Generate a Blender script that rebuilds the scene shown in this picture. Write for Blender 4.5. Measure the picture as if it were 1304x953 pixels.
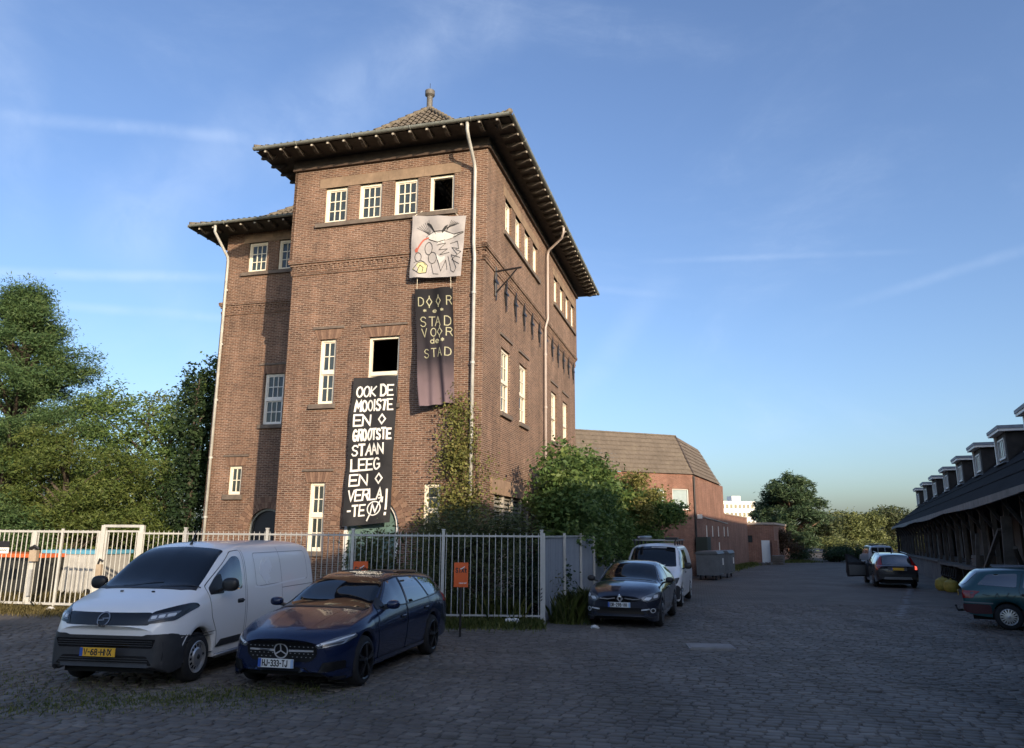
import bpy, math, random
import numpy as np
from mathutils import Vector, Matrix, geometry
from mathutils.bvhtree import BVHTree
R = math.radians
random.seed(7); RNG = np.random.default_rng(7)
for o in list(bpy.data.objects): bpy.data.objects.remove(o)
S = bpy.context.scene
COL = S.collection

# ---------------------------------------------------------------- camera
PITCH, ROLL, EYE = 0.209549, 0.0069989, 2.13
cam = bpy.data.cameras.new('camera'); cam.sensor_width = 36; cam.lens = 946.86/1304*36
cam.clip_start = .1; cam.clip_end = 3000
co = bpy.data.objects.new('camera', cam); COL.objects.link(co)
_cp, _sp, _c, _s = math.cos(PITCH), math.sin(PITCH), math.cos(ROLL), math.sin(ROLL)
_f = Vector((0, _cp, _sp)); _u = Vector((0, -_sp, _cp)); _r = Vector((1, 0, 0))
_r2 = _r*_c+_u*_s; _u2 = _u*_c-_r*_s
co.matrix_world = Matrix(((_r2.x, _u2.x, -_f.x, 0), (_r2.y, _u2.y, -_f.y, 0), (_r2.z, _u2.z, -_f.z, EYE), (0, 0, 0, 1)))
S.camera = co

# ---------------------------------------------------------------- sun and sky
SUN_EL = R(15.0)
TX, TY = -0.455, 0.890                      # direction the sunlight travels over the ground
sun = bpy.data.lights.new('sun', 'SUN'); sun.energy = 3.9; sun.angle = R(.53); sun.color = (1, .80, .58)
so = bpy.data.objects.new('sun', sun); COL.objects.link(so)
so.rotation_euler = Vector((TX*math.cos(SUN_EL), TY*math.cos(SUN_EL), -math.sin(SUN_EL))).to_track_quat('-Z', 'Y').to_euler()
so.location = (30, -40, 60)
w = bpy.data.worlds.new('World'); S.world = w; w.use_nodes = True
nt = w.node_tree; nt.nodes.clear()
def N(t, **k):
    n = nt.nodes.new(t)
    for a, b in k.items(): setattr(n, a, b)
    return n
def LK(a, b): nt.links.new(a, b)
sky = N('ShaderNodeTexSky'); sky.sky_type = 'NISHITA'; sky.sun_disc = False
sky.sun_elevation = SUN_EL; sky.sun_rotation = math.atan2(-TX, -TY)
sky.altitude = 0; sky.air_density = 1.0; sky.dust_density = 2.2; sky.ozone_density = 3.8
tc = N('ShaderNodeTexCoord')
def M2(op, a, b=None, c=None):
    n = N('ShaderNodeMath', operation=op)
    for i, v in enumerate((a, b, c)):
        if v is None: continue
        if isinstance(v, (int, float)): n.inputs[i].default_value = v
        else: LK(v, n.inputs[i])
    return n.outputs[0]
def DOT(v):
    n = N('ShaderNodeVectorMath', operation='DOT_PRODUCT'); LK(tc.outputs['Generated'], n.inputs[0]); n.inputs[1].default_value = v
    return n.outputs['Value']
def NOISE(scale, sc3=(1, 1, 1), detail=6, rough=.6, dist=0, rot=(0, 0, 0)):
    mp = N('ShaderNodeMapping'); mp.inputs['Scale'].default_value = sc3; mp.inputs['Rotation'].default_value = rot
    LK(tc.outputs['Generated'], mp.inputs[0])
    n = N('ShaderNodeTexNoise'); n.inputs['Scale'].default_value = scale; n.inputs['Detail'].default_value = detail
    n.inputs['Roughness'].default_value = rough; n.inputs['Distortion'].default_value = dist
    LK(mp.outputs[0], n.inputs['Vector']); return n.outputs['Fac']
def RAMP(v, a, b):
    n = N('ShaderNodeMapRange', interpolation_type='SMOOTHSTEP'); LK(v, n.inputs[0]); n.inputs[1].default_value = a; n.inputs[2].default_value = b
    return n.outputs[0]
def pxdir(x, y):
    d = _r2*((x-652)/946.86)-_u2*((y-476.5)/946.86)+_f
    return d.normalized()
cirrus = M2('MULTIPLY', RAMP(NOISE(2.2, (1, 1, 2.2), 8, .62, .6), .46, .88), .22)
fine = RAMP(NOISE(9, (1, .5, 1.6), 8, .7, .8, (0, .5, .4)), .3, .8)
cloud = M2('MULTIPLY', cirrus, M2('ADD', fine, .35))
def trail(p, q, width, amt, soft=1.0):
    """a condensation trail: a band about a great circle of the sky, ended at both sides"""
    global cloud
    a, b = pxdir(*p), pxdir(*q); n = a.cross(b).normalized(); m = (a+b).normalized(); half = a.dot(m)
    d = M2('ABSOLUTE', M2('ADD', DOT(n), M2('MULTIPLY', M2('SUBTRACT', NOISE(5, detail=4), .5), width*1.2)))
    band = M2('SUBTRACT', 1, RAMP(d, 0, width))
    ends = RAMP(DOT(m), half-.012, half+.012)
    brk = RAMP(NOISE(14, detail=5, dist=.4), .25, .75)
    t = M2('MULTIPLY', M2('MULTIPLY', band, ends), M2('MULTIPLY', M2('ADD', brk, .25), amt*.52))
    cloud = M2('ADD', cloud, t)
trail((20, 150), (300, 176), .012, .34); trail((-120, 346), (275, 352), .010, .34); trail((55, 386), (290, 404), .009, .34)
trail((860, 332), (1110, 322), .006, .22); trail((1130, 372), (1330, 312), .010, .26); trail((120, 300), (650, 10), .07, .26)
trail((-10, 0), (25, 250), .05, .34); trail((740, 500), (815, 395), .03, .22); trail((700, 365), (800, 372), .008, .2); trail((200, 330), (250, 420), .05, .2)
mx = N('ShaderNodeMix', data_type='RGBA'); LK(M2('MINIMUM', cloud, .9), mx.inputs[0]); hs = N('ShaderNodeHueSaturation'); hs.inputs['Saturation'].default_value = .97; hs.inputs['Hue'].default_value = .506; LK(sky.outputs[0], hs.inputs['Color']); LK(hs.outputs[0], mx.inputs[6]); mx.inputs[7].default_value = (3.6, 4.2, 5.2, 1)
bg = N('ShaderNodeBackground'); bg.inputs[1].default_value = .146; LK(mx.outputs[2], bg.inputs[0])
wo = N('ShaderNodeOutputWorld'); LK(bg.outputs[0], wo.inputs[0])
S.view_settings.view_transform = 'Standard'; S.view_settings.look = 'None'; S.view_settings.gamma = 1
S.view_settings.use_curve_mapping = False; S.view_settings.exposure = 0.78
S.render.engine = 'CYCLES'

# ---------------------------------------------------------------- site frames
AZ = -0.260468
UA = Vector((math.cos(AZ), math.sin(AZ))); UB = Vector((-math.sin(AZ), math.cos(AZ)))
BC = Vector((-.89, 21.8))                     # near corner of the tower building
WD = Vector((.4006, .9163)); WN = Vector((-.9163, .4006)); WSL = -0.0097828
WAZ = math.atan2(WD.y, WD.x)
def gz(x, y):
    a = x*WD.x+y*WD.y
    return WSL*min(max(a-14, 0), 60)
def AP(along, perp): return WD*along+WN*perp   # road frame: along the lane, sideways to the left

# ---------------------------------------------------------------- materials
MATS = {}
def rgb(c): return (c[0], c[1], c[2], 1)
def mat(name, col, rough=.6, metal=0., spec=.5, var=0., vscale=3., bump=0., bscale=40., col2=None, coat=0., mscale=None, trans=0.):
    """plain principled material with noise-driven tint (var / col2) and fine relief (bump)"""
    if name in MATS: return MATS[name]
    m = bpy.data.materials.new(name); m.use_nodes = True; t = m.node_tree; b = t.nodes['Principled BSDF']
    b.inputs['Base Color'].default_value = rgb(col); b.inputs['Roughness'].default_value = rough
    b.inputs['Metallic'].default_value = metal; b.inputs['Specular IOR Level'].default_value = spec
    if coat: b.inputs['Coat Weight'].default_value = coat; b.inputs['Coat Roughness'].default_value = .03
    tcn = t.nodes.new('ShaderNodeTexCoord')
    if var or col2:
        n = t.nodes.new('ShaderNodeTexNoise'); n.inputs['Scale'].default_value = vscale; n.inputs['Detail'].default_value = 6; n.inputs['Roughness'].default_value = .65
        t.links.new(tcn.outputs['Object'], n.inputs['Vector'])
        mr = t.nodes.new('ShaderNodeMapRange'); mr.inputs[1].default_value = .3; mr.inputs[2].default_value = .7; t.links.new(n.outputs['Fac'], mr.inputs[0])
        mixn = t.nodes.new('ShaderNodeMix'); mixn.data_type = 'RGBA'
        c2 = col2 or tuple(max(0, c*(1-var)) for c in col); c1 = col if col2 else tuple(min(1, c*(1+var)) for c in col)
        mixn.inputs[6].default_value = rgb(c1); mixn.inputs[7].default_value = rgb(c2)
        t.links.new(mr.outputs[0], mixn.inputs[0]); t.links.new(mixn.outputs[2], b.inputs['Base Color'])
        rr = t.nodes.new('ShaderNodeMapRange'); rr.inputs[3].default_value = max(.02, rough-.08); rr.inputs[4].default_value = min(1, rough+.08)
        t.links.new(n.outputs['Fac'], rr.inputs[0]); t.links.new(rr.outputs[0], b.inputs['Roughness'])
    if bump:
        n2 = t.nodes.new('ShaderNodeTexNoise'); n2.inputs['Scale'].default_value = bscale; n2.inputs['Detail'].default_value = 4
        t.links.new(tcn.outputs['Object'], n2.inputs['Vector'])
        bp = t.nodes.new('ShaderNodeBump'); bp.inputs['Strength'].default_value = bump; bp.inputs['Distance'].default_value = .02
        t.links.new(n2.outputs['Fac'], bp.inputs['Height']); t.links.new(bp.outputs[0], b.inputs['Normal'])
    MATS[name] = m; return m

def brick_mat(name, c1, c2, mortar, bw=.22, rh=.064, mo=.010, soil=None, dark=.55, yk=1.0):
    m = bpy.data.materials.new(name); m.use_nodes = True; t = m.node_tree; b = t.nodes['Principled BSDF']; b.inputs['Roughness'].default_value = .88
    b.inputs['Specular IOR Level'].default_value = .25
    tcn = t.nodes.new('ShaderNodeTexCoord'); sp = t.nodes.new('ShaderNodeSeparateXYZ'); t.links.new(tcn.outputs['Object'], sp.inputs[0])
    ad = t.nodes.new('ShaderNodeMath'); ad.operation = 'MULTIPLY_ADD'; ad.inputs[1].default_value = yk; t.links.new(sp.outputs[1], ad.inputs[0]); t.links.new(sp.outputs[0], ad.inputs[2])
    cb = t.nodes.new('ShaderNodeCombineXYZ'); t.links.new(ad.outputs[0], cb.inputs[0]); t.links.new(sp.outputs[2], cb.inputs[1])
    wob = t.nodes.new('ShaderNodeTexNoise'); wob.inputs['Scale'].default_value = 2.5; t.links.new(cb.outputs[0], wob.inputs['Vector'])
    wm = t.nodes.new('ShaderNodeVectorMath'); wm.operation = 'MULTIPLY_ADD'; wm.inputs[1].default_value = (.012, .012, 0); t.links.new(wob.outputs['Color'], wm.inputs[0]); t.links.new(cb.outputs[0], wm.inputs[2])
    def br(ca, cbb):
        n = t.nodes.new('ShaderNodeTexBrick'); n.inputs['Scale'].default_value = 1; n.inputs['Brick Width'].default_value = bw; n.inputs['Row Height'].default_value = rh
        n.inputs['Mortar Size'].default_value = mo; n.inputs['Mortar Smooth'].default_value = .15; n.inputs['Bias'].default_value = 0
        n.inputs['Color1'].default_value = rgb(ca); n.inputs['Color2'].default_value = rgb(cbb); n.inputs['Mortar'].default_value = rgb(mortar)
        t.links.new(wm.outputs[0], n.inputs['Vector']); return n
    n1 = br(c1, c2)
    def nz(s, det=5, sc=None):
        n = t.nodes.new('ShaderNodeTexNoise'); n.inputs['Scale'].default_value = s; n.inputs['Detail'].default_value = det; n.inputs['Roughness'].default_value = .65
        if sc:
            mp = t.nodes.new('ShaderNodeMapping'); mp.inputs['Scale'].default_value = sc; t.links.new(cb.outputs[0], mp.inputs[0]); t.links.new(mp.outputs[0], n.inputs['Vector'])
        else: t.links.new(cb.outputs[0], n.inputs['Vector'])
        return n.outputs['Fac']
    def mulc(src, fac, lo, hi, a=.3, bb=.7):
        mr = t.nodes.new('ShaderNodeMapRange'); mr.inputs[1].default_value = a; mr.inputs[2].default_value = bb; mr.inputs[3].default_value = lo; mr.inputs[4].default_value = hi
        t.links.new(fac, mr.inputs[0]); mm = t.nodes.new('ShaderNodeMix'); mm.data_type = 'RGBA'; mm.blend_type = 'MULTIPLY'; mm.inputs[0].default_value = 1
        t.links.new(src, mm.inputs[6]); t.links.new(mr.outputs[0], mm.inputs[7]); return mm.outputs[2]
    c = mulc(n1.outputs['Color'], nz(13, 3, (1, 3.4, 1)), dark, 1.25)
    c = mulc(c, nz(.55, 6), .70, 1.16); c = mulc(c, nz(1.6, 6, (1.5, .18, 1)), .74, 1.12); c = mulc(c, nz(5, 2, (1, 2.5, 1)), .86, 1.1)
    if soil:
        ms = t.nodes.new('ShaderNodeMix'); ms.data_type = 'RGBA'; mr = t.nodes.new('ShaderNodeMapRange'); mr.inputs[1].default_value = .58; mr.inputs[2].default_value = .75; mr.inputs[4].default_value = .55
        t.links.new(nz(.9, 7), mr.inputs[0]); t.links.new(mr.outputs[0], ms.inputs[0]); t.links.new(c, ms.inputs[6]); ms.inputs[7].default_value = rgb(soil); c = ms.outputs[2]
    t.links.new(c, b.inputs['Base Color'])
    bp = t.nodes.new('ShaderNodeBump'); bp.inputs['Strength'].default_value = .8; bp.inputs['Distance'].default_value = .012; bp.invert = True
    t.links.new(n1.outputs['Fac'], bp.inputs['Height']); t.links.new(bp.outputs[0], b.inputs['Normal'])
    MATS[name] = m; return m

def leaf_mat(name, c1, c2, c3, trans=.35, rough=.55):
    """leaf colour from the per-leaf 'tint' attribute, with some light let through"""
    m = bpy.data.materials.new(name); m.use_nodes = True; t = m.node_tree; b = t.nodes['Principled BSDF']; b.inputs['Roughness'].default_value = rough; b.inputs['Specular IOR Level'].default_value = .3
    at = t.nodes.new('ShaderNodeAttribute'); at.attribute_name = 'tint'
    cr = t.nodes.new('ShaderNodeValToRGB'); e = cr.color_ramp.elements; e[0].position = 0; e[0].color = rgb(c1); e[1].position = 1; e[1].color = rgb(c3)
    x = e.new(.5); x.color = rgb(c2); t.links.new(at.outputs['Fac'], cr.inputs[0]); t.links.new(cr.outputs[0], b.inputs['Base Color'])
    tr = t.nodes.new('ShaderNodeBsdfTranslucent'); t.links.new(cr.outputs[0], tr.inputs[0])
    mx = t.nodes.new('ShaderNodeMixShader'); mx.inputs[0].default_value = trans; out = t.nodes['Material Output']
    t.links.new(b.outputs[0], mx.inputs[1]); t.links.new(tr.outputs[0], mx.inputs[2]); t.links.new(mx.outputs[0], out.inputs[0])
    MATS[name] = m; return m

# ---------------------------------------------------------------- mesh helpers
class MB:
    def __init__(s): s.v = []; s.f = []; s.m = []
    def add(s, vs, fs, mi=0):
        o = len(s.v); s.v += [tuple(p) for p in vs]; s.f += [tuple(o+i for i in f) for f in fs]; s.m += [mi]*len(fs); return s
    def box(s, x0, x1, y0, y1, z0, z1, mi=0):
        return s.add([(x0, y0, z0), (x1, y0, z0), (x1, y1, z0), (x0, y1, z0), (x0, y0, z1), (x1, y0, z1), (x1, y1, z1), (x0, y1, z1)],
                     [(3, 2, 1, 0), (4, 5, 6, 7), (0, 1, 5, 4), (1, 2, 6, 5), (2, 3, 7, 6), (3, 0, 4, 7)], mi)
    def cbox(s, c, d, mi=0, mx=None):
        x, y, z = (q/2 for q in d); vs = [Vector(p) for p in ((-x, -y, -z), (x, -y, -z), (x, y, -z), (-x, y, -z), (-x, -y, z), (x, -y, z), (x, y, z), (-x, y, z))]
        if mx: vs = [mx @ v for v in vs]
        return s.add([v+Vector(c) for v in vs], [(3, 2, 1, 0), (4, 5, 6, 7), (0, 1, 5, 4), (1, 2, 6, 5), (2, 3, 7, 6), (3, 0, 4, 7)], mi)
    def bar(s, p, q, wx, wz, mi=0, up=(0, 0, 1)):
        p, q = Vector(p), Vector(q); d = (q-p).normalized(); u = Vector(up)
        if abs(d.dot(u)) > .98: u = Vector((1, 0, 0))
        a = d.cross(u).normalized()*wx/2; b = a.cross(d).normalized()*wz/2
        vs = [p-a-b, p+a-b, p+a+b, p-a+b, q-a-b, q+a-b, q+a+b, q-a+b]
        return s.add(vs, [(3, 2, 1, 0), (4, 5, 6, 7), (0, 1, 5, 4), (1, 2, 6, 5), (2, 3, 7, 6), (3, 0, 4, 7)], mi)
    def tube(s, pts, r, n=8, mi=0, caps=True):
        pts = [Vector(p) for p in pts]; rs = r if isinstance(r, (list, tuple)) else [r]*len(pts); o = len(s.v); ref = None
        for i, p in enumerate(pts):
            d = (pts[min(i+1, len(pts)-1)]-pts[max(i-1, 0)]).normalized()
            if ref is None: ref = Vector((1, 0, 0)) if abs(d.x) < .9 else Vector((0, 1, 0))
            a = (ref-d*ref.dot(d)).normalized(); b = d.cross(a); ref = a
            for k in range(n):
                t = 2*math.pi*k/n; s.v.append(tuple(p+(a*math.cos(t)+b*math.sin(t))*rs[i]))
        for i in range(len(pts)-1):
            for k in range(n):
                k2 = (k+1) % n; s.f.append((o+i*n+k, o+i*n+k2, o+(i+1)*n+k2, o+(i+1)*n+k)); s.m.append(mi)
        if caps:
            s.f.append(tuple(o+k for k in reversed(range(n)))); s.m.append(mi); e = o+(len(pts)-1)*n; s.f.append(tuple(e+k for k in range(n))); s.m.append(mi)
        return s
    def prism(s, poly, fn, d0, d1, mi=0):
        """poly of (u,v) extruded in depth by fn(u,v,d)->xyz"""
        n = len(poly); vs = [fn(u, v, d0) for u, v in poly]+[fn(u, v, d1) for u, v in poly]
        fs = [tuple(range(n)), tuple(range(2*n-1, n-1, -1))]+[((i+1) % n, i, n+i, n+(i+1) % n) for i in range(n)]
        return s.add(vs, fs, mi)
    def lathe(s, prof, n=16, axis='z', c=(0, 0, 0), mi=0):
        o = len(s.v); P = len(prof)
        for k in range(n):
            t = 2*math.pi*k/n; ca, sa = math.cos(t), math.sin(t)
            for r, h in prof:
                q = (r*ca, r*sa, h) if axis == 'z' else (r*ca, h, r*sa) if axis == 'y' else (h, r*ca, r*sa)
                s.v.append((q[0]+c[0], q[1]+c[1], q[2]+c[2]))
        for k in range(n):
            k2 = (k+1) % n
            for i in range(P-1): s.f.append((o+k*P+i, o+k2*P+i, o+k2*P+i+1, o+k*P+i+1)); s.m.append(mi)
        return s
    def build(s, name, mats=None, parent=None, smooth=False):
        me = bpy.data.meshes.new(name); me.from_pydata(s.v, [], s.f)
        ml = mats if isinstance(mats, (list, tuple)) else [mats]
        for m in ml:
            if m: me.materials.append(m)
        if len(ml) > 1: me.polygons.foreach_set('material_index', s.m)
        if smooth is True: me.polygons.foreach_set('use_smooth', [True]*len(me.polygons))
        me.update()
        if smooth == 'auto':
            me.polygons.foreach_set('use_smooth', [True]*len(me.polygons)); me.set_sharp_from_angle(angle=R(38))
        return link(name, me, parent)
def link(name, me, parent=None):
    o = bpy.data.objects.new(name, me); COL.objects.link(o)
    if parent: o.parent = parent
    return o
def tag(o, label=None, cat=None, group=None, kind=None):
    for k, v in (('label', label), ('category', cat), ('group', group), ('kind', kind)):
        if v: o[k] = v
    return o
def thing(name, loc, rz=0, label=None, cat=None, group=None, rx=0):
    o = bpy.data.objects.new(name, None); COL.objects.link(o); o.location = loc; o.rotation_euler = (rx, 0, rz); o.empty_display_size = .3
    return tag(o, label, cat, group)
def copy_tree(o, parent=None):
    c = o.copy(); COL.objects.link(c); c.parent = parent
    for ch in list(o.children): copy_tree(ch, c)
    return c
def np_mesh(name, V, F, mats, parent=None, smooth=False, tint=None, mi=None):
    """V (n,3), F (m,k) numpy -> object"""
    me = bpy.data.meshes.new(name); k = F.shape[1]
    me.vertices.add(len(V)); me.vertices.foreach_set('co', np.ascontiguousarray(V, dtype=np.float32).ravel())
    me.loops.add(F.size); me.loops.foreach_set('vertex_index', np.ascontiguousarray(F, dtype=np.int32).ravel())
    me.polygons.add(len(F)); me.polygons.foreach_set('loop_start', np.arange(0, F.size, k, dtype=np.int32)); me.polygons.foreach_set('loop_total', np.full(len(F), k, dtype=np.int32))
    for m in (mats if isinstance(mats, (list, tuple)) else [mats]): me.materials.append(m)
    if mi is not None: me.polygons.foreach_set('material_index', mi.astype(np.int32))
    if smooth: me.polygons.foreach_set('use_smooth', np.ones(len(F), dtype=bool))
    if tint is not None:
        a = me.attributes.new('tint', 'FLOAT', 'POINT'); a.data.foreach_set('value', tint.astype(np.float32))
    me.update(calc_edges=True); return link(name, me, parent)

# ---------------------------------------------------------------- hand lettering (strokes on a 0..1 grid)
def arc(cx, cy, rx, ry, a0, a1, n=10): return [(cx+rx*math.cos(R(a0+(a1-a0)*i/n)), cy+ry*math.sin(R(a0+(a1-a0)*i/n))) for i in range(n+1)]
GL = {
 'A': [[(0, 0), (.5, 1), (1, 0)], [(.2, .38), (.8, .38)]], 'B': [[(0, 0), (0, 1), (.7, 1), (.9, .78), (.7, .53), (0, .53)], [(.7, .53), (1, .27), (.75, 0), (0, 0)]],
 'C': [arc(.55, .5, .5, .5, 50, 310)], 'D': [[(0, 0), (0, 1), (.5, 1), (.9, .8), (1, .5), (.9, .2), (.5, 0), (0, 0)]], 'E': [[(1, 1), (0, 1), (0, 0), (1, 0)], [(0, .5), (.8, .5)]],
 'F': [[(1, 1), (0, 1), (0, 0)], [(0, .52), (.8, .52)]], 'G': [arc(.52, .5, .48, .5, 45, 300, 12)+[(1, .2), (1, .45), (.6, .45)]], 'H': [[(0, 0), (0, 1)], [(1, 0), (1, 1)], [(0, .5), (1, .5)]],
 'I': [[(.5, 0), (.5, 1)]], 'J': [[(.9, 1), (.9, .25), (.65, 0), (.3, 0), (.05, .25)]], 'K': [[(0, 0), (0, 1)], [(1, 1), (.05, .48), (1, 0)]], 'L': [[(0, 1), (0, 0), (1, 0)]],
 'M': [[(0, 0), (.08, 1), (.5, .35), (.92, 1), (1, 0)]], 'N': [[(0, 0), (0, 1), (1, 0), (1, 1)]], 'O': [arc(.5, .5, .5, .5, 90, 450, 14)], 'P': [[(0, 0), (0, 1), (.7, 1), (1, .78), (.7, .5), (0, .5)]],
 'Q': [arc(.5, .5, .5, .5, 90, 450, 14), [(.6, .3), (1, -.05)]], 'R': [[(0, 0), (0, 1), (.7, 1), (.95, .76), (.7, .52), (0, .52)], [(.5, .52), (1, 0)]], 'S': [[(.95, .85), (.7, 1), (.3, 1), (.05, .8), (.2, .58), (.8, .43), (.97, .22), (.72, 0), (.28, 0), (.02, .17)]],
 'T': [[(0, 1), (1, 1)], [(.5, 1), (.5, 0)]], 'U': [[(0, 1), (0, .25), (.3, 0), (.7, 0), (1, .25), (1, 1)]], 'V': [[(0, 1), (.5, 0), (1, 1)]], 'W': [[(0, 1), (.25, 0), (.5, .7), (.75, 0), (1, 1)]], 'X': [[(0, 0), (1, 1)], [(0, 1), (1, 0)]],
 'Z': [[(0, 1), (1, 1), (0, 0), (1, 0)]], '-': [[(.15, .5), (.85, .5)]], '!': [[(.5, 1), (.5, .32)], [(.5, .12), (.5, .02)]], '.': [[(.45, .02), (.55, .02)]], '*': [[(.5, .2), (.5, .8)], [(.2, .35), (.8, .65)], [(.2, .65), (.8, .35)]],
 '<': [[(.5, 1), (1, .5), (.5, 0), (0, .5), (.5, 1)]], '0': [arc(.5, .5, .45, .5, 90, 450, 12)], '1': [[(.2, .8), (.55, 1), (.55, 0)]], '2': [[(.05, .8), (.3, 1), (.7, 1), (.92, .75), (.05, 0), (1, 0)]],
 '3': [[(.05, .9), (.4, 1), (.85, .88), (.85, .65), (.45, .53), (.9, .38), (.9, .12), (.45, 0), (.02, .1)]], '4': [[(.75, 0), (.75, 1), (0, .3), (1, .3)]], '6': [[(.85, .95), (.4, .9), (.05, .4), (.15, .08), (.5, 0), (.9, .15), (.9, .45), (.5, .58), (.1, .4)]],
 '8': [arc(.5, .75, .38, .25, 90, 450, 10), arc(.5, .26, .46, .27, 90, 450, 10)], '9': [[(.15, .05), (.6, .1), (.95, .6), (.85, .92), (.5, 1), (.1, .85), (.1, .55), (.5, .42), (.9, .6)]],
 'd': [[(.9, 1), (.9, 0)], arc(.48, .32, .42, .32, 20, 340, 10)], 'e': [[(.05, .33), (.95, .33)]+arc(.5, .33, .45, .33, 10, 310, 9)], 'r': [[(.2, 0), (.2, .6)], [(.2, .4), (.5, .62), (.9, .58)]], 's': [[(.9, .58), (.4, .66), (.1, .5), (.85, .2), (.5, 0), (.05, .08)]],
 'v': [[(.05, .65), (.5, 0), (.95, .65)]], 'i': [[(.5, 0), (.5, .65)], [(.5, .85), (.5, .9)]], 'x': [[(.05, 0), (.95, .65)], [(.05, .65), (.95, 0)]], 't': [[(.45, .95), (.45, .1), (.8, 0)], [(.1, .65), (.85, .65)]],
}
def ribbon(mb, pts, width, fn, d=0.0, thick=.002, mi=0):
    """flat painted stroke: pts in (u,v), fn(u,v,d)->xyz"""
    P = [Vector(p) for p in pts]
    if len(P) < 2: return
    closed = (P[0]-P[-1]).length < 1e-5; L = []; Rr = []
    for i, p in enumerate(P):
        a = P[i]-P[i-1] if i > 0 else (P[0]-P[-2] if closed else P[1]-P[0]); b = P[i+1]-p if i < len(P)-1 else (P[1]-P[0] if closed else P[i]-P[i-1])
        a = a.normalized(); b = b.normalized(); t = (a+b)
        t = t.normalized() if t.length > .2 else a
        n = Vector((-t.y, t.x)); k = width/2/max(.55, abs(n.dot(Vector((-a.y, a.x)))))
        ext = Vector((0, 0))
        if not closed and i == 0: ext = -t*width*.35
        if not closed and i == len(P)-1: ext = t*width*.35
        L.append(p+n*k+ext); Rr.append(p-n*k+ext)
    o = len(mb.v); n = len(P)
    for q in L: mb.v.append(tuple(fn(q.x, q.y, d)))
    for q in Rr: mb.v.append(tuple(fn(q.x, q.y, d)))
    for i in range(n-1): mb.f.append((o+i, o+n+i, o+n+i+1, o+i+1)); mb.m.append(mi)
def write(mb, text, u0, v0, cw, ch, gap, width, fn, d=0., jit=0., rnd=random, mi=0):
    u = u0
    for ch_ in text:
        if ch_ == ' ': u += cw*.6+gap; continue
        wd = cw*(.3 if ch_ in 'I!.' else .75 if ch_ in '<*-' else 1.15 if ch_ in 'MW' else 1.0)
        hj = 1+rnd.uniform(-jit, jit); vj = rnd.uniform(-jit, jit)*ch*.5; sk = rnd.uniform(-jit, jit)*.4
        for st in GL[ch_]:
            pts = [(u+(p[0] if ch_ not in 'I!.' else p[0])*wd+sk*p[1]*cw+rnd.uniform(-jit, jit)*cw*.12, v0+vj+p[1]*ch*hj+rnd.uniform(-jit, jit)*ch*.06) for p in st]
            if (Vector(st[0])-Vector(st[-1])).length < 1e-5: pts[-1] = pts[0]
            ribbon(mb, pts, width*(1+rnd.uniform(-jit, jit)), fn, d, mi=mi)
        u += wd+gap
    return u
def inside(p, poly):
    x, y = p; c = False; j = len(poly)-1
    for i in range(len(poly)):
        if (poly[i][1] > y) != (poly[j][1] > y) and x < (poly[j][0]-poly[i][0])*(y-poly[i][1])/(poly[j][1]-poly[i][1])+poly[i][0]: c = not c
        j = i
    return c
def cdt(outer, holes=(), extra=()):
    """triangulate a polygon with holes (2D)"""
    vs = []; es = []
    for lp in [outer]+list(holes):
        o = len(vs); vs += [Vector(p) for p in lp]; es += [(o+i, o+(i+1) % len(lp)) for i in range(len(lp))]
    vs += [Vector(p) for p in extra]
    r = geometry.delaunay_2d_cdt(vs, es, [], 0, 1e-5); V, Fc = r[0], r[2]; keep = []
    for f in Fc:
        c = sum((V[i] for i in f), Vector((0, 0)))/len(f)
        if inside(c, outer) and not any(inside(c, h) for h in holes): keep.append(tuple(f))
    return [(v.x, v.y) for v in V], keep
# ================================================================ GROUND
BRICK = brick_mat('brown_brick', (.250, .134, .086), (.120, .063, .043), (.35, .27, .21), mo=.012, soil=(.115, .08, .065), dark=.5)
REDB = brick_mat('red_brick', (.285, .135, .092), (.215, .092, .064), (.34, .25, .20), bw=.22, rh=.065, mo=.009, dark=.72, yk=-.55)
STONE = mat('sandstone', (.225, .16, .108), .85, var=.32, vscale=2.2, bump=.3)
SILL = mat('dark_stone', (.13, .105, .085), .8, var=.3, vscale=4, bump=.2)
CREAM = mat('cream_paint', (.78, .72, .58), .45, var=.06, vscale=6)
WHITEP = mat('white_paint', (.74, .73, .69), .45, var=.08, vscale=5)
PANE = mat('window_glass', (.035, .045, .045), .06, spec=.8, var=.35, vscale=.9)
DARK = mat('shade_black', (.012, .012, .012), .9)  # near-black colour that paints in the shade inside openings
ZINC = mat('weathered_zinc', (.22, .235, .215), .5, metal=.2, var=.25, vscale=3)
TIMBER = mat('dark_timber', (.035, .028, .022), .7, var=.3, vscale=5)
BLACKM = mat('black_metal', (.015, .015, .017), .45, var=.2)
PIPE = mat('pale_pipe', (.42, .42, .39), .5, var=.22, vscale=2.5)

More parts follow.
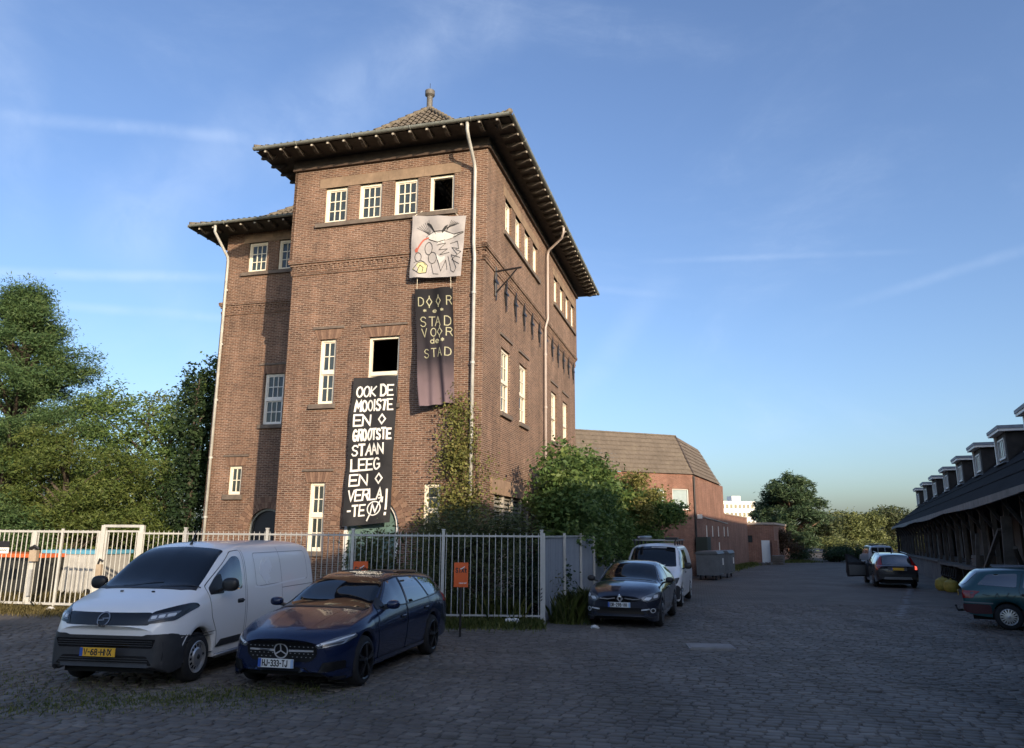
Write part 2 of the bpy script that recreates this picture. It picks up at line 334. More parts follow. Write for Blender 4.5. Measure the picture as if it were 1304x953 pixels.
gnd = MB()
GA = (-400, 14, 74, 1600); GP = (-1500, 1500)
for a in GA:
    for p in GP:
        q = AP(a, p); gnd.v.append((q.x, q.y, WSL*min(max(a-14, 0), 60)-.004))
for i in range(3): gnd.f.append((2*i+1, 2*i, 2*i+2, 2*i+3)); gnd.m.append(0)
def ground_mat():
    m = bpy.data.materials.new('sett_ground'); m.use_nodes = True; t = m.node_tree; b = t.nodes['Principled BSDF']; b.inputs['Roughness'].default_value = .8; b.inputs['Specular IOR Level'].default_value = .3
    g = t.nodes.new('ShaderNodeNewGeometry')
    mp = t.nodes.new('ShaderNodeMapping'); mp.inputs['Rotation'].default_value = (0, 0, .24); t.links.new(g.outputs['Position'], mp.inputs[0])
    br = t.nodes.new('ShaderNodeTexBrick'); br.inputs['Scale'].default_value = 1; br.inputs['Brick Width'].default_value = .2; br.inputs['Row Height'].default_value = .135; br.inputs['Mortar Size'].default_value = .013
    br.inputs['Mortar Smooth'].default_value = .3; br.inputs['Color1'].default_value = (.098, .086, .072, 1); br.inputs['Color2'].default_value = (.132, .116, .098, 1); br.inputs['Mortar'].default_value = (.056, .048, .038, 1)
    wob = t.nodes.new('ShaderNodeTexNoise'); wob.inputs['Scale'].default_value = 3; t.links.new(mp.outputs[0], wob.inputs['Vector'])
    wm = t.nodes.new('ShaderNodeVectorMath'); wm.operation = 'MULTIPLY_ADD'; wm.inputs[1].default_value = (.08, .08, 0); t.links.new(wob.outputs['Color'], wm.inputs[0]); t.links.new(mp.outputs[0], wm.inputs[2]); t.links.new(wm.outputs[0], br.inputs['Vector'])
    n = t.nodes.new('ShaderNodeTexNoise'); n.inputs['Scale'].default_value = .35; n.inputs['Detail'].default_value = 8; n.inputs['Roughness'].default_value = .7; t.links.new(g.outputs['Position'], n.inputs['Vector'])
    mr = t.nodes.new('ShaderNodeMapRange'); mr.inputs[1].default_value = .3; mr.inputs[2].default_value = .72; mr.inputs[3].default_value = .7; mr.inputs[4].default_value = 1.5; t.links.new(n.outputs['Fac'], mr.inputs[0])
    mx = t.nodes.new('ShaderNodeMix'); mx.data_type = 'RGBA'; mx.blend_type = 'MULTIPLY'; mx.inputs[0].default_value = 1; t.links.new(br.outputs['Color'], mx.inputs[6]); t.links.new(mr.outputs[0], mx.inputs[7])
    # dry grass and earth away from the lane (by position across the lane)
    dp = t.nodes.new('ShaderNodeVectorMath'); dp.operation = 'DOT_PRODUCT'; dp.inputs[1].default_value = (WN.x, WN.y, 0); t.links.new(g.outputs['Position'], dp.inputs[0])
    ad = t.nodes.new('ShaderNodeMath'); ad.operation = 'MULTIPLY_ADD'; ad.inputs[1].default_value = 5.; t.links.new(n.outputs['Fac'], ad.inputs[0]); t.links.new(dp.outputs['Value'], ad.inputs[2])
    e1 = t.nodes.new('ShaderNodeMapRange'); e1.inputs[1].default_value = 22.; e1.inputs[2].default_value = 23.2; t.links.new(ad.outputs[0], e1.inputs[0])
    gn = t.nodes.new('ShaderNodeTexNoise'); gn.inputs['Scale'].default_value = 1.4; gn.inputs['Detail'].default_value = 9; gn.inputs['Roughness'].default_value = .75; t.links.new(g.outputs['Position'], gn.inputs['Vector'])
    cr = t.nodes.new('ShaderNodeValToRGB'); e = cr.color_ramp.elements; e[0].position = .32; e[0].color = (.075, .045, .022, 1); e[1].position = .68; e[1].color = (.16, .15, .05, 1); x = e.new(.5); x.color = (.15, .105, .05, 1)
    t.links.new(gn.outputs['Fac'], cr.inputs[0])
    m2 = t.nodes.new('ShaderNodeMix'); m2.data_type = 'RGBA'; t.links.new(e1.outputs[0], m2.inputs[0]); t.links.new(mx.outputs[2], m2.inputs[6]); t.links.new(cr.outputs[0], m2.inputs[7])
    t.links.new(m2.outputs[2], b.inputs['Base Color'])
    iv = t.nodes.new('ShaderNodeMath'); iv.operation = 'SUBTRACT'; iv.inputs[0].default_value = 1; t.links.new(br.outputs['Fac'], iv.inputs[1])
    fn = t.nodes.new('ShaderNodeTexNoise'); fn.inputs['Scale'].default_value = 7; fn.inputs['Detail'].default_value = 4; t.links.new(g.outputs['Position'], fn.inputs['Vector'])
    hh = t.nodes.new('ShaderNodeMath'); t.links.new(iv.outputs[0], hh.inputs[0]); t.links.new(fn.outputs['Fac'], hh.inputs[1])
    bp = t.nodes.new('ShaderNodeBump'); bp.inputs['Strength'].default_value = .7; bp.inputs['Distance'].default_value = .02; t.links.new(hh.outputs[0], bp.inputs['Height']); t.links.new(bp.outputs[0], b.inputs['Normal'])
    return m
GROUND = gnd.build('ground', ground_mat()); tag(GROUND, kind='structure')

# ================================================================ TOWER BUILDING
TB = thing('brick_building', (BC.x, BC.y, -.03), AZ, 'tall brown brick building with hipped tile roofs, stone lintels and hanging banners', 'building')
XL, YB, XW, YW, YWB = -6.65, 15.9, -11.9, 3.5, 11.0
fA = lambda u, v, d: (u, d, v)
fAu = lambda u, v, d: (u, d-.1, v)
fB = lambda u, v, d: (-d, u, v)
fBu = lambda u, v, d: (-d+.1, u, v)
fW = lambda u, v, d: (u, YW+d, v)
def rect(u0, u1, v0, v1): return [(u0, v0), (u1, v0), (u1, v1), (u0, v1)]
def archpoly(u0, u1, v0, vs, n=14):
    c, r = (u0+u1)/2, (u1-u0)/2
    return [(u0, v0), (u1, v0)]+[(c+r*math.cos(math.pi*i/n), vs+r*math.sin(math.pi*i/n)) for i in range(n+1)]
def wall(name, fn, outer, holes, parent, m, reveal=.22, flip=False):
    V, Fc = cdt(outer, holes); mb = MB(); mb.v = [fn(u, v, 0) for u, v in V]
    for f in Fc:
        a, b, c = (Vector(mb.v[i]) for i in f[:3]); nrm = (b-a).cross(c-a); out = Vector(fn(0, 0, -1))-Vector(fn(0, 0, 0))
        mb.f.append(f if nrm.dot(out) > 0 else tuple(reversed(f))); mb.m.append(0)
    for h in holes:
        for i in range(len(h)):
            a, b = h[i], h[(i+1) % len(h)]; o = len(mb.v)
            mb.v += [fn(*a, 0), fn(*b, 0), fn(*b, reveal), fn(*a, reveal)]; mb.f.append((o, o+1, o+2, o+3)); mb.m.append(0)
    return mb.build(name, m, parent)
LOWH_A = [rect(-5.47, -4.9, 6.06, 8.18), rect(-3.76, -2.72, 6.0, 8.16), rect(-5.53, -5.0, 1.55, 3.62), rect(-1.76, -1.24, 1.9, 3.55), archpoly(-4.32, -2.52, .0, 2.3)]
wall('wall', fA, rect(XL, 0, 0, 10.5), LOWH_A, TB, BRICK)
UPW = [(-5.56, -4.74), (-4.32, -3.5), (-3.06, -2.24), (-1.83, -1.0)]
wall('wall', fAu, rect(XL-.1, .1, 10.9, 14.35), [rect(a, b, 12.13, 13.4) for a, b in UPW], TB, BRICK)
FBW = [(2.05, 3.2), (4.5, 5.65), (10.05, 11.2), (12.65, 13.8)]
wall('wall', fB, rect(0, YB, 0, 10.5), [rect(a, b, 5.98, 8.15) for a, b in FBW]+[rect(1.4, 6.0, .3, 3.3)], TB, BRICK)
TBW = [(2.05, 2.85), (3.43, 4.23), (4.8, 5.6), (6.15, 6.95), (10.25, 11.05), (11.65, 12.45), (13.05, 13.85), (14.45, 15.25)]
wall('wall', fBu, rect(-.1, YB+.1, 10.9, 14.35), [rect(a, b, 12.13, 13.4) for a, b in TBW], TB, BRICK)
MB().add([(XL, 0, 0), (XL, YB, 0), (XL, YB, 14.35), (XL, 0, 14.35)], [(0, 1, 2, 3)]).add([(XL, YB, 0), (0, YB, 0), (0, YB, 14.35), (XL, YB, 14.35)], [(0, 1, 2, 3)]).build('rear_wall', BRICK, TB)
mb = MB()
for x0, x1, y0, y1 in ((XL-.1, XL, -.1, YB), ): mb.box(x0, x1, y0, y1, 10.9, 14.35)
mb.build('rear_wall', BRICK, TB)
WWH = [rect(-10.9, -10.06, 12.13, 13.38), rect(-9.56, -8.72, 12.13, 13.38), rect(-9.72, -8.9, 6.03, 7.98), rect(-10.95, -10.4, 3.45, 4.52), archpoly(-9.95, -8.45, 0, 2.2)]
wall('wing_wall', fW, rect(XW, XL, 0, 13.8), WWH, TB, BRICK)
MB().add([(XW, YW, 0), (XW, YWB, 0), (XW, YWB, 13.8), (XW, YW, 13.8)], [(0, 1, 2, 3)]).add([(XW, YWB, 0), (XL, YWB, 0), (XL, YWB, 13.8), (XW, YWB, 13.8)], [(0, 1, 2, 3)]).build('wing_wall', BRICK, TB)
# corbelled courses with a dentil row
def corbel(fn, u0, u1, name='corbel_course'):
    b = MB()
    for z0, z1, pr in ((10.42, 10.5, .035), (10.5, 10.58, .05), (10.72, 10.8, .075), (10.8, 10.9, .12), (10.86, 10.94, .13)):
        pts = [(u0-pr, z0), (u1+pr, z0), (u1+pr, z1), (u0-pr, z1)]; b.prism(pts, fn, -pr, .05)
    b.prism(rect(u0-.02, u1+.02, 10.56, 10.74), fn, -.03, .05)
    b.build(name, BRICK, TB)
    d = MB(); n = int((u1-u0)/.17)
    for i in range(n):
        u = u0+.04+i*.17; d.prism(rect(u, u+.085, 10.585, 10.715), fn, -.07, -.02)
    d.build('dentil_course', BRICK, TB)['kind'] = 'stuff'
corbel(fA, XL, 0); corbel(fB, 0, YB); corbel(fW, XW+.05, XL-.14)

def stone_row(fn, wins, z0, z1, pad, pr, name, m):
    """lintel stones, one over each window, butted end to end"""
    for i, (a, b) in enumerate(wins):
        l = a-pad if i == 0 else (wins[i-1][1]+a)/2+.003; r_ = b+pad if i == len(wins)-1 else (b+wins[i+1][0])/2-.003
        MB().prism(rect(l, r_, z0, z1), fn, -pr, .1).build(name, m, TB)
stone_row(fAu, UPW, 13.4, 13.76, .22, .02, 'stone_lintel', STONE); stone_row(fBu, TBW[:4], 13.4, 13.76, .22, .02, 'stone_lintel', STONE); stone_row(fBu, TBW[4:], 13.4, 13.76, .22, .02, 'stone_lintel', STONE)
stone_row(fW, [(-10.9, -10.06), (-9.56, -8.72), (-8.22, -7.4)], 13.38, 13.72, .24, .02, 'stone_lintel', STONE)
def sill(fn, u0, u1, z, h=.14, pr=.09): MB().prism(rect(u0, u1, z-h, z), fn, -pr, .2).build('window_sill', SILL, TB)
sill(fAu, -5.84, -.86, 12.13); sill(fBu, 1.8, 7.2, 12.13); sill(fBu, 10.0, 15.5, 12.13); sill(fW, -11.15, -7.3, 12.13)
sill(fA, -5.72, -4.8, 6.06); sill(fA, -3.86, -2.62, 6.0); sill(fA, -5.6, -4.93, 1.55); sill(fA, -1.83, -1.17, 1.9); sill(fW, -9.84, -8.8, 6.03); sill(fW, -11.1, -10.28, 3.45, .18)
for a, b in FBW: sill(fB, a-.1, b+.1, 5.98)
def soldier(fn, u0, u1, z0, h=.32):
    """flat brick arch: splayed soldier bricks over an opening, drip line above"""
    n = max(5, int((u1-u0+.36)/.085)); w_ = (u1-u0+.36)/n; c = (u0+u1)/2
    for i in range(n):
        a = u0-.18+i*w_; b = a+w_-.012; spl = .16
        p = [(c+(a-c)*.82, z0), (c+(b-c)*.82, z0), (c+(b-c)*(1+spl*.5), z0+h), (c+(a-c)*(1+spl*.5), z0+h)]
        MB().prism(p, fn, -.018, .05).build('arch_brick', SOLD[i % 3], TB)
    MB().prism(rect(u0-.26, u1+.26, z0+h+.02, z0+h+.09), fn, -.05, .03).build('drip_course', SILL, TB)
SOLD = [mat('soldier_brick_a', (.185, .112, .076), .88, var=.2, vscale=6), mat('soldier_brick_b', (.145, .086, .060), .88, var=.2, vscale=6), mat('soldier_brick_c', (.215, .135, .092), .88, var=.2, vscale=6)]
for h in (LOWH_A[0], LOWH_A[1], LOWH_A[2]): soldier(fA, h[0][0], h[1][0], h[2][1])
soldier(fW, -9.72, -8.9, 7.98); soldier(fW, -10.95, -10.4, 4.52)
for a, b in FBW: MB().prism(rect(a-.2, b+.2, 8.15+.36, 8.15+.45), fB, -.05, .03).build('drip_course', SILL, TB)
# arch rings of the two doors
def ring(fn, c, r0, vs, n, m):
    for k in range(2):
        ra, rb = r0+k*.225, r0+k*.225+.212
        for i in range(n):
            t0, t1 = math.pi*i/n, math.pi*(i+.86)/n
            p = [(c+ra*math.cos(t0), vs+ra*math.sin(t0)), (c+rb*math.cos(t0), vs+rb*math.sin(t0)), (c+rb*math.cos(t1), vs+rb*math.sin(t1)), (c+ra*math.cos(t1), vs+ra*math.sin(t1))]
            MB().prism(p, fn, -.02, .04).build('arch_brick', SOLD[(i+k) % 3], TB)
ring(fA, -3.42, .9, 2.3, 26, BRICK); ring(fW, -9.2, .75, 2.2, 22, BRICK)

def window(fn, u0, u1, v0, v1, cols, rows, d=.13, fw=.075, m=None, mid=None, open_=False, mt=.028, bar=True):
    """frame part with child panes and glazing bars; mid = height of a transom splitting two sashes; open_ = list of sashes with nothing in them"""
    m = m or CREAM; b = MB()
    b.prism(rect(u0, u0+fw, v0, v1), fn, d-.05, d+.06); b.prism(rect(u1-fw, u1, v0, v1), fn, d-.05, d+.06)
    b.prism(rect(u0+fw, u1-fw, v0, v0+fw*1.1), fn, d-.05, d+.06); b.prism(rect(u0+fw, u1-fw, v1-fw, v1), fn, d-.05, d+.06)
    sash = [(v0+fw*1.1, v1-fw)]
    if mid: b.prism(rect(u0+fw, u1-fw, mid-.06, mid+.06), fn, d-.07, d+.06); sash = [(v0+fw*1.1, mid-.06), (mid+.06, v1-fw)]
    W_ = b.build('window', m, TB)
    for si, (a, c) in enumerate(sash):
        if open_ and si in open_: continue
        ss = .035; x0, x1, y0, y1 = u0+fw+ss, u1-fw-ss, a+ss, c-ss
        q = MB()
        for rr in (rect(u0+fw, x0, a, c), rect(x1, u1-fw, a, c), rect(x0, x1, a, y0), rect(x0, x1, y1, c)): q.prism(rr, fn, d-.02, d+.035)
        q.build('sash', m, W_)
        nc, nr = cols, rows if not isinstance(rows, tuple) else rows[si]
        g = MB()
        for i in range(1, nc): x = x0+(x1-x0)*i/nc; g.prism(rect(x-mt/2, x+mt/2, y0, y1), fn, d-.018, d+.025)
        for j in range(1, nr): y = y0+(y1-y0)*j/nr; g.prism(rect(x0, x1, y-mt/2, y+mt/2), fn, d-.015, d+.022)
        if g.v: g.build('glazing_bar', m, W_)
        for i in range(nc):
            for j in range(nr):
                xa, xb, ya, yb = x0+(x1-x0)*i/nc, x0+(x1-x0)*(i+1)/nc, y0+(y1-y0)*j/nr, y0+(y1-y0)*(j+1)/nr; t1, t2 = random.uniform(-.004, .004), random.uniform(-.004, .004)
                MB().add([fn(xa, ya, d+.01+t1+t2), fn(xb, ya, d+.01-t1+t2), fn(xb, yb, d+.01-t1-t2), fn(xa, yb, d+.01+t1-t2)], [(0, 1, 2, 3)]).build('pane', PANE, W_)
    return W_
for i, (a, b) in enumerate(UPW): window(fAu, a, b, 12.13, 13.4, 3, 3, open_=[0] if i == 3 else False, fw=.085)
for a, b in TBW: window(fBu, a, b, 12.13, 13.4, 3, 3, fw=.085)
for a, b in FBW: window(fB, a, b, 5.98, 8.15, 3, 2, mid=7.05, fw=.09)
window(fA, -5.47, -4.9, 6.06, 8.18, 2, 2, mid=7.1); window(fA, -3.76, -2.72, 6.0, 8.16, 4, 2, mid=6.98, open_=[1]); window(fA, -5.53, -5.0, 1.55, 3.62, 2, 2, mid=2.62); window(fA, -1.76, -1.24, 1.9, 3.55, 1, 2, mid=2.75)
window(fW, -10.9, -10.06, 12.13, 13.38, 3, 3, fw=.085); window(fW, -9.56, -8.72, 12.13, 13.38, 3, 3, fw=.085); window(fW, -9.72, -8.9, 6.03, 7.98, 3, 2, mid=7.0, m=WHITEP); window(fW, -10.95, -10.4, 3.45, 4.52, 2, 2)
# rooms with shade put into their near-black colour behind the two open windows, a plant on the sill
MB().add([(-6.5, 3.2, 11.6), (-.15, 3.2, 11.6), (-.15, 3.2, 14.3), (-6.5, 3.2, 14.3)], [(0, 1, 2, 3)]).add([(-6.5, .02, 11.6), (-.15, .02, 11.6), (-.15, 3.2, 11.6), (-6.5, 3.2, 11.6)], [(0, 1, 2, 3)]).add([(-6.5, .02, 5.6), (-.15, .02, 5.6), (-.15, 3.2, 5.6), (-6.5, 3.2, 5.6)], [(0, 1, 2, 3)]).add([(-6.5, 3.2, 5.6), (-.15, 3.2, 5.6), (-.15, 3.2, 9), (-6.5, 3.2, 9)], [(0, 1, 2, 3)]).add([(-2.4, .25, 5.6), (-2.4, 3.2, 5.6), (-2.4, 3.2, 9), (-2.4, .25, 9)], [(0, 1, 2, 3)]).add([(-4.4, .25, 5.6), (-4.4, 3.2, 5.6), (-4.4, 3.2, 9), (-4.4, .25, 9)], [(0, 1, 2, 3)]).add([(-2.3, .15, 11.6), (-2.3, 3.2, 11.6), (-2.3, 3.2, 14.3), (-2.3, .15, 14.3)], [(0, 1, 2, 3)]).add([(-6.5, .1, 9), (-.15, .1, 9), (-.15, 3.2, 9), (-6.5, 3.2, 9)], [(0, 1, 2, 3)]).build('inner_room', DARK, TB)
# doors
TEAL = mat('teal_door_paint', (.10, .17, .155), .5, var=.25, vscale=2)
dd = MB(); dd.prism(archpoly(-4.26, -2.58, 0, 2.3), fA, .16, .2); door = dd.build('door', TEAL, TB)
for u in (-4.1, -3.72, -3.34, -2.96): MB().prism(rect(u, u+.3, .15, 2.5), fA, .145, .165).build('door_board', TEAL, door)
fr = MB()
for h, c, r_, vs, fn in ((-4.32, -3.42, .9, 2.3, fA),):
    P = archpoly(-4.32, -2.52, 0, 2.3)[1:]+[(-4.32, 0)]; Q = archpoly(-4.22, -2.62, 0, 2.3)[1:]+[(-4.22, 0)]
    for i in range(len(P)-1): fr.prism([P[i], P[i+1], Q[i+1], Q[i]], fn, .06, .2)
fr.build('door_frame', WHITEP, door)
dd = MB(); dd.prism(archpoly(-9.9, -8.5, 0, 2.2), fW, .2, .24); door2 = dd.build('door', mat('black_door', (.02, .022, .025), .4), TB)
fr = MB(); P = archpoly(-9.95, -8.45, 0, 2.2)[1:]+[(-9.95, 0)]; Q = archpoly(-9.87, -8.53, 0, 2.2)[1:]+[(-9.87, 0)]
for i in range(len(P)-1): fr.prism([P[i], P[i+1], Q[i+1], Q[i]], fW, .1, .24)
fr.build('door_frame', ZINC, door2)
# louvre by the corner on the long side
for u in (1.4, 2.55, 3.7, 4.85, 5.88): MB().prism(rect(u, u+.12, .3, 3.3), fB, .02, .16).build('louvre_post', mat('grey_post', (.36, .34, .30), .6, var=.2), TB)
LV = mat('louvre_grey', (.24, .23, .20), .6, var=.2)
mbs = MB()
for s_ in range(4):
    u = 1.52+s_*1.15
    for k in range(22):
        z = .36+k*.135; MB().add([(-.06, u, z), (-.06, u+1.03, z), (-.15, u+1.03, z+.1), (-.15, u, z+.1), (-.07, u, z-.012), (-.07, u+1.03, z-.012), (-.16, u+1.03, z+.088), (-.16, u, z+.088)], [(0, 1, 2, 3), (7, 6, 5, 4), (0, 4, 5, 1), (3, 2, 6, 7)]).build('louvre_slat', LV, TB)
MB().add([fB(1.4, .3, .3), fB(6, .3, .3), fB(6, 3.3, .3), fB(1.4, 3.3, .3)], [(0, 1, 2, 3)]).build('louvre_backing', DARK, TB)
MB().prism(rect(1.0, 6.4, 3.3, 3.78), fB, -.05, .1).build('stone_lintel', mat('brown_stone', (.26, .18, .125), .85, var=.2, bump=.3), TB)
# wall anchors
for i in range(12):
    u = 1.2+i*1.28; z = 10.08
    b = MB(); b.prism([(u-.16, z), (u, z-.42), (u+.16, z), (u, z+.36)], fB, -.05, .0); b.prism([(u-.03, z-.62), (u+.03, z-.62), (u+.03, z+.45), (u-.03, z+.45)], fB, -.075, -.05); b.prism(rect(u-.2, u+.2, z-.04, z+.04), fB, -.09, -.075)
    b.build('wall_anchor', BLACKM, TB)
b = MB(); b.tube([(.05, 1.15, 10.42), (.95, .95, 10.42)], .035); b.tube([(.05, 1.15, 9.7), (.5, 1.05, 10.1), (.8, .98, 10.4)], .025); b.tube([(.05, 1.15, 10.6), (.05, 1.15, 9.6)], .03); b.build('iron_bracket', BLACKM, TB)

# roofs ------------------------------------------------------------
def tile_mat(name, c1, c2, row, colw, moss):
    m = bpy.data.materials.new(name); m.use_nodes = True; t = m.node_tree; b = t.nodes['Principled BSDF']; b.inputs['Roughness'].default_value = .85
    tcn = t.nodes.new('ShaderNodeTexCoord'); n = t.nodes.new('ShaderNodeTexNoise'); n.inputs['Scale'].default_value = 1.3; n.inputs['Detail'].default_value = 8; n.inputs['Roughness'].default_value = .75; t.links.new(tcn.outputs['Object'], n.inputs['Vector'])
    cr = t.nodes.new('ShaderNodeValToRGB'); e = cr.color_ramp.elements; e[0].position = .3; e[0].color = rgb(c1); e[1].position = .75; e[1].color = rgb(moss); x = e.new(.55); x.color = rgb(c2)
    t.links.new(n.outputs['Fac'], cr.inputs[0]); t.links.new(cr.outputs[0], b.inputs['Base Color'])
    n2 = t.nodes.new('ShaderNodeTexNoise'); n2.inputs['Scale'].default_value = 18; t.links.new(tcn.outputs['Object'], n2.inputs['Vector']); bp = t.nodes.new('ShaderNodeBump'); bp.inputs['Strength'].default_value = .5; bp.inputs['Distance'].default_value = .03
    t.links.new(n2.outputs['Fac'], bp.inputs['Height']); t.links.new(bp.outputs[0], b.inputs['Normal']); MATS[name] = m; return m
TILE = tile_mat('grey_brown_tiles', (.085, .07, .055), (.125, .105, .08), .3, .22, (.16, .14, .085))
def tile_slope(name, quad, m, parent, row=.32, colw=.24, amp=.035, kind=True):
    """a roof slope as real pantile relief: overlapping rows with a wave across; quad = bottom-left, bottom-right, top-right, top-left"""
    a, b, c, d = (Vector(p) for p in quad); eu = (b-a).normalized(); Lu = (b-a).length
    nrm = (b-a).cross(d-a).normalized(); ev = nrm.cross(eu); H_ = max((c-a).dot(ev), (d-a).dot(ev)); dl = (d-a).dot(eu); cr_ = (c-a).dot(eu)
    nr = max(1, round(H_/row)); V = []; Fq = []
    for i in range(nr):
        v0, v1 = H_*i/nr, H_*(i+1)/nr
        for (va, lift) in ((v0, .05), (v1+.02, .012)):
            t = min(1, va/H_); l = dl*t; r_ = Lu+(cr_-Lu)*t; n = max(2, int(Lu/colw*4))
            for k in range(n+1):
                u = min(max(Lu*k/n, l), r_); V.append(a+eu*u+ev*va+nrm*(lift+amp*math.sin(2*math.pi*u/colw)))
        o = len(V)-2*(n+1)
        for k in range(n):
            if (V[o+k]-V[o+k+1]).length < 1e-4 and (V[o+n+1+k]-V[o+n+2+k]).length < 1e-4: continue
            Fq.append((o+k, o+k+1, o+n+2+k, o+n+1+k))
    mb = MB(); mb.v = [tuple(p) for p in V]; mb.f = Fq; mb.m = [0]*len(Fq); return mb.build(name, m, parent)
EZ = 14.62; OV = 1.1
ex0, ex1, ey0, ey1 = XL-OV, OV, -OV, YB+OV; RX = (ex0+ex1)/2; RZ = 18.06; hw = (ex1-ex0)/2
r0, r1 = Vector((RX, ey0+hw, RZ)), Vector((RX, ey1-hw, RZ))
cs = [Vector((ex0, ey0, EZ)), Vector((ex1, ey0, EZ)), Vector((ex1, ey1, EZ)), Vector((ex0, ey1, EZ))]
KI, KS = 2.05, .42                            # the roof kicks out flat above the eaves, then steepens
ks = [Vector((ex0+KI, ey0+KI, EZ+KI*KS)), Vector((ex1-KI, ey0+KI, EZ+KI*KS)), Vector((ex1-KI, ey1-KI, EZ+KI*KS)), Vector((ex0+KI, ey1-KI, EZ+KI*KS))]
for i in range(4): tile_slope('eaves_roof', (cs[i], cs[(i+1) % 4], ks[(i+1) % 4], ks[i]), TILE, TB)
tile_slope('roof', (ks[0], ks[1], r0, r0), TILE, TB); tile_slope('roof', (ks[1], ks[2], r1, r0), TILE, TB); tile_slope('roof', (ks[2], ks[3], r1, r1), TILE, TB); tile_slope('roof', (ks[3], ks[0], r0, r1), TILE, TB)
HIP = mat('hip_tiles', (.14, .12, .09), .85, var=.35, vscale=8)
def hip_line(p, q, r_=.1):
    p, q = Vector(p), Vector(q); n = int((q-p).length/.36)
    for i in range(n):
        a = p.lerp(q, i/n); b = p.lerp(q, (i+1.12)/n); MB().tube([a+Vector((0, 0, .06)), b+Vector((0, 0, .03))], [r_, r_*.82], 7).build('hip_tile', HIP, TB, True)
hip_line(cs[0], ks[0]); hip_line(ks[0], r0); hip_line(cs[1], ks[1]); hip_line(ks[1], r0); hip_line(r0, r1)
fin = MB().lathe([(.0, -.2), (.17, -.2), (.16, .05), (.115, .1), (.115, .52), (.15, .56), (.19, .6), (.19, .78), (.13, .79), (.0, .79)], 12, c=(RX, ey0+hw, RZ-.02)); fin.build('roof_vent', mat('lead_grey', (.10, .095, .085), .6, var=.3), TB, 'auto')
MB().tube([(RX, ey0+hw, RZ+.7), (RX, ey0+hw, RZ+1.1)], .009, 5).build('lightning_rod', BLACKM, TB)
SOFF = mat('soffit_boards', (.05, .042, .034), .75, var=.3, vscale=6)
def soffit(x0, x1, y0, y1, ix0, ix1, iy0, iy1, z):
    o = [(x0, y0, z), (x1, y0, z), (x1, y1, z), (x0, y1, z)]; i = [(ix0, iy0, z), (ix1, iy0, z), (ix1, iy1, z), (ix0, iy1, z)]
    MB().add(o+i, [(4, 5, 1, 0), (5, 6, 2, 1), (6, 7, 3, 2), (7, 4, 0, 3)]).build('soffit', SOFF, TB)
soffit(ex0+.05, ex1-.05, ey0+.05, ey1-.05, XL+.1, -.1, .1, YB-.1, EZ-.1)
def gutter(pts, z, r_=.085):
    for i in range(len(pts)-1):
        p, q = Vector((*pts[i], z)), Vector((*pts[i+1], z)); d = (q-p).normalized(); o = Vector((d.y, -d.x, 0)); b = MB(); n = 7
        for e in (p, q):
            for k in range(n+1):
                t = math.pi*k/n; b.v.append(tuple(e+o*(r_*math.cos(t)+.02)+Vector((0, 0, -r_*math.sin(t)))))
        for k in range(n): b.f.append((k, k+1, n+2+k, n+1+k)); b.m.append(0)
        g = b.build('gutter', ZINC, TB, True)
        MB().bar(p-o*.08+Vector((0, 0, .02)), q-o*.08+Vector((0, 0, .02)), .16, .05).build('roof_edge', BLACKM, TB)
        L = (q-p).length
        for k in range(1, int(L/2.0)+1): 
            c_ = p+d*(k*2.0-.4); MB().tube([c_+o*(r_+.025)+Vector((0, 0, .01)), c_+o*(.02+r_*.72)+Vector((0, 0, -r_*.75)), c_+o*.02+Vector((0, 0, -r_-.01))], .018, 5).build('gutter_bracket', ZINC, TB)
gutter([(ex0, ey0), (ex1, ey0), (ex1, ey1)], EZ+.0)
# cornice board on the wall head
for fn, a, b in ((fAu, XL-.14, .14), (fBu, -.14, YB+.14)): MB().prism(rect(a, b, 14.17, 14.5), fn, -.05, .05).build('cornice_board', TIMBER, TB); MB().prism(rect(a, b, 14.12, 14.2), fn, -.1, .05).build('cornice_moulding', mat('brown_moulding', (.075, .05, .036), .7), TB)
RAF = mat('rafter_timber', (.06, .05, .042), .7, var=.3, vscale=6)
prof = [(.40, 0), (.97, 0), (.97, -.07), (.84, -.08), (.76, -.12), (.64, -.15), (.50, -.12), (.42, -.05)]
def rafter(base, out, z):
    out = Vector((*out, 0)); sd = Vector((-out.y, out.x, 0))
    b = MB(); fn = lambda u, v, d: tuple(Vector((*base, z))+out*u+Vector((0, 0, v))+sd*d); b.prism(prof, fn, -.055, .055); r_ = b.build('rafter', RAF, TB)
    b = MB(); b.prism([(.97, -.015), (1.0, -.015), (1.0, -.075), (.97, -.075)], fn, -.028, .028); b.build('rafter_tip', mat('grey_cream', (.40, .37, .31), .6), r_)
for i in range(15): rafter((ex0+.42+i*(ex1-ex0-.84)/14, -.1), (0, -1), EZ-.1)
for i in range(31): rafter((.1, ey0+.45+i*(ey1-ey0-.9)/30), (1, 0), EZ-.1)
for i in range(4): rafter((XL-.1, ey0+.45+i*.6), (-1, 0), EZ-.1)
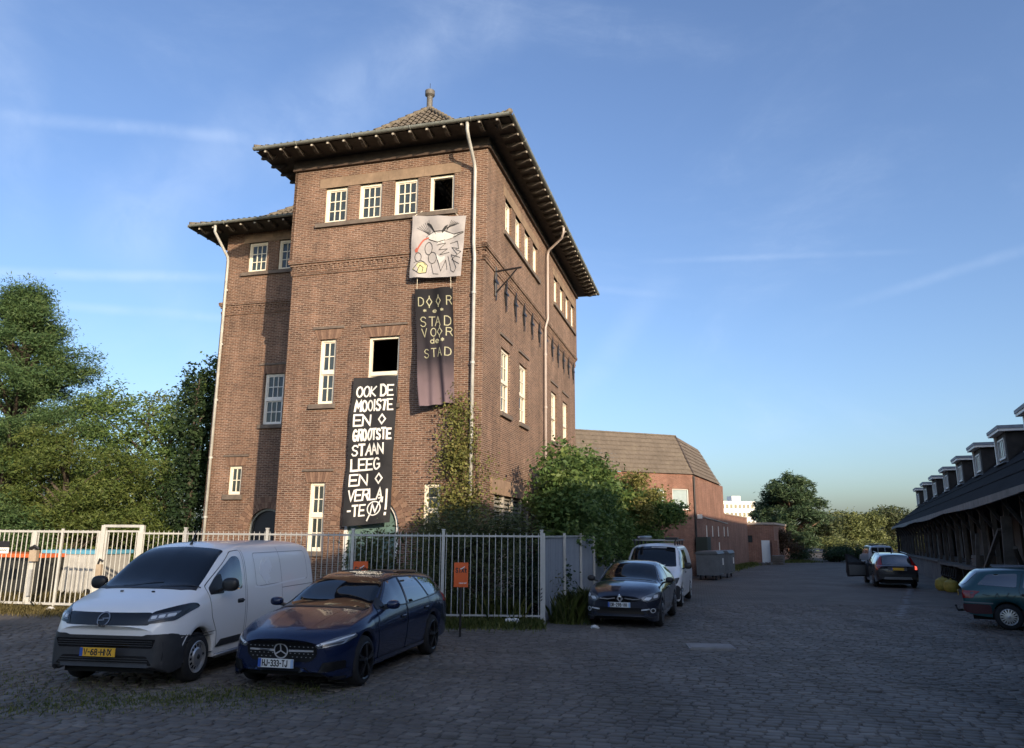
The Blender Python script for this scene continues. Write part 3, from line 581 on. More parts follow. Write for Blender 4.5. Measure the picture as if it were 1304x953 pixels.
# wing eaves and roof
WEZ = 13.9; wx0, wx1, wy0, wy1 = XW-1.05, XL, YW-1.05, YWB+1.05; wr = (wy1-wy0)/2; wz = WEZ+wr*.72
wk = 1.7; wkz = WEZ+wk*.4
for q_ in (((wx0, wy0, WEZ), (wx1, wy0, WEZ), (wx1, wy0+wk, wkz), (wx0+wk, wy0+wk, wkz)), ((wx0, wy1, WEZ), (wx0, wy0, WEZ), (wx0+wk, wy0+wk, wkz), (wx0+wk, wy1-wk, wkz)), ((wx0+wk, wy0+wk, wkz), (wx1, wy0+wk, wkz), (wx1, wy0+wr, wz), (wx0+wr, wy0+wr, wz)), ((wx0+wk, wy1-wk, wkz), (wx0+wk, wy0+wk, wkz), (wx0+wr, wy0+wr, wz), (wx0+wr, wy0+wr, wz)), ((wx1, wy1, WEZ), (wx0, wy1, WEZ), (wx0+wr, wy0+wr, wz), (wx1, wy0+wr, wz))): tile_slope('wing_roof', q_, TILE, TB)
hip_line((wx0, wy0, WEZ), (wx0+wk, wy0+wk, wkz)); hip_line((wx0+wk, wy0+wk, wkz), (wx0+wr, wy0+wr, wz))
soffit(wx0+.05, wx1, wy0+.05, wy1, XW+.1, XL, YW+.1, YWB-.1, WEZ-.1); gutter([(wx0, wy1), (wx0, wy0), (wx1, wy0)], WEZ)
for i in range(10): rafter((wx0+.42+i*.62, YW-.0), (0, -1), WEZ-.1)
for i in range(4): rafter((XW, wy0+.45+i*.6), (-1, 0), WEZ-.1)
# down pipes
def pipe(pts, r_=.05, m=PIPE):
    p = MB().tube(pts, r_, 9).build('downpipe', m, TB, True)
    z = pts[-2][2]-1.2; x, y = pts[-1][0], pts[-1][1]
    while z > .5: MB().tube([(x, y, z), (x, y, z+.07)], r_*1.35, 9).build('pipe_clip', m, p); z -= 2.2
pipe([(-.28, -1.06, EZ-.05), (-.28, -1.06, EZ-.32), (-.28, -.92, EZ-.52), (-.28, -.3, EZ-1.05), (-.28, -.2, EZ-1.25), (-.28, -.2, 10.9), (-.28, -.1, 10.5), (-.28, -.1, 0)], .055)
pipe([(1.06, 7.6, EZ-.05), (1.06, 7.6, EZ-.3), (.95, 7.75, EZ-.5), (.3, 8.3, EZ-.75), (.22, 8.36, EZ-.95), (.22, 8.36, 10.85), (.12, 8.36, 10.5), (.12, 8.36, 0)], .05, mat('pink_grey_pipe', (.42, .36, .33), .5, var=.1))
pipe([(XW+.12, wy0+.04, WEZ-.05), (XW+.12, wy0+.04, WEZ-.35), (XW+.16, YW-.85, WEZ-.55), (XW+.2, YW-.22, WEZ-1.1), (XW+.2, YW-.16, WEZ-1.3), (XW+.2, YW-.12, 0)], .055)
# ================================================================ FENCES
GALV = mat('galvanised_steel', (.40, .41, .40), .5, metal=.25, var=.18, vscale=3)
GALVP = mat('pale_galvanised', (.52, .52, .48), .5, metal=.15, var=.15, vscale=3)
SHEET = mat('grey_blue_sheet', (.235, .27, .315), .5, metal=.2, var=.16, vscale=1.2)
FD = Vector((-math.cos(-.21), -math.sin(-.21), 0)); F0 = Vector((-1.67, 18.89, -.02))
BARM = {}
def bar_mesh(h, r_, key, m):
    """shared picket mesh: a short-pointed round bar"""
    if key not in BARM:
        b = MB().tube([(0, 0, 0), (0, 0, h-.05), (0, 0, h)], [r_, r_, r_*.3], 6); me = bpy.data.meshes.new('bar'); me.from_pydata(b.v, [], b.f); me.materials.append(m); BARM[key] = me
    return BARM[key]
def fence_run(parent, p, q, posts, nbar, m, h=2.08, r_=.0108, z0=.12, postw=.07, off=None):
    """posts, two rails and pickets from p to q in the parent's frame"""
    p, q = Vector(p), Vector(q); d = (q-p); n = len(posts)
    for t in posts:
        c = p+d*t; MB().cbox((c.x, c.y, c.z+1.09), (postw, postw, 2.2)).build('post', m, parent)
        MB().cbox((c.x, c.y, c.z+2.2), (postw+.02, postw+.02, .03)).build('post_cap', m, parent)
    up = Vector((0, 0, 1))
    MB().bar(p+up*(h-.03), q+up*(h-.03), .045, .045).build('rail', m, parent); MB().bar(p+up*(z0+.05), q+up*(z0+.05), .04, .04).build('rail', m, parent)
    for k in range(nbar):
        t = (k+.5)/nbar; c = p+d*t+up*z0; o = link('bar', bar_mesh(h+.045-z0, r_, (round(h, 2), r_, m.name), m), parent); o.location = c
FE = thing('steel_bar_fence', F0, 0, 'grey steel bar fence with square posts, running behind the parked blue estate car', 'fence')
for k in range(3): fence_run(FE, FD*2.4*k, FD*2.4*(k+1), [1], 16, GALV)
fence_run(FE, Vector((2.43, -.10, 0)), Vector((0, 0, 0)), [0, 1], 16, GALV)
e3 = FD*7.2; fence_run(FE, e3, FD*8.53, [], 9, GALVP)
gp = F0+FD*8.53
GT = thing('pedestrian_gate', gp, 0, 'narrow pale steel gate in a raised frame with a lock box', 'gate')
gw = FD*1.2
for c in (Vector((0, 0, 0)), gw): MB().cbox((c.x, c.y, 1.13), (.11, .11, 2.26)).build('gate_post', GALVP, GT)
MB().bar((0, 0, 2.24), gw+Vector((0, 0, 2.24)), .09, .07).build('header_bar', GALVP, GT)
lf = MB(); a, b = gw*.08, gw*.92; up = Vector((0, 0, 1))
for s, e in ((a+up*.12, a+up*2.12), (b+up*.12, b+up*2.12), (a+up*2.1, b+up*2.1), (a+up*.14, b+up*.14)): lf.bar(s, e, .05, .05)
leaf = lf.build('gate_leaf', GALVP, GT)
for k in range(7): o = link('bar', bar_mesh(2.0, .0125, ('gate', 1), GALVP), leaf); o.location = a+(b-a)*((k+.5)/7)+up*.13
LOCK = mat('beige_lock_box', (.36, .29, .21), .6, var=.2)
MB().cbox((gw.x*.97, gw.y*.97-.08, 1.05), (.14, .12, .34)).build('lock_box', LOCK, GT); MB().tube([(gw.x*.9, gw.y-.09, 1.3), (gw.x*.97, gw.y-.12, 1.36), (gw.x*1.02, gw.y-.08, 1.2)], .03, 6).build('chain', BLACKM, GT)
# wide double gate leaves to the left of it
def big_leaf(start, length, label, nb):
    o = thing('swing_gate', start, 0, label, 'gate'); e = FD*length; lf = MB()
    for s, q in ((Vector((0, 0, .12)), Vector((0, 0, 2.1))), (e+up*.12, e+up*2.1), (up*2.08, e+up*2.08), (up*.15, e+up*.15)): lf.bar(s, q, .06, .06)
    lf.build('gate_frame', GALVP, o)
    for k in range(nb): x = link('bar', bar_mesh(2.0, .0135, ('gate', 2), GALVP), o); x.location = e*((k+.5)/nb)+up*.13
    return o
s1 = gp+FD*1.32
g1 = big_leaf(s1, 2.05, 'pale steel swing gate leaf with a chained beige lock box', 13)
MB().cbox((FD.x*1.98, FD.y*1.98-.09, 1.42), (.2, .14, .3)).build('lock_box', LOCK, g1); MB().tube([(FD.x*1.85, FD.y*1.85-.1, 1.6), (FD.x*1.95, FD.y*1.95-.16, 1.68), (FD.x*2.12, FD.y*2.12-.1, 1.62), (FD.x*2.1, FD.y*2.1-.05, 1.5)], .045, 6).build('chain', BLACKM, g1); MB().cbox((FD.x*2.0, FD.y*2.0-.1, .7), (.08, .08, .7)).build('drop_bolt', GALV, g1)
MB().cbox((FD.x*1.2, FD.y*1.2, 1.08), (.06, .06, 2.16)).build('gate_post', GALVP, g1)
s2 = s1+FD*2.12
g2 = big_leaf(s2, 4.0, 'pale steel swing gate leaf carrying a small black and white notice', 26)
nb = MB().cbox((FD.x*.95, FD.y*.95-.05, 1.72), (.34, .02, .17)); nt_ = nb.build('notice', BLACKM, g2); MB().cbox((FD.x*.95, FD.y*.95-.05, 1.55), (.34, .02, .16)).build('notice_panel', WHITEP, nt_)
tx = MB(); fn = lambda u, v, d: (FD.x*.95-.15+u, FD.y*.95-.064, 1.5+v); 
for k in range(5): ribbon(tx, [(.03+k*.05, .04), (.06+k*.05, .07)], .02, fn)
tx.build('notice_print', BLACKM, nt_)
# corrugated sheet fence along the side of the building
SD = Vector((UB.x, UB.y, 0)); S0 = Vector((.76, 18.79, -.04))
SF = thing('corrugated_fence', S0, 0, 'grey blue corrugated steel sheet fence beside the brick building', 'fence')
up = Vector((0, 0, 1)); sx = Vector((SD.y, -SD.x, 0))
def corr_sheet(L, h=2.05):
    b = MB(); n = int(L/.055); 
    for z in (.03, h):
        for k in range(n+1):
            c = SD*(L*k/n)+sx*(.016*(1 if (k//2) % 2 else -1)); b.v.append((c.x, c.y, z))
    for k in range(n): b.f.append((k, k+1, n+2+k, n+1+k)); b.m.append(0)
    me = bpy.data.meshes.new('corrugated_sheet'); me.from_pydata(b.v, [], b.f); me.materials.append(SHEET); return me
CS = corr_sheet(.88)
for k in range(8):
    base = SD*(2.7*k)
    MB().cbox((base.x+sx.x*.05, base.y+sx.y*.05, 1.07), (.07, .07, 2.16)).build('post', GALV, SF)
    for j in range(3): o = link('corrugated_sheet', CS, SF); o.location = base+SD*(.03+.88*j)+sx*(random.uniform(-.006, .006))
    MB().bar(base+up*2.06+sx*.01, base+SD*2.7+up*2.06+sx*.01, .06, .05).build('rail', GALV, SF)
gr = MB(); gfn = lambda u, v, d: tuple(Vector((0, 0, v))+Vector((-.035+u*.07, -.042, 0)))
for v in (.55, .62, .7, .8): ribbon(gr, [(.1, v), (.9, v+.05)], .035, gfn)
gr.build('paint_marks', mat('dark_paint', (.03, .03, .04), .6), SF)

# ================================================================ WAREHOUSE
SLATE = mat('dark_roof_felt', (.012, .012, .014), .95, spec=.1, var=.4, vscale=1.5, bump=.6, bscale=9)
DWOOD = mat('old_dark_wood', (.026, .022, .019), .8, var=.4, vscale=3, bump=.3)
GWOOD = mat('grey_wood', (.095, .084, .072), .8, var=.35, vscale=2.5, bump=.3)
CONC = mat('dirty_concrete', (.11, .105, .095), .9, var=.35, vscale=1.2, bump=.4)
FASC = mat('grey_fascia', (.20, .195, .18), .8, var=.3, vscale=2)
LEAD = mat('lead_flashing', (.20, .23, .27), .6, var=.2)
WH = thing('warehouse', (AP(14, 0).x, AP(14, 0).y, 0), WAZ, 'long dark timber warehouse with dormers and a loading platform along the lane', 'building')
WH.rotation_euler = (0, -WSL, WAZ)
def P(a, p, z): return (a-14, p, z)
EA, RZW, RP = 82.8, 10.7, -13.0
eP, eZ = -4.4, 3.5; sl = (RZW-eZ)/(eP-RP)
rf = MB(); A0 = -60
rf.add([P(A0, eP, eZ), P(EA, eP, eZ), P(EA-8.6, RP, RZW), P(A0, RP, RZW)], [(0, 1, 2, 3)]); rf.add([P(EA, 2*RP-eP, eZ), P(A0, 2*RP-eP, eZ), P(A0, RP, RZW), P(EA-8.6, RP, RZW)], [(0, 1, 2, 3)]); rf.add([P(EA, eP, eZ), P(EA, 2*RP-eP, eZ), P(EA-8.6, RP, RZW)], [(0, 1, 2)])
rf.add([P(A0, eP-.06, eZ-.16), P(EA-.1, eP-.06, eZ-.16), P(EA-8.7, RP, RZW-.2), P(A0, RP, RZW-.2)], [(3, 2, 1, 0)])
ROOFW = rf.build('roof', SLATE, WH)
# battens of felt: horizontal laps as real strips
for k in range(1, 9):
    t = k/9.5; p = eP+(RP-eP)*t; z = eZ+(RZW-eZ)*t; MB().bar(P(16, p, z+.012), P(EA-8.6*t-.3, p, z+.012), .05, .03).build('roof_lap', SLATE, ROOFW)
a = 20.0
while a < EA:
    b = min(a+random.uniform(3.2, 4.6), EA); dz = .05*math.sin(a*.35)+random.uniform(-.02, .02)
    MB().add([P(a, eP+.03, eZ-.19+dz), P(b, eP+.03, eZ-.19+.05*math.sin(b*.35)), P(b, eP+.03, eZ+.03), P(a, eP+.03, eZ+.03), P(a, eP-.05, eZ-.19+dz), P(b, eP-.05, eZ-.19+.05*math.sin(b*.35)), P(b, eP-.05, eZ+.02), P(a, eP-.05, eZ+.02)], [(0, 1, 2, 3), (4, 7, 6, 5), (0, 4, 5, 1), (3, 2, 6, 7), (0, 3, 7, 4), (1, 5, 6, 2)]).build('fascia_board', FASC, WH)
    a = b+.01
MB().add([P(-60, -7.4, -.6), P(EA-1.2, -7.4, -.6), P(EA-1.2, -7.4, 6.2), P(-60, -7.4, 6.2)], [(0, 1, 2, 3)]).add([P(EA-1.2, -7.4, -.6), P(EA-1.2, -18.5, -.6), P(EA-1.2, -18.5, 3.6), P(EA-1.2, -13, 8.4), P(EA-1.2, -7.4, 3.6)], [(0, 1, 2, 3, 4)]).build('wall', mat('tarred_wall', (.02, .018, .016), .85, var=.4, vscale=1.5), WH)
for k in range(11): MB().box(EA-1.5-14, EA-1.42-14, -7.4+k*.25, -7.17+k*.25, 1.0, 3.9).build('end_board', DWOOD, WH)
MB().box(46.5-14, EA-1-14, -7.4, -4.62, -.7, 1.05).build('platform', CONC, WH)
MB().box(46.4-14, EA-.9-14, -7.4, -4.5, 1.05, 1.13).build('platform_edge', GWOOD, WH)
for k in range(9):
    x0 = 23.3+k*2.56; MB().box(x0-14, x0+2.53-14, -7.4, -4.52, .98+random.uniform(-.02, .02), 1.09).build('deck_board', GWOOD, WH)
for k in range(10):
    x0 = 23.4+k*2.5; MB().box(x0-14, x0+.2-14, -4.85, -4.65, -.5, .97).build('deck_leg', DWOOD, WH)
for k in range(8): x0 = 40+k*.8; MB().tube([P(x0, -4.6, .85), P(x0+.05, -4.55, .5), P(x0+.3, -4.55, .45)], .05, 6).build('rubber_fender', BLACKM, WH)
a = 24.4; i = 0
while a < EA-2:
    MB().box(a-14, a+.15-14, -5.12, -4.97, 1.05, 3.6).build('post', GWOOD, WH)
    MB().bar(P(a+.1, -5.05, 2.5), P(a+.1, -4.55, 3.3), .1, .1).build('strut', DWOOD, WH); 
    if i % 3 != 1: MB().box(a+.75-14, a+2.05-14, -6.95-.15*(i % 2), -6.88, 1.1, 3.1+.2*(i % 2)).build('sliding_door', mat('door_grey_%d' % (i % 2), (.075+.02*(i % 2), .068+.018*(i % 2), .058+.016*(i % 2)), .8, var=.3, vscale=1.5), WH)
    a += 2.55+.25*math.sin(i*2.1); i += 1
for (p, q, w_) in ((P(33.5, -4.8, 1.1), P(30.3, -4.9, 2.5), .13), (P(29.4, -4.9, 1.15), P(29.6, -5.0, 2.9), .3), (P(30.0, -5.4, 1.1), P(28.2, -4.9, 1.9), .1), (P(35.0, -4.75, 1.1), P(35.2, -4.9, 2.4), .12)): MB().bar(p, q, w_, .1).build('leaning_timber', GWOOD, WH)
crate = MB().box(36.0-14, 37.3-14, -5.6, -4.9, 1.1, 1.55); 
for k in range(3): crate.box(35.98-14, 37.32-14, -4.9, -4.87, 1.12+k*.15, 1.23+k*.15)
tag(crate.build('wooden_crate', GWOOD, None), 'grey wooden crate standing on the warehouse loading platform', 'crate')
cr_ = bpy.data.objects['wooden_crate']; cr_.location = WH.location; cr_.rotation_euler = WH.rotation_euler
for t in (81.87, 74.61, 67.33, 60.2, 53.42, 46.79, 40.34, 34.06):
    a0, a1 = t-2.25+random.uniform(-.06, .06), t-.18; zb, zt = 5.45, 6.84+random.uniform(-.04, .04)
    D = MB(); D.add([P(a0, -6.8, zb), P(a1, -6.8, zb), P(a1, -6.8, zt), P(a0, -6.8, zt)], [(0, 1, 2, 3)])
    for aa in (a0, a1): D.add([P(aa, -6.8, zb), P(aa, -6.8, zt), P(aa, -8.5, zt)], [(0, 1, 2)])
    d = D.build('dormer', DWOOD, WH)
    MB().box(a0-.3-14, a1+.22-14, -9.2, -6.48, zt+.1, zt+.24).build('dormer_roof', LEAD, d); MB().box(a0-.27-14, a1+.19-14, -9.1, -6.51, zt-.01, zt+.098).build('dormer_fascia', WHITEP, d)
    fr = MB(); w0, w1, z0, z1 = a0+.3, a1-.35, 5.68, 6.58; fnw = lambda u, v, d_: P(u, -6.8-d_, v)
    for rr in (rect(w0, w0+.07, z0, z1), rect(w1-.07, w1, z0, z1), rect(w0, w1, z0, z0+.08), rect(w0, w1, z1-.07, z1)): fr.prism(rr, fnw, -.04, .02)
    for k in range(1, 4): u = w0+(w1-w0)*k/4; fr.prism(rect(u-.022, u+.022, z0, z1), fnw, -.03, .02)
    fr.build('dormer_window', WHITEP, d); MB().prism(rect(w0, w1, z0, z1), fnw, -.012, -.008).build('dormer_pane', PANE, d)
    MB().box(a1-.12-14, a1+.03-14, -6.82, -6.7, 5.5, zt-.02).build('corner_board', WHITEP, d); MB().bar(P(a0-.1, -6.69, 5.475), P(a1+.1, -6.69, 5.475), .2, .03).build('lead_apron', LEAD, d)
YEL = mat('yellow_float', (.36, .28, .05), .7, var=.3, vscale=4)
for i, (a, p, r_) in enumerate(((39.7, -3.95, .29), (38.6, -3.85, .33), (37.6, -4.05, .30), (40.5, -4.2, .25))):
    q = AP(a, p); b = MB().lathe([(0, 0), (.55*r_*1.2, .0), (r_*.92, r_*.3), (r_, r_*.8), (r_*.85, r_*1.35), (r_*.45, r_*1.62), (r_*.12, r_*1.68), (r_*.1, r_*1.85), (0, r_*1.85)], 18)
    o = b.build('mooring_float', YEL, None, 'auto'); o.location = (q.x, q.y, gz(q.x, q.y)); tag(o, ['yellow float leaning between two larger floats by the platform', 'largest yellow float lying before the loading platform', 'yellow float closest to the old teal estate car', 'smallest yellow float touching the concrete platform wall'][i], 'float', 'yellow floats by the platform')

# ================================================================ RED BUILDING
q = AP(45.2, 8.0); RB = thing('red_building', (q.x, q.y, -.42), WAZ, 'red brick building with a steep brown tiled mansard roof and chamfered corner', 'building')
RT = tile_mat('brown_flat_tiles', (.10, .082, .064), (.14, .115, .09), .3, .3, (.175, .15, .11))
c45 = math.sqrt(.5)
f1 = lambda u, v, d: (-c45*u+c45*d, c45*u+c45*d, v)       # chamfered face, u from the corner
f2 = lambda u, v, d: (u, d, v)
H1 = [rect(.28, 1.42, 3.9, 5.12), rect(1.95, 2.85, 3.9, 5.12)]
wall('wall', f1, rect(0, 10, 0, 5.98), H1, RB, REDB)
SW = [4.5, 6.9, 9.5, 12.3, 14.2]
H2 = [rect(u-.26, u+.26, 2.35, 3.05) for u in SW]+[rect(9.35, 9.95, .9, 1.95)]
V2 = [(0, 0), (27.2, 0), (27.2, 3.95), (12.6, 3.95), (12.6, 6.0), (0, 6.0)]
wall('wall', f2, V2, H2, RB, REDB, .15)
MB().add([(12.6, 0, 3.9), (12.6, 7, 3.9), (12.6, 7, 6), (12.6, 0, 6)], [(0, 1, 2, 3)]).add([(27.2, 0, 0), (27.2, 8, 0), (27.2, 8, 3.95), (27.2, 0, 3.95)], [(0, 1, 2, 3)]).add([(12.6, 0, 3.95), (27.2, 0, 3.95), (27.2, 8, 3.95), (12.6, 8, 3.95)], [(0, 1, 2, 3)]).add([(-7, 7, 0), (12.6, 7, 0), (12.6, 7, 6), (-7, 7, 6)], [(0, 1, 2, 3)]).build('rear_wall', REDB, RB)
MB().box(12.6, 27.3, -.05, .12, 3.95, 4.03).build('coping', mat('pale_coping', (.34, .27, .21), .8), RB)
for h in H1:
    fr = MB(); u0, u1, z0, z1 = h[0][0], h[1][0], h[0][1], h[2][1]
    for rr in (rect(u0, u0+.06, z0, z1), rect(u1-.06, u1, z0, z1), rect(u0, u1, z0, z0+.07), rect(u0, u1, z1-.05, z1)): fr.prism(rr, f1, .06, .16)
    wn = fr.build('window', WHITEP, RB); MB().prism(rect(u0, u1, z0, z1), f1, .13, .14).build('pane', mat('curtained_glass', (.34, .42, .43), .12, spec=.8, var=.15, vscale=3), wn)
for h in H2:
    fr = MB(); u0, u1, z0, z1 = h[0][0], h[1][0], h[0][1], h[2][1]
    for rr in (rect(u0, u0+.07, z0, z1), rect(u1-.05, u1, z0, z1), rect(u0, u1, z0, z0+.05), rect(u0, u1, z1-.05, z1), rect((u0+u1)/2-.02, (u0+u1)/2+.02, z0, z1)): fr.prism(rr, f2, .02, .12)
    wn = fr.build('window', WHITEP, RB); MB().prism(rect(u0, u1, z0, z1), f2, .09, .1).build('pane', PANE, wn); MB().prism(rect(u0-.05, u1+.05, z0-.08, z0), f2, -.04, .1).build('sill', mat('brown_sill', (.10, .05, .04), .7), wn)
def off(u1_, v): return (u1_[0], u1_[1], v)
zt_ = 8.35; d_ = 1.0
h1 = (d_*math.tan(R(22.5))*1.0, d_, zt_); h1 = (0.414*d_, d_, zt_)  # inset of the chamfer corner
b0 = (0, 0, 6.0); bL = (-7.07, 7.07, 6.0); tL = (-7.07+.414*d_, 7.07+d_*.6, zt_); bR = (11.0, 0, 6.0); tR = (8.4, d_, zt_)
eo = .08
tile_slope('roof', ((bL[0]-eo*c45, bL[1]-eo*c45, 5.98), (b0[0]-.03, -eo, 5.98), h1, (-7.07+.7*d_, 7.07+.7*d_, zt_)), RT, RB, row=.3, colw=.33, amp=.012)
tile_slope('roof', ((b0[0]-.03, -eo, 5.98), (bR[0], -eo, 5.98), tR, h1), RT, RB, row=.3, colw=.33, amp=.012)
MB().add([bR, (11.0, 7, 6.0), (8.4, 7, zt_), tR], [(0, 1, 2, 3)]).add([h1, tR, (8.4, 7, zt_), (-6.3, 7.8, zt_)], [(0, 1, 2, 3)]).build('roof', RT, RB)
MB().bar((-.03, -eo, 6.02), (h1[0], h1[1], zt_+.03), .12, .08).build('hip_flashing', mat('hip_dark', (.05, .04, .035), .7), RB)
for k in range(22):
    t0, t1 = k/22, (k+1.1)/22; e = (-7.07+.7, 7.77, zt_); MB().tube([Vector(e).lerp(Vector(h1), t0)+Vector((0, 0, .03)), Vector(e).lerp(Vector(h1), t1)+Vector((0, 0, .02))], .07, 6).build('ridge_tile', RT, RB)
MB().tube([(.12, -.08, 0), (.12, -.08, 5.9)], .06, 8).build('downpipe', BLACKM, RB); MB().cbox((1.2, -.15, 3.55), (.3, .25, .25)).build('security_lamp', WHITEP, RB)
MB().box(-.2, 1.1, -.75, -.1, 1.55, 2.35).build('vent_box', mat('dark_green_box', (.02, .03, .025), .6), RB)
MB().tube([(1.2, -.05, 3.6), (14, -.05, 3.3)], .03, 5).build('cable', PIPE, RB)
MB().lathe([(0, 0), (.35, 0), (.35, .25), (.2, .4), (0, .45)], 12, c=(-5.3, 8.4, zt_)).build('roof_vent', WHITEP, RB, 'auto')
# low block beyond with a white door
q = AP(76, 6.0); LB = thing('low_brick_block', (q.x, q.y, -.62), WAZ, 'low flat-roofed red brick block with a white door, past the red building', 'building')
fL = lambda u, v, d: (d, u, v)
wall('wall', fL, rect(0, 6, 0, 3.7), [rect(2.0, 3.9, 1.95, 2.6)], LB, REDB, .15)
wall('wall', f2, rect(0, 20, 0, 3.7), [], LB, REDB)
MB().box(0, 20, 0, 6, 3.7, 3.75).box(-.12, 20.1, -.12, 6.1, 3.62, 3.82).build('roof', mat('roof_edge_pale', (.30, .25, .21), .7), LB)
MB().box(-.05, -.0, .45, 1.2, 0, 2.15).build('door', mat('white_door', (.6, .62, .62), .5, var=.05), LB); MB().prism(rect(2.0, 3.9, 1.95, 2.6), fL, .1, .11).build('pane', PANE, LB); MB().prism(rect(2.85, 2.95, 1.95, 2.6), fL, .05, .12).build('window_bar', WHITEP, LB)
MB().box(-.6, -.02, -.3, .2, 0, 2.15).build('wall_stub', REDB, LB)
# white office block far away
OB = thing('office_block', (51.5, 170, -.6), .1, 'distant white office block with ribbon windows behind the red building', 'building')
MB().box(-4.6, 3.4, 0, 12, 0, 9.6).build('wall', WHITEP, OB)
for z in (4.6, 6.5, 8.3):
    st = MB().box(-4.65, 3.45, -.05, 0, z, z+.9).build('window_band', PANE, OB)
    for k in range(9): MB().box(-4.6+k*.98, -4.25+k*.98, -.1, -.06, z, z+.9).build('mullion', WHITEP, st)
MB().box(-4.8, 3.6, -.2, 12, 9.6, 9.9).build('roof_edge', WHITEP, OB); MB().box(-.5, 1.5, 3, 6, 9.9, 11.2).build('plant_room', WHITEP, OB)
# ================================================================ BANNERS
def dens(pts, step=.06):
    o = [pts[0]]
    for a, b in zip(pts, pts[1:]):
        n = max(1, int((Vector(b)-Vector(a)).length/step))
        o += [(a[0]+(b[0]-a[0])*k/n, a[1]+(b[1]-a[1])*k/n) for k in range(1, n+1)]
    return o
def banner(name, corners, fold, mcloth, label, nu=40, nv=60):
    """corners in facade coordinates (top-left, top-right, bottom-right, bottom-left) and fold(u,v) = distance off the wall"""
    tl, tr, br, bl = (Vector(c) for c in corners)
    bc = (bl+br)/2; wp = BC+UA*bc.x; root = thing(name, (wp.x, wp.y, bc.y-.03), AZ, label, 'banner')
    def fn(u, v, d=0):
        p = (bl*(1-u)+br*u)*(1-v)+(tl*(1-u)+tr*u)*v
        return (p.x-bc.x, -fold(u, v)-d, p.y-bc.y)
    b = MB()
    for j in range(nv+1):
        for i in range(nu+1): b.v.append(fn(i/nu, j/nv))
    for j in range(nv):
        for i in range(nu): b.f.append((j*(nu+1)+i, j*(nu+1)+i+1, (j+1)*(nu+1)+i+1, (j+1)*(nu+1)+i)); b.m.append(0)
    return root, fn, b.build('cloth', mcloth, root, True)
def cloth_mat(name, stops):
    m = bpy.data.materials.new(name); m.use_nodes = True; t = m.node_tree; b = t.nodes['Principled BSDF']; b.inputs['Roughness'].default_value = .85; b.inputs['Specular IOR Level'].default_value = .2
    tcn = t.nodes.new('ShaderNodeTexCoord'); sp = t.nodes.new('ShaderNodeSeparateXYZ'); t.links.new(tcn.outputs['Generated'], sp.inputs[0])
    n = t.nodes.new('ShaderNodeTexNoise'); n.inputs['Scale'].default_value = 2.5; n.inputs['Detail'].default_value = 5; t.links.new(tcn.outputs['Object'], n.inputs['Vector'])
    ad = t.nodes.new('ShaderNodeMath'); ad.operation = 'MULTIPLY_ADD'; ad.inputs[1].default_value = .12; t.links.new(n.outputs['Fac'], ad.inputs[0]); t.links.new(sp.outputs[2], ad.inputs[2])
    cr = t.nodes.new('ShaderNodeValToRGB'); e = cr.color_ramp.elements
    e[0].position = stops[0][0]; e[0].color = rgb(stops[0][1]); e[1].position = stops[-1][0]; e[1].color = rgb(stops[-1][1])
    for p, c in stops[1:-1]: x = e.new(p); x.color = rgb(c)
    t.links.new(ad.outputs[0], cr.inputs[0]); t.links.new(cr.outputs[0], b.inputs['Base Color']); return m
PAINTW = mat('white_brush_paint', (.78, .76, .70), .7, var=.12, vscale=14)
PAINTY = mat('pale_yellow_paint', (.33, .32, .21), .7, var=.15, vscale=14)
INK = mat('black_ink', (.02, .02, .02), .7); REDI = mat('red_paint', (.38, .09, .06), .7); YELI = mat('yellow_wash', (.48, .46, .24), .8)
# black lettered banner ------------------------------------------------
rb, fn, cl = banner('lettered_banner', [(-4.14, 6.83), (-2.69, 6.84), (-2.71, 2.42), (-4.24, 2.28)], lambda u, v: .15+.03*math.sin(u*9+v*2)+.025*math.sin(v*11+u*3)+.012*math.sin(v*27+u*9)+.06*(1-v)+.05*max(0, .12-v)*8*math.sin(u*12)*.3, mat('black_cloth', (.018, .018, .02), .85, var=.3), 'black cloth banner with white hand painted capitals hanging over the teal door')
rnd = random.Random(3); L = MB(); NL = MB()
lines = ['OOK DE', 'MOOISTE', 'EN', 'GROOTSTE', 'STAAN', 'LEEG', 'EN', 'VERLA', '-TE']
ends = [.93, .93, .45, .93, .80, .72, .45, .80, .45]
for i, (s, e) in enumerate(zip(lines, ends)):
    v0 = 1-.135-i*.1005; n = sum(.3 if c in 'I' else .6 if c == ' ' else 1.15 if c == 'M' else .75 if c == '-' else 1 for c in s); gap = .028; cw = (e-.1-gap*(len(s)-1))/n
    raw = MB()
    def dn(u, v, d): return (u, v, 0)
    u = .10
    for ch_ in s:
        if ch_ == ' ': u += cw*.6+gap; continue
        wd = cw*(.3 if ch_ == 'I' else .75 if ch_ == '-' else 1.15 if ch_ == 'M' else 1.0); hj = 1+rnd.uniform(-.06, .06); sk = rnd.uniform(-.02, .02)
        for st in GL[ch_]:
            pts = [(u+p[0]*wd+sk*p[1], v0+p[1]*.070*hj) for p in st]; pts = dens(pts, .02)
            ribbon2 = [(a*1.45, b*4.45) for a, b in pts]; ribbon(L, ribbon2, .055*(1+rnd.uniform(-.2, .2)), lambda a, b, d: fn(a/1.45, b/4.45, .014))
        u += wd+gap
f2d = lambda a, b, d: fn(a/1.45, b/4.45, .014)
for (cx, cy) in ((.72, 1-.30), (.72, 1-.702)): ribbon(L, dens([((cx+dx)*1.45, (cy+dy)*4.45) for dx, dy in ((0, .032), (.075, 0), (0, -.032), (-.075, 0), (0, .032))], .04), .045, f2d)
circ = dens([(.65*1.45+.2*math.cos(R(t)), (1-.905)*4.45+.03+.2*math.sin(R(t))) for t in range(0, 361, 15)], .05); circ[-1] = circ[0]; ribbon(L, circ, .035, f2d)
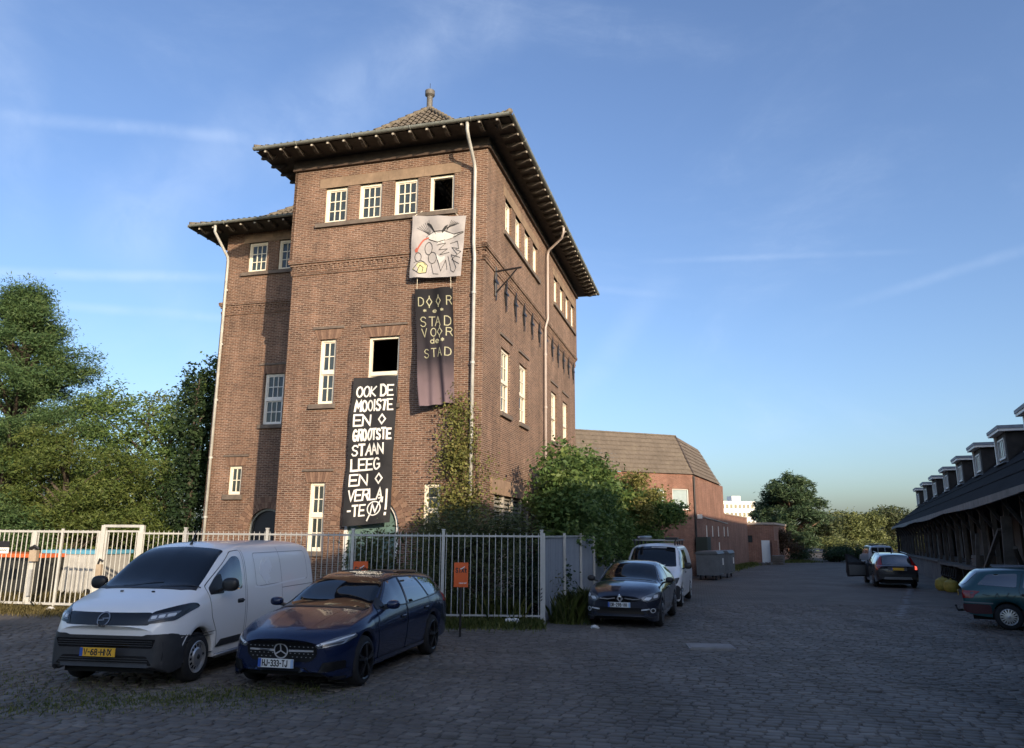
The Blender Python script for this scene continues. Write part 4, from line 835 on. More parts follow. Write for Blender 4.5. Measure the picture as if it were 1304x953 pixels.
cx, cy = .65*1.45, (1-.905)*4.45+.03
ribbon(L, dens([(cx-.2, cy-.34), (cx-.09, cy-.12), (cx-.06, cy+.13), (cx+.05, cy-.12), (cx+.12, cy+.1), (cx+.25, cy+.3)], .05), .045, f2d)
ribbon(L, dens([(cx+.13, cy+.29), (cx+.25, cy+.3), (cx+.24, cy+.17)], .05), .045, f2d)
ribbon(L, dens([(.91*1.45, cy+.52), (.90*1.45, cy-.05)], .05), .06, f2d); ribbon(L, dens([(.895*1.45, cy-.16), (.893*1.45, cy-.21)], .05), .06, f2d)
L.build('lettering', PAINTW, rb)
# purple faded banner ----------------------------------------------------
PUR = cloth_mat('faded_black_purple', [(.0, (.17, .125, .14)), (.26, (.12, .09, .10)), (.46, (.03, .026, .032)), (1, (.016, .016, .018))])
def fold2(u, v):
    k = 1-v; s = math.sin(u*11+.8*math.sin(v*3)); return .18+.05*s*(.5+k)+.10*k*math.sin(u*15+1.5+2*v)+.22*k*(1-u)+.05*k+.03*math.sin(v*9+u*6)
rb2, fn2, cl2 = banner('faded_banner', [(-2.19, 9.56), (-.94, 9.55), (-.83, 5.92), (-1.78, 5.79)], fold2, PUR, 'creased black and purple cloth banner with thin yellowish lettering', 60, 80)
L = MB(); g = lambda a, b, d: fn2(a/1.2, b/3.7, .02)
def word(s, us, v, h, w_, lw=.028):
    for c, u in zip(s, us):
        for st in GL[c]: ribbon(L, dens([((u+p[0]*w_)*1.2, (v+p[1]*h)*3.7) for p in st], .03), lw, g)
word('D<<R', (.10, .30, .55, .84), .845, .075, .13); word('*e*', (.20, .45, .66), .785, .035, .11, .026); word('STAD', (.13, .36, .52, .78), .665, .08, .15); word('VO<R', (.15, .40, .58, .82), .575, .07, .14); word('de*', (.38, .52, .68), .515, .045, .11, .03); word('STAD', (.18, .40, .58, .80), .40, .07, .13)
for (cx, cy) in ((.365, .8825), (.615, .8825), (.65, .61)): 
    for dx, dy in ((0, .052), (0, -.052)): ribbon(L, dens([(cx*1.2, (cy+dy*.75)*3.7), (cx*1.2, (cy+dy)*3.7)], .03), .03, g)
L.build('lettering', PAINTY, rb2)
# white sheet with a drawn bird --------------------------------------------
WSH = mat('grey_white_sheet', (.36, .34, .335), .85, var=.12, vscale=3)
rb3, fn3, cl3 = banner('drawing_sheet', [(-2.32, 12.0), (-.53, 11.82), (-.66, 9.84), (-2.36, 9.92)], lambda u, v: .25+.025*math.sin(u*14+v)+.04*(1-v)*math.sin(u*9)-.02*math.sin(v*3)+.015*math.sin(v*13+u*4), WSH, 'grey white sheet with a hand drawn wading bird and outlined letters')
K, RD, YL, WT = MB(), MB(), MB(), MB(); g3 = lambda a, b, d: fn3(a/1.75, b/2.0, .014)
def sk(m, pts, lw): ribbon(m, dens([(p[0]*1.75, p[1]*2.0) for p in pts], .03), lw, g3)
def blob(m, pts, dd=.008):
    V, Fc = cdt([(p[0]*1.75, p[1]*2.0) for p in pts]); m.add([fn3(a/1.75, b/2.0, dd) for a, b in V], Fc)
blob(WT, [(.28, .66), (.42, .74), (.60, .75), (.78, .70), (.97, .72), (.80, .65), (.62, .60), (.66, .30), (.56, .22), (.50, .34), (.50, .58), (.38, .60)])
blob(K, [(.27, .87), (.34, .82), (.46, .70), (.44, .74), (.36, .86), (.30, .89)], .012); blob(K, [(.58, .72), (.64, .78), (.68, .86), (.62, .83), (.56, .75)], .012)
sk(RD, [(.30, .64), (.24, .61), (.20, .56), (.15, .48), (.12, .43)], .05); blob(RD, [(.08, .44), (.11, .48), (.15, .46), (.14, .41), (.10, .40)], .014); sk(RD, [(.30, .64), (.33, .65)], .04)
for k in range(7): sk(K, [(.30+.01*k, .72-.01*k), (.10+.035*k, .80+.022*k)], .010)
for k in range(6): sk(K, [(.66, .76+.01*k), (.74+.03*k, .93-.012*k)], .014)
sk(K, [(.28, .66), (.42, .75), (.62, .76), (.80, .70), (.98, .73)], .02); sk(K, [(.33, .62), (.5, .57), (.66, .62), (.82, .66), (.98, .715)], .02)
for c, r_ in (((.34, .47), (.07, .10)), ((.15, .33), (.06, .07)), ((.42, .32), (.08, .09))): p = [(c[0]+r_[0]*math.cos(R(t)), c[1]+r_[1]*math.sin(R(t))) for t in range(0, 361, 24)]; p[-1] = p[0]; sk(K, p, .016)
for pts in ([(.50, .52), (.66, .56), (.54, .44), (.70, .46), (.56, .36), (.74, .40)], [(.74, .55), (.88, .58), (.92, .45), (.78, .48), (.90, .36)], [(.52, .28), (.60, .10), (.68, .28), (.72, .12)], [(.72, .34), (.80, .10), (.86, .07), (.90, .14), (.78, .36), (.96, .30)], [(.86, .44), (.97, .40), (.80, .28), (.95, .2)], [(.40, .22), (.46, .06), (.56, .05)], [(.08, .24), (.22, .28), (.30, .2)]): sk(K, pts, .015)
blob(YL, [(.07, .13), (.16, .24), (.26, .26), (.33, .20), (.32, .08), (.20, .06)], .009); p = [(.07, .13), (.16, .24), (.26, .26), (.33, .20), (.32, .08), (.20, .06), (.07, .13)]; sk(K, p, .02); sk(K, [(.16, .10), (.2, .2), (.26, .16), (.25, .09)], .02)
WT.build('white_wash', mat('thin_white_wash', (.52, .51, .49), .8, var=.15), rb3); YL.build('yellow_patch', YELI, rb3); RD.build('red_bill', REDI, rb3); K.build('ink_drawing', INK, rb3)
# cords the banners hang from
b = MB()
for p, q in ((( -2.25, -.22, 12.0), (-2.0, -.12, 12.2)), ((-.75, -.22, 11.85), (-1.0, -.12, 12.15))): b.tube([p, q], .008, 4)
o = b.build('hanging_cord', CREAM, rb3); o.location = (1.465, 0, -9.88+0)
b = MB().tube([(-2.1, -.24, 9.95), (-2.12, -.18, 9.5)], .007, 4).tube([(-1.0, -.24, 9.86), (-1.0, -.18, 9.5)], .007, 4); o = b.build('hanging_cord', CREAM, rb2); o.location = (1.305, 0, -5.855)
# ================================================================ VEHICLES
# vehicle frame: x forward, y to the vehicle's left, z up, origin on the ground midway between the axles
def pch(tab, x):
    """smooth monotone interpolation through (x, value) pairs"""
    X = np.array([t[0] for t in tab], float); Y = np.array([t[1] for t in tab], float); h = np.diff(X); d = np.diff(Y)/h; m = np.zeros(len(X))
    m[0], m[-1] = d[0], d[-1]
    for i in range(1, len(X)-1):
        if d[i-1]*d[i] > 0: w1, w2 = 2*h[i]+h[i-1], h[i]+2*h[i-1]; m[i] = (w1+w2)/(w1/d[i-1]+w2/d[i])
    x = np.clip(x, X[0], X[-1]); i = np.clip(np.searchsorted(X, x)-1, 0, len(X)-2); t = (x-X[i])/h[i]
    return (2*t**3-3*t**2+1)*Y[i]+(t**3-2*t**2+t)*h[i]*m[i]+(-2*t**3+3*t**2)*Y[i+1]+(t**3-t**2)*h[i]*m[i+1]
def chaikin(P, n):
    for _ in range(n):
        Q = [P[0]]
        for a, b in zip(P, P[1:]): Q += [a*.75+b*.25, a*.25+b*.75]
        Q.append(P[-1]); P = Q
    return P
class Car: pass
def car_body(root, T, paint):
    """lofted shell: T holds tables over x for bottom, side, belt, cantrail and top lines, wheel arches cut into the lower edge"""
    x0, x1 = T['ends']; xs = list(np.arange(x0+.12, x1-.12, .035))+[x0+e for e in (0, .008, .02, .035, .055, .08)]+[x1-e for e in (0, .008, .02, .035, .055, .08)]
    for ax in T['axles']:
        xs += [ax+T['arch']*math.cos(R(t)) for t in range(0, 181, 9)]
    xs = np.unique(np.round(xs, 4)); V = []; n = None
    for x in xs:
        e = min(x-x0, x1-x); tp = T['taper_r'] if x-x0 < x1-x else T['taper_f']; k = float(pch(tp, e))
        zb = float(pch(T['zb'], x))
        for ax in T['axles']:
            if abs(x-ax) < T['arch']: zb = max(zb, T['wheel_z']+math.sqrt(max(0, T['arch']**2-(x-ax)**2)))
        z = {q: float(pch(T[q], x)) for q in ('w0', 'w1', 'z1', 'w2', 'z2', 'w3', 'z3', 'z4')}
        z1 = max(z['z1'], zb+.03); z2 = max(z['z2'], z1+.02); z3 = max(z['z3'], z2+.005); z4 = max(z['z4'], z3+.004)
        c = [(z['w0']*k, zb), (z['w1']*k, z1), (z['w2']*k, z2), (z['w3']*k, z3), (z['w3']*k*.62, z4-.22*(z4-z3)), (0, z4)]
        P = chaikin([np.array(p) for p in c], 3); P = [np.array((z['w0']*k-.09, zb+.005)), np.array((z['w0']*k-.012, zb))]+P
        n = len(P); pr = T.get('bow_f', .10) if x > 0 else T.get('bow_r', .06); wgt = max(0, 1-e/.9)**1.5
        for y, zz in P: V.append((x-math.copysign(pr*wgt*(y/T['w1'][len(T['w1'])//2][1])**2, x), y, zz))
    V = np.array(V); N_ = len(xs); L = V.copy(); L[:, 1] *= -1; VV = np.vstack([V, L]); Fq = []
    for i in range(N_-1):
        for j in range(n-1):
            a = i*n+j; Fq.append((a, a+n, a+n+1, a+1)); b = a+N_*n; Fq.append((b, b+1, b+n+1, b+n))
    mb = MB(); mb.v = [tuple(p) for p in VV]; mb.f = Fq
    for i in (0, N_-1):
        for j in range(n-1):
            a = i*n+j; b = a+N_*n; mb.f.append((a, a+1, b+1, b) if i == 0 else (a, b, b+1, a+1))
    mb.m = [0]*len(mb.f)
    o = mb.build('body', paint, root); me = o.data
    import bmesh
    bm = bmesh.new(); bm.from_mesh(me); bmesh.ops.remove_doubles(bm, verts=bm.verts, dist=.0008); bmesh.ops.recalc_face_normals(bm, faces=bm.faces); bm.to_mesh(me)
    C = Car(); C.bvh = BVHTree.FromBMesh(bm); bm.free(); C.body = o; C.root = root; C.T = T
    me.polygons.foreach_set('use_smooth', [True]*len(me.polygons)); me.set_sharp_from_angle(angle=R(50))
    return C
def rpoly(poly, r_, n=5):
    """round the corners of a polygon"""
    out = []
    for i in range(len(poly)):
        p, a, b = Vector(poly[i]), Vector(poly[i-1]), Vector(poly[(i+1) % len(poly)]); da, db = (a-p), (b-p); rr = min(r_, da.length*.45, db.length*.45)
        s, e = p+da.normalized()*rr, p+db.normalized()*rr
        for k in range(n+1): t = k/n; out.append(tuple(s*(1-t)**2+p*2*t*(1-t)+e*t*t))
    return out
AX = {'y+': (lambda u, v: Vector((u, 4, v)), Vector((0, -1, 0))), 'y-': (lambda u, v: Vector((u, -4, v)), Vector((0, 1, 0))), 'x+': (lambda u, v: Vector((6, u, v)), Vector((-1, 0, 0))), 'x-': (lambda u, v: Vector((-6, u, v)), Vector((1, 0, 0))), 'z': (lambda u, v: Vector((u, v, 5)), Vector((0, 0, -1)))}
def cast(C, ax, u, v, eps):
    f, d = AX[ax]; o = f(u, v); h = C.bvh.ray_cast(o, d)
    if h[0] is None:
        h = C.bvh.find_nearest(o+d*(o.dot(-d)-({'y': .85, 'x': 2.2, 'z': 1.0}[ax[0]])))
        return h[0]-d*eps
    nn = h[1] if h[1].dot(d) < 0 else -h[1]
    return h[0]+(nn*.6-d*.4).normalized()*eps
def patch(C, ax, poly, eps, m, name, parent=None, rnd=.0, step=.05, rim=.0):
    """a sheet following the body within a polygon seen along an axis, edges turned down to the body"""
    if rnd: poly = rpoly(poly, rnd)
    poly = dens(list(poly)+[poly[0]], step)[:-1]
    us, vs = [p[0] for p in poly], [p[1] for p in poly]; ex = []
    a = min(us)+step
    while a < max(us):
        b = min(vs)+step
        while b < max(vs):
            if inside((a, b), poly): ex.append((a, b))
            b += step
        a += step
    V, Fc = cdt(poly, (), ex); mb = MB(); mb.v = [tuple(cast(C, ax, u, v, eps)) for u, v in V]; d = AX[ax][1]
    for f in Fc:
        A, B, D = (Vector(mb.v[i]) for i in f[:3]); mb.f.append(f if (B-A).cross(D-A).dot(d) < 0 else tuple(reversed(f)))
    n = len(poly); key = {(round(u, 4), round(v, 4)): i for i, (u, v) in enumerate(V)}; idx = [key.get((round(u, 4), round(v, 4))) for u, v in poly]; o = len(mb.v)
    for (u, v) in poly: mb.v.append(tuple(Vector(cast(C, ax, u, v, -.004))))
    for i in range(n):
        j = (i+1) % n
        if idx[i] is not None and idx[j] is not None: mb.f.append((idx[i], idx[j], o+j, o+i))
    mb.m = [0]*len(mb.f); r_ = mb.build(name, m, parent or C.root); me = r_.data; me.polygons.foreach_set('use_smooth', [True]*len(me.polygons)); me.set_sharp_from_angle(angle=R(40)); return r_
def stroke(C, ax, pts, width, eps, m, name, parent=None, step=.04):
    mb = MB(); ribbon(mb, dens(pts, step), width, lambda u, v, d: cast(C, ax, u, v, eps)); return mb.build(name, m, parent or C.root)
def sides(fn):
    for ax in ('y+', 'y-'): fn(ax)
TYRE = mat('tyre_rubber', (.012, .012, .013), .85, var=.3, vscale=8)
ALLOY = mat('alloy_grey', (.25, .25, .26), .35, metal=.8); DALLOY = mat('dark_alloy', (.055, .056, .06), .3, metal=.8, spec=.6); SALLOY = mat('silver_alloy', (.5, .5, .5), .35, metal=.7)
CARBLK = mat('black_trim', (.012, .012, .013), .45); PLAST = mat('charcoal_plastic', (.03, .031, .034), .6, var=.15, vscale=8); CHROME = mat('chrome', (.72, .72, .74), .25, metal=.55, spec=.8)
LAMP = mat('lamp_lens', (.16, .17, .18), .08, spec=.9, metal=.4); LAMPW = mat('lamp_white', (.62, .64, .66), .12, spec=.8); TAIL = mat('tail_lens', (.25, .012, .012), .12, spec=.8)
CGLASS = mat('car_glass', (.008, .010, .012), .025, spec=1.0, coat=1.0)
CGLASS.node_tree.nodes['Principled BSDF'].inputs['IOR'].default_value = 1.75
WGLASS = mat('windscreen_glass', (.006, .008, .011), .03, spec=.5); UNDER = mat('underbody', (.006, .006, .006), .9)
def wheel(C, x, side, r_, rr, style, w_=.21):
    y = side*(C.T['wheel_y']); s = side
    prof = [(rr*.98, -.02), (rr, .0), (rr+.02, .0), (r_-.035, -.005), (r_-.008, -.03), (r_, -.06), (r_, -w_+.06), (r_-.008, -w_+.03), (r_-.035, -w_), (rr, -w_)]
    wl = MB().lathe([(a, b*s) for a, b in prof], 36, 'y', (0, 0, 0)).build('wheel', TYRE, C.root, True); wl.location = (x, y, r_)
    m = {'steel': SALLOY, 'five': DALLOY, 'fan': SALLOY, 'ten': ALLOY}[style]
    MB().lathe([(rr, -.01*s), (rr-.012, -.02*s), (rr-.02, -.1*s), (0, -.1*s)], 30, 'y').build('brake_disc', UNDER, wl, True)
    b = MB(); b.lathe([(rr+.004, .002*s), (rr-.004, .008*s), (rr-.018, .0), (rr-.024, -.06*s)], 36, 'y')
    if style == 'steel':
        b.lathe([(rr-.02, -.03*s), (rr*.80, -.02*s)], 36, 'y'); b.lathe([(rr*.60, -.008*s), (rr*.5, .012*s), (rr*.2, .012*s), (0, .02*s)], 36, 'y')
        for k in range(14): t0, t1 = R(360/14*k), R(360/14*(k+.5)); b.add([(rr*.82*math.cos(t0), -.02*s, rr*.82*math.sin(t0)), (rr*.82*math.cos(t1), -.02*s, rr*.82*math.sin(t1)), (rr*.58*math.cos(t1), -.008*s, rr*.58*math.sin(t1)), (rr*.58*math.cos(t0), -.008*s, rr*.58*math.sin(t0))], [(0, 1, 2, 3)])
    else:
        nsp = {'five': 5, 'fan': 16, 'ten': 10}[style]
        for k in range(nsp):
            for dt in ((-7, 7) if style == 'five' else (0,)):
                t = R(360/nsp*k+90); t2 = t+R(dt); wi = {'five': .018, 'fan': .016, 'ten': .022}[style]; p, q = Vector((.05*math.cos(t), 0, .05*math.sin(t))), Vector(((rr-.01)*math.cos(t2), 0, (rr-.01)*math.sin(t2)))
                b.bar(p+Vector((0, .004*s, 0)), q+Vector((0, -.006*s, 0)), .03, wi*2, 0, (0, 1, 0))
        b.lathe([(.065, -.02*s), (.06, .012*s), (0, .016*s)], 16, 'y')
    b.build('rim', m, wl, 'auto')
    cap = MB().lathe([(.035, .012*s), (.03, .024*s), (0, .025*s)], 14, 'y').build('hub_cap', CARBLK if style != 'fan' else SALLOY, wl, True)
    return wl
def wheels(C, r_, rr, style):
    for ax in C.T['axles']:
        for s in (1, -1): wheel(C, ax, s, r_, rr, style)
    w_ = C.T['wheel_y']
    U = MB(); x0, x1 = C.T['ends']; U.box(x0+.25, x1-.25, -w_+.26, w_-.26, .2, .62)
    U.box(C.T['axles'][0]+C.T['arch']+.03, C.T['axles'][1]-C.T['arch']-.03, -w_+.06, w_-.06, .22, .6)
    for ax in C.T['axles']:
        for s in (1, -1): U.cbox((ax, s*(w_-.3), r_+.17), (C.T['arch']*2.1, .02, C.T['arch']*1.3))
    U.build('underbody', UNDER, C.root)
def ell(c, d, n=14, p=2.6):
    """superellipsoid block for mirrors and pods"""
    mb = MB(); f = lambda w_: math.copysign(abs(w_)**(2/p), w_)
    for i in range(n+1):
        a = -math.pi/2+math.pi*i/n
        for j in range(2*n): b = math.pi*j/n; mb.v.append((c[0]+d[0]*f(math.cos(a))*f(math.cos(b)), c[1]+d[1]*f(math.cos(a))*f(math.sin(b)), c[2]+d[2]*f(math.sin(a))))
    for i in range(n):
        for j in range(2*n): j2 = (j+1) % (2*n); mb.f.append((i*2*n+j, i*2*n+j2, (i+1)*2*n+j2, (i+1)*2*n+j)); mb.m.append(0)
    return mb
def mirror(C, x, y, z, d, m):
    for s in (1, -1):
        o = ell((x, s*y, z), d).build('mirror', m, C.root, True); MB().bar((x-.02, s*(y-d[1]*.6), z-d[2]*.6), (x-.04, s*(y-d[1]-.08), z-d[2]*1.1), .08, .04).build('mirror_arm', CARBLK, o)
PLW = mat('plate_white', (.62, .63, .62), .4); PLY = mat('plate_yellow', (.72, .40, .03), .4); PLB = mat('plate_blue', (.02, .08, .35), .4); PLK = mat('plate_black', (.02, .02, .02), .5)
def plate(C, text, x, z, face, m, y=0., w_=.52, eu=True, right=False, tilt=0):
    h = .112; s = 1 if face > 0 else -1
    fn = lambda u, v, d: (x+s*d-tilt*v, y+s*u, z+v)
    o = MB().prism([(-w_/2, -h/2), (w_/2, -h/2), (w_/2, h/2), (-w_/2, h/2)], fn, 0, .012).build('number_plate', m, C.root)
    if eu: MB().prism([(-w_/2, -h/2+.002), (-w_/2+.045, -h/2+.002), (-w_/2+.045, h/2-.002), (-w_/2, h/2-.002)], fn, .0125, .0145).build('plate_band', PLB, o)
    if right: MB().prism([(w_/2-.04, -h/2+.002), (w_/2, -h/2+.002), (w_/2, h/2-.002), (w_/2-.04, h/2-.002)], fn, .0125, .0145).build('plate_band', mat('plate_pale_blue', (.30, .42, .60), .4), o)
    if not text: return o
    t = MB(); n = len(text); u0 = -w_/2+.065; cw = (w_-.09-(.04 if right else 0))/n-.012; write(t, text, u0, -h*.33, cw, h*.66, .0125, .016, lambda u, v, d: fn(u, v, .0135)); t.build('plate_text', PLK, o); return o
def door(C, poly, paint, handle=None, eps=.005, ax='y+', name='door', gap=.009):
    cx, cy = sum(p[0] for p in poly)/len(poly), sum(p[1] for p in poly)/len(poly)
    pp = dens(list(rpoly(poly, .05))+[rpoly(poly, .05)[0]], .05)
    dm = patch(C, ax, rpoly(poly, .05), eps, paint, name, step=.06); s = MB(); pp[-1] = pp[0]
    ribbon(s, pp, gap, lambda u, v, d: cast(C, ax, u, v, eps+.0015)); s.build('door_gap', CARBLK, dm)
    if handle:
        hx, hz = handle; p = cast(C, ax, hx, hz, .022); sgn = 1 if ax == 'y+' else -1
        patch(C, ax, rpoly([(hx-.10, hz-.035), (hx+.10, hz-.035), (hx+.10, hz+.03), (hx-.10, hz+.03)], .03), eps+.002, CARBLK, 'handle_recess', dm); ell((p.x, p.y, p.z), (.10, .014, .016)).build('handle', C.handle, dm, True)
    return dm
def paint(name, c, rough=.28, metal=.0, coat=1.0, spec=.5): return mat(name, c, rough, metal=metal, coat=coat, spec=spec)

# ---- white panel van ----------------------------------------------------
def put(name, x, y, rz, label, cat, sc=1.0):
    o = thing(name, (x, y, gz(x, y)+.010), rz, label, cat); o.scale = (sc, sc, sc); return o
VT = dict(ends=(-2.44, 2.50), axles=(-1.6375, 1.6375), arch=.40, wheel_z=.335, wheel_y=.935,
    zb=[(-2.44, .36), (-2.3, .30), (2.0, .25), (2.3, .21), (2.5, .30)],
    w0=[(-2.44, .91), (2.5, .92)], w1=[(-2.44, .95), (0, .96), (2.5, .955)], z1=[(-2.44, .75), (1.2, .72), (2.2, .62), (2.5, .55)],
    w2=[(-2.44, .945), (1.3, .945), (1.9, .915), (2.5, .88)], z2=[(-2.44, 1.14), (.9, 1.14), (1.6, 1.12), (2.1, 1.0), (2.4, .86), (2.5, .72)],
    w3=[(-2.44, .80), (.4, .80), (.8, .78), (1.6, .80), (2.0, .83), (2.5, .78)], z3=[(-2.44, 1.78), (-1.9, 1.84), (.35, 1.82), (.75, 1.74), (1.58, 1.26), (1.85, 1.17), (2.2, 1.06), (2.42, .94), (2.5, .79)],
    z4=[(-2.44, 1.86), (-2.2, 1.93), (.2, 1.935), (.62, 1.86), (1.56, 1.325), (1.8, 1.235), (2.2, 1.12), (2.42, 1.0), (2.5, .84)],
    taper_f=[(0, .80), (.04, .87), (.12, .925), (.3, .97), (.7, 1), (9, 1)], taper_r=[(0, .955), (.03, .98), (.1, 1), (9, 1)], bow_f=.20, bow_r=.03)
VANW = paint('van_white', (.80, .80, .79), .35, coat=.6)
hv = R(270-8.5)
ax = Vector((math.cos(hv), math.sin(hv))); lf = Vector((-ax.y, ax.x))
ctr = Vector((-4.50, 11.34))-ax*1.6375-lf*.945
van = put('delivery_van', ctr.x, ctr.y, hv, 'white delivery van with black front bumper and yellow number plate', 'van')
C = car_body(van, VT, VANW); C.body.data.materials.append(PLAST)
for f_ in C.body.data.polygons:
    if f_.center.x > 1.88 and f_.center.z < .67: f_.material_index = 1
C.handle = CARBLK; wheels(C, .335, .215, 'steel')
patch(C, 'z', [(.66, -.66), (.66, .66), (1.05, .715), (1.53, .77), (1.60, .60), (1.625, 0), (1.60, -.60), (1.53, -.77), (1.05, -.715)], .006, WGLASS, 'windscreen', rnd=.06)
patch(C, 'z', [(1.50, -.77), (1.60, -.60), (1.625, 0), (1.60, .60), (1.50, .77), (1.58, .79), (1.67, .6), (1.70, 0), (1.67, -.6), (1.58, -.79)], .008, CARBLK, 'cowl')
for s in (.25, -.35): stroke(C, 'z', [(1.62, s), (1.50, s+.55)], .025, .016, CARBLK, 'wiper')
for y_ in (.25, -.25): ell((1.80, y_, 1.236), (.02, .025, .012)).build('washer_jet', CARBLK, C.root, True)
# front: black band with lamps, white bar, black bumper
FRB = mat('gloss_black_panel', (.008, .008, .009), .15, spec=.6)
patch(C, 'x+', [(-.62, .84), (.62, .84), (.66, .95), (.60, 1.0), (-.60, 1.0), (-.66, .95)], .006, FRB, 'grille_panel', rnd=.03)
for s in (1, -1):
    hl = patch(C, 'x+', [(s*.54, .85), (s*.87, .89), (s*.935, 1.03), (s*.905, 1.10), (s*.62, 1.005)], .012, FRB, 'headlight', rnd=.03)
    patch(C, 'x+', [(s*.60, .885), (s*.84, .935), (s*.875, 1.01), (s*.62, .965)], .017, LAMP, 'lamp_lens', hl, rnd=.02)
    for k in range(3): patch(C, 'x+', [(s*(.63+k*.08), .915+k*.012), (s*(.69+k*.08), .923+k*.012), (s*(.69+k*.08), .96+k*.012), (s*(.63+k*.08), .95+k*.012)], .021, LAMPW, 'lamp_cell', hl, rnd=.01)
patch(C, 'x+', [(-.88, .205), (.88, .205), (.955, .45), (.955, .66), (.86, .725), (.60, .72), (.55, .70), (-.55, .70), (-.60, .72), (-.86, .725), (-.955, .66), (-.955, .45)], .012, PLAST, 'front_bumper', rnd=.05)
for s in (1, -1):
    ax_ = 'y+' if s > 0 else 'y-'; patch(C, ax_, [(2.03, .205), (2.36, .205), (2.46, .40), (2.46, .66), (2.25, .73), (2.10, .70), (2.035, .52)], .010, PLAST, 'bumper_corner', rnd=.04)
patch(C, 'x+', [(-.70, .54), (.70, .54), (.74, .66), (-.74, .66)], .017, FRB, 'air_intake', rnd=.03); patch(C, 'x+', [(-.72, .32), (.72, .32), (.62, .44), (-.62, .44)], .017, FRB, 'air_intake', rnd=.03)
for z_ in (.575, .605, .635): stroke(C, 'x+', [(-.70, z_), (.70, z_)], .010, .026, PLAST, 'grille_slat')
for z_ in (.345, .375, .405): stroke(C, 'x+', [(-.66, z_), (.66, z_)], .010, .026, PLAST, 'grille_slat')
ring_ = [(.085*math.cos(R(t)), .915+.085*math.sin(R(t))) for t in range(0, 361, 15)]; ring_[-1] = ring_[0]
em = stroke(C, 'x+', ring_, .016, .016, ALLOY, 'emblem', step=.03); stroke(C, 'x+', [(-.075, .90), (.01, .905), (-.01, .925), (.075, .93)], .013, .017, ALLOY, 'emblem_bolt', em)
plate(C, 'V-68-HNX', 2.50+.022, .50, 1, PLY)
def vside(ax):
    d = door(C, [(1.17, .42), (.36, .42), (.36, 1.80), (.60, 1.78), (1.44, 1.28), (1.36, .86), (1.20, .62)], VANW, (.52, 1.02), ax=ax)
    patch(C, ax, [(.46, 1.20), (.46, 1.70), (.62, 1.71), (1.02, 1.50), (1.27, 1.34), (1.32, 1.19)], .011, CGLASS, 'side_window', d, rnd=.07)
    patch(C, ax, [(1.02, 1.17), (1.38, 1.17), (1.38, 1.26), (1.13, 1.43), (1.02, 1.46)], .0125, CARBLK, 'window_corner', d, rnd=.03)
    gl = rpoly([(-.02, 1.20), (-.02, 1.74), (-2.1, 1.74), (-2.1, 1.22)], .08); gl = dens(gl+[gl[0]], .05); gl[-1] = gl[0]
    s = MB(); ribbon(s, gl, .012, lambda u, v, dd: cast(C, ax, u, v, .003)); s.build('panel_groove', mat('groove_grey', (.30, .31, .33), .5), C.root)
    for pts in ([(.30, .42), (.30, 1.80)], [(-.98, .42), (-.98, 1.82)], [(-.98, 1.12), (-2.38, 1.12)]): stroke(C, ax, pts, .008, .003, CARBLK, 'panel_gap')
    patch(C, ax, [(1.18, .40), (.36, .40), (.36, .50), (1.05, .50)], .012, PLAST, 'side_moulding', rnd=.02); patch(C, ax, [(.3, .40), (-1.1, .40), (-1.1, .49), (.3, .49)], .012, PLAST, 'side_moulding', rnd=.02)
    for a_ in (-1.6375, 1.6375):
        pts = [(a_+.45*math.cos(R(t)), .335+.47*math.sin(R(t))) for t in range(8, 173, 8)]; s = MB(); ribbon(s, pts, .02, lambda u, v, dd: cast(C, ax, u, v, .006)); s.build('arch_lip', VANW, C.root)
sides(vside); mirror(C, 1.16, 1.10, 1.31, (.07, .13, .10), CARBLK)
b = MB().tube([(1.15, .92, .27), (-1.1, .92, .27)], .035, 8); b.build('side_step', ALLOY, C.root, True); MB().tube([(1.15, -.92, .27), (-1.1, -.92, .27)], .035, 8).build('side_step', ALLOY, C.root, True)
MB().tube([(.52, 0, 1.88), (.50, 0, 1.92), (.38, 0, 2.12)], [.03, .015, .006], 6).build('aerial', CARBLK, C.root, True)
pm = MB()
for cx, cz, k in ((-.35, 1.45, .18), (-.5, 1.52, .14), (-.42, 1.33, .12)):
    blobp = [(cx+k*(1+.35*math.sin(3.3*t+cx*9))*math.cos(R(t*18)), cz+k*(.8+.3*math.sin(2.1*t))*math.sin(R(t*18))) for t in range(20)]; patch(C, 'y+', blobp, .004, mat('glue_residue', (.82, .83, .84), .5), 'sticker_residue')
stroke(C, 'y+', [(.02, 1.2), (-.3, 1.17), (-1.2, 1.21), (-2.0, 1.23)], .03, .004, mat('glue_residue', (.82, .83, .84), .5), 'sticker_residue')

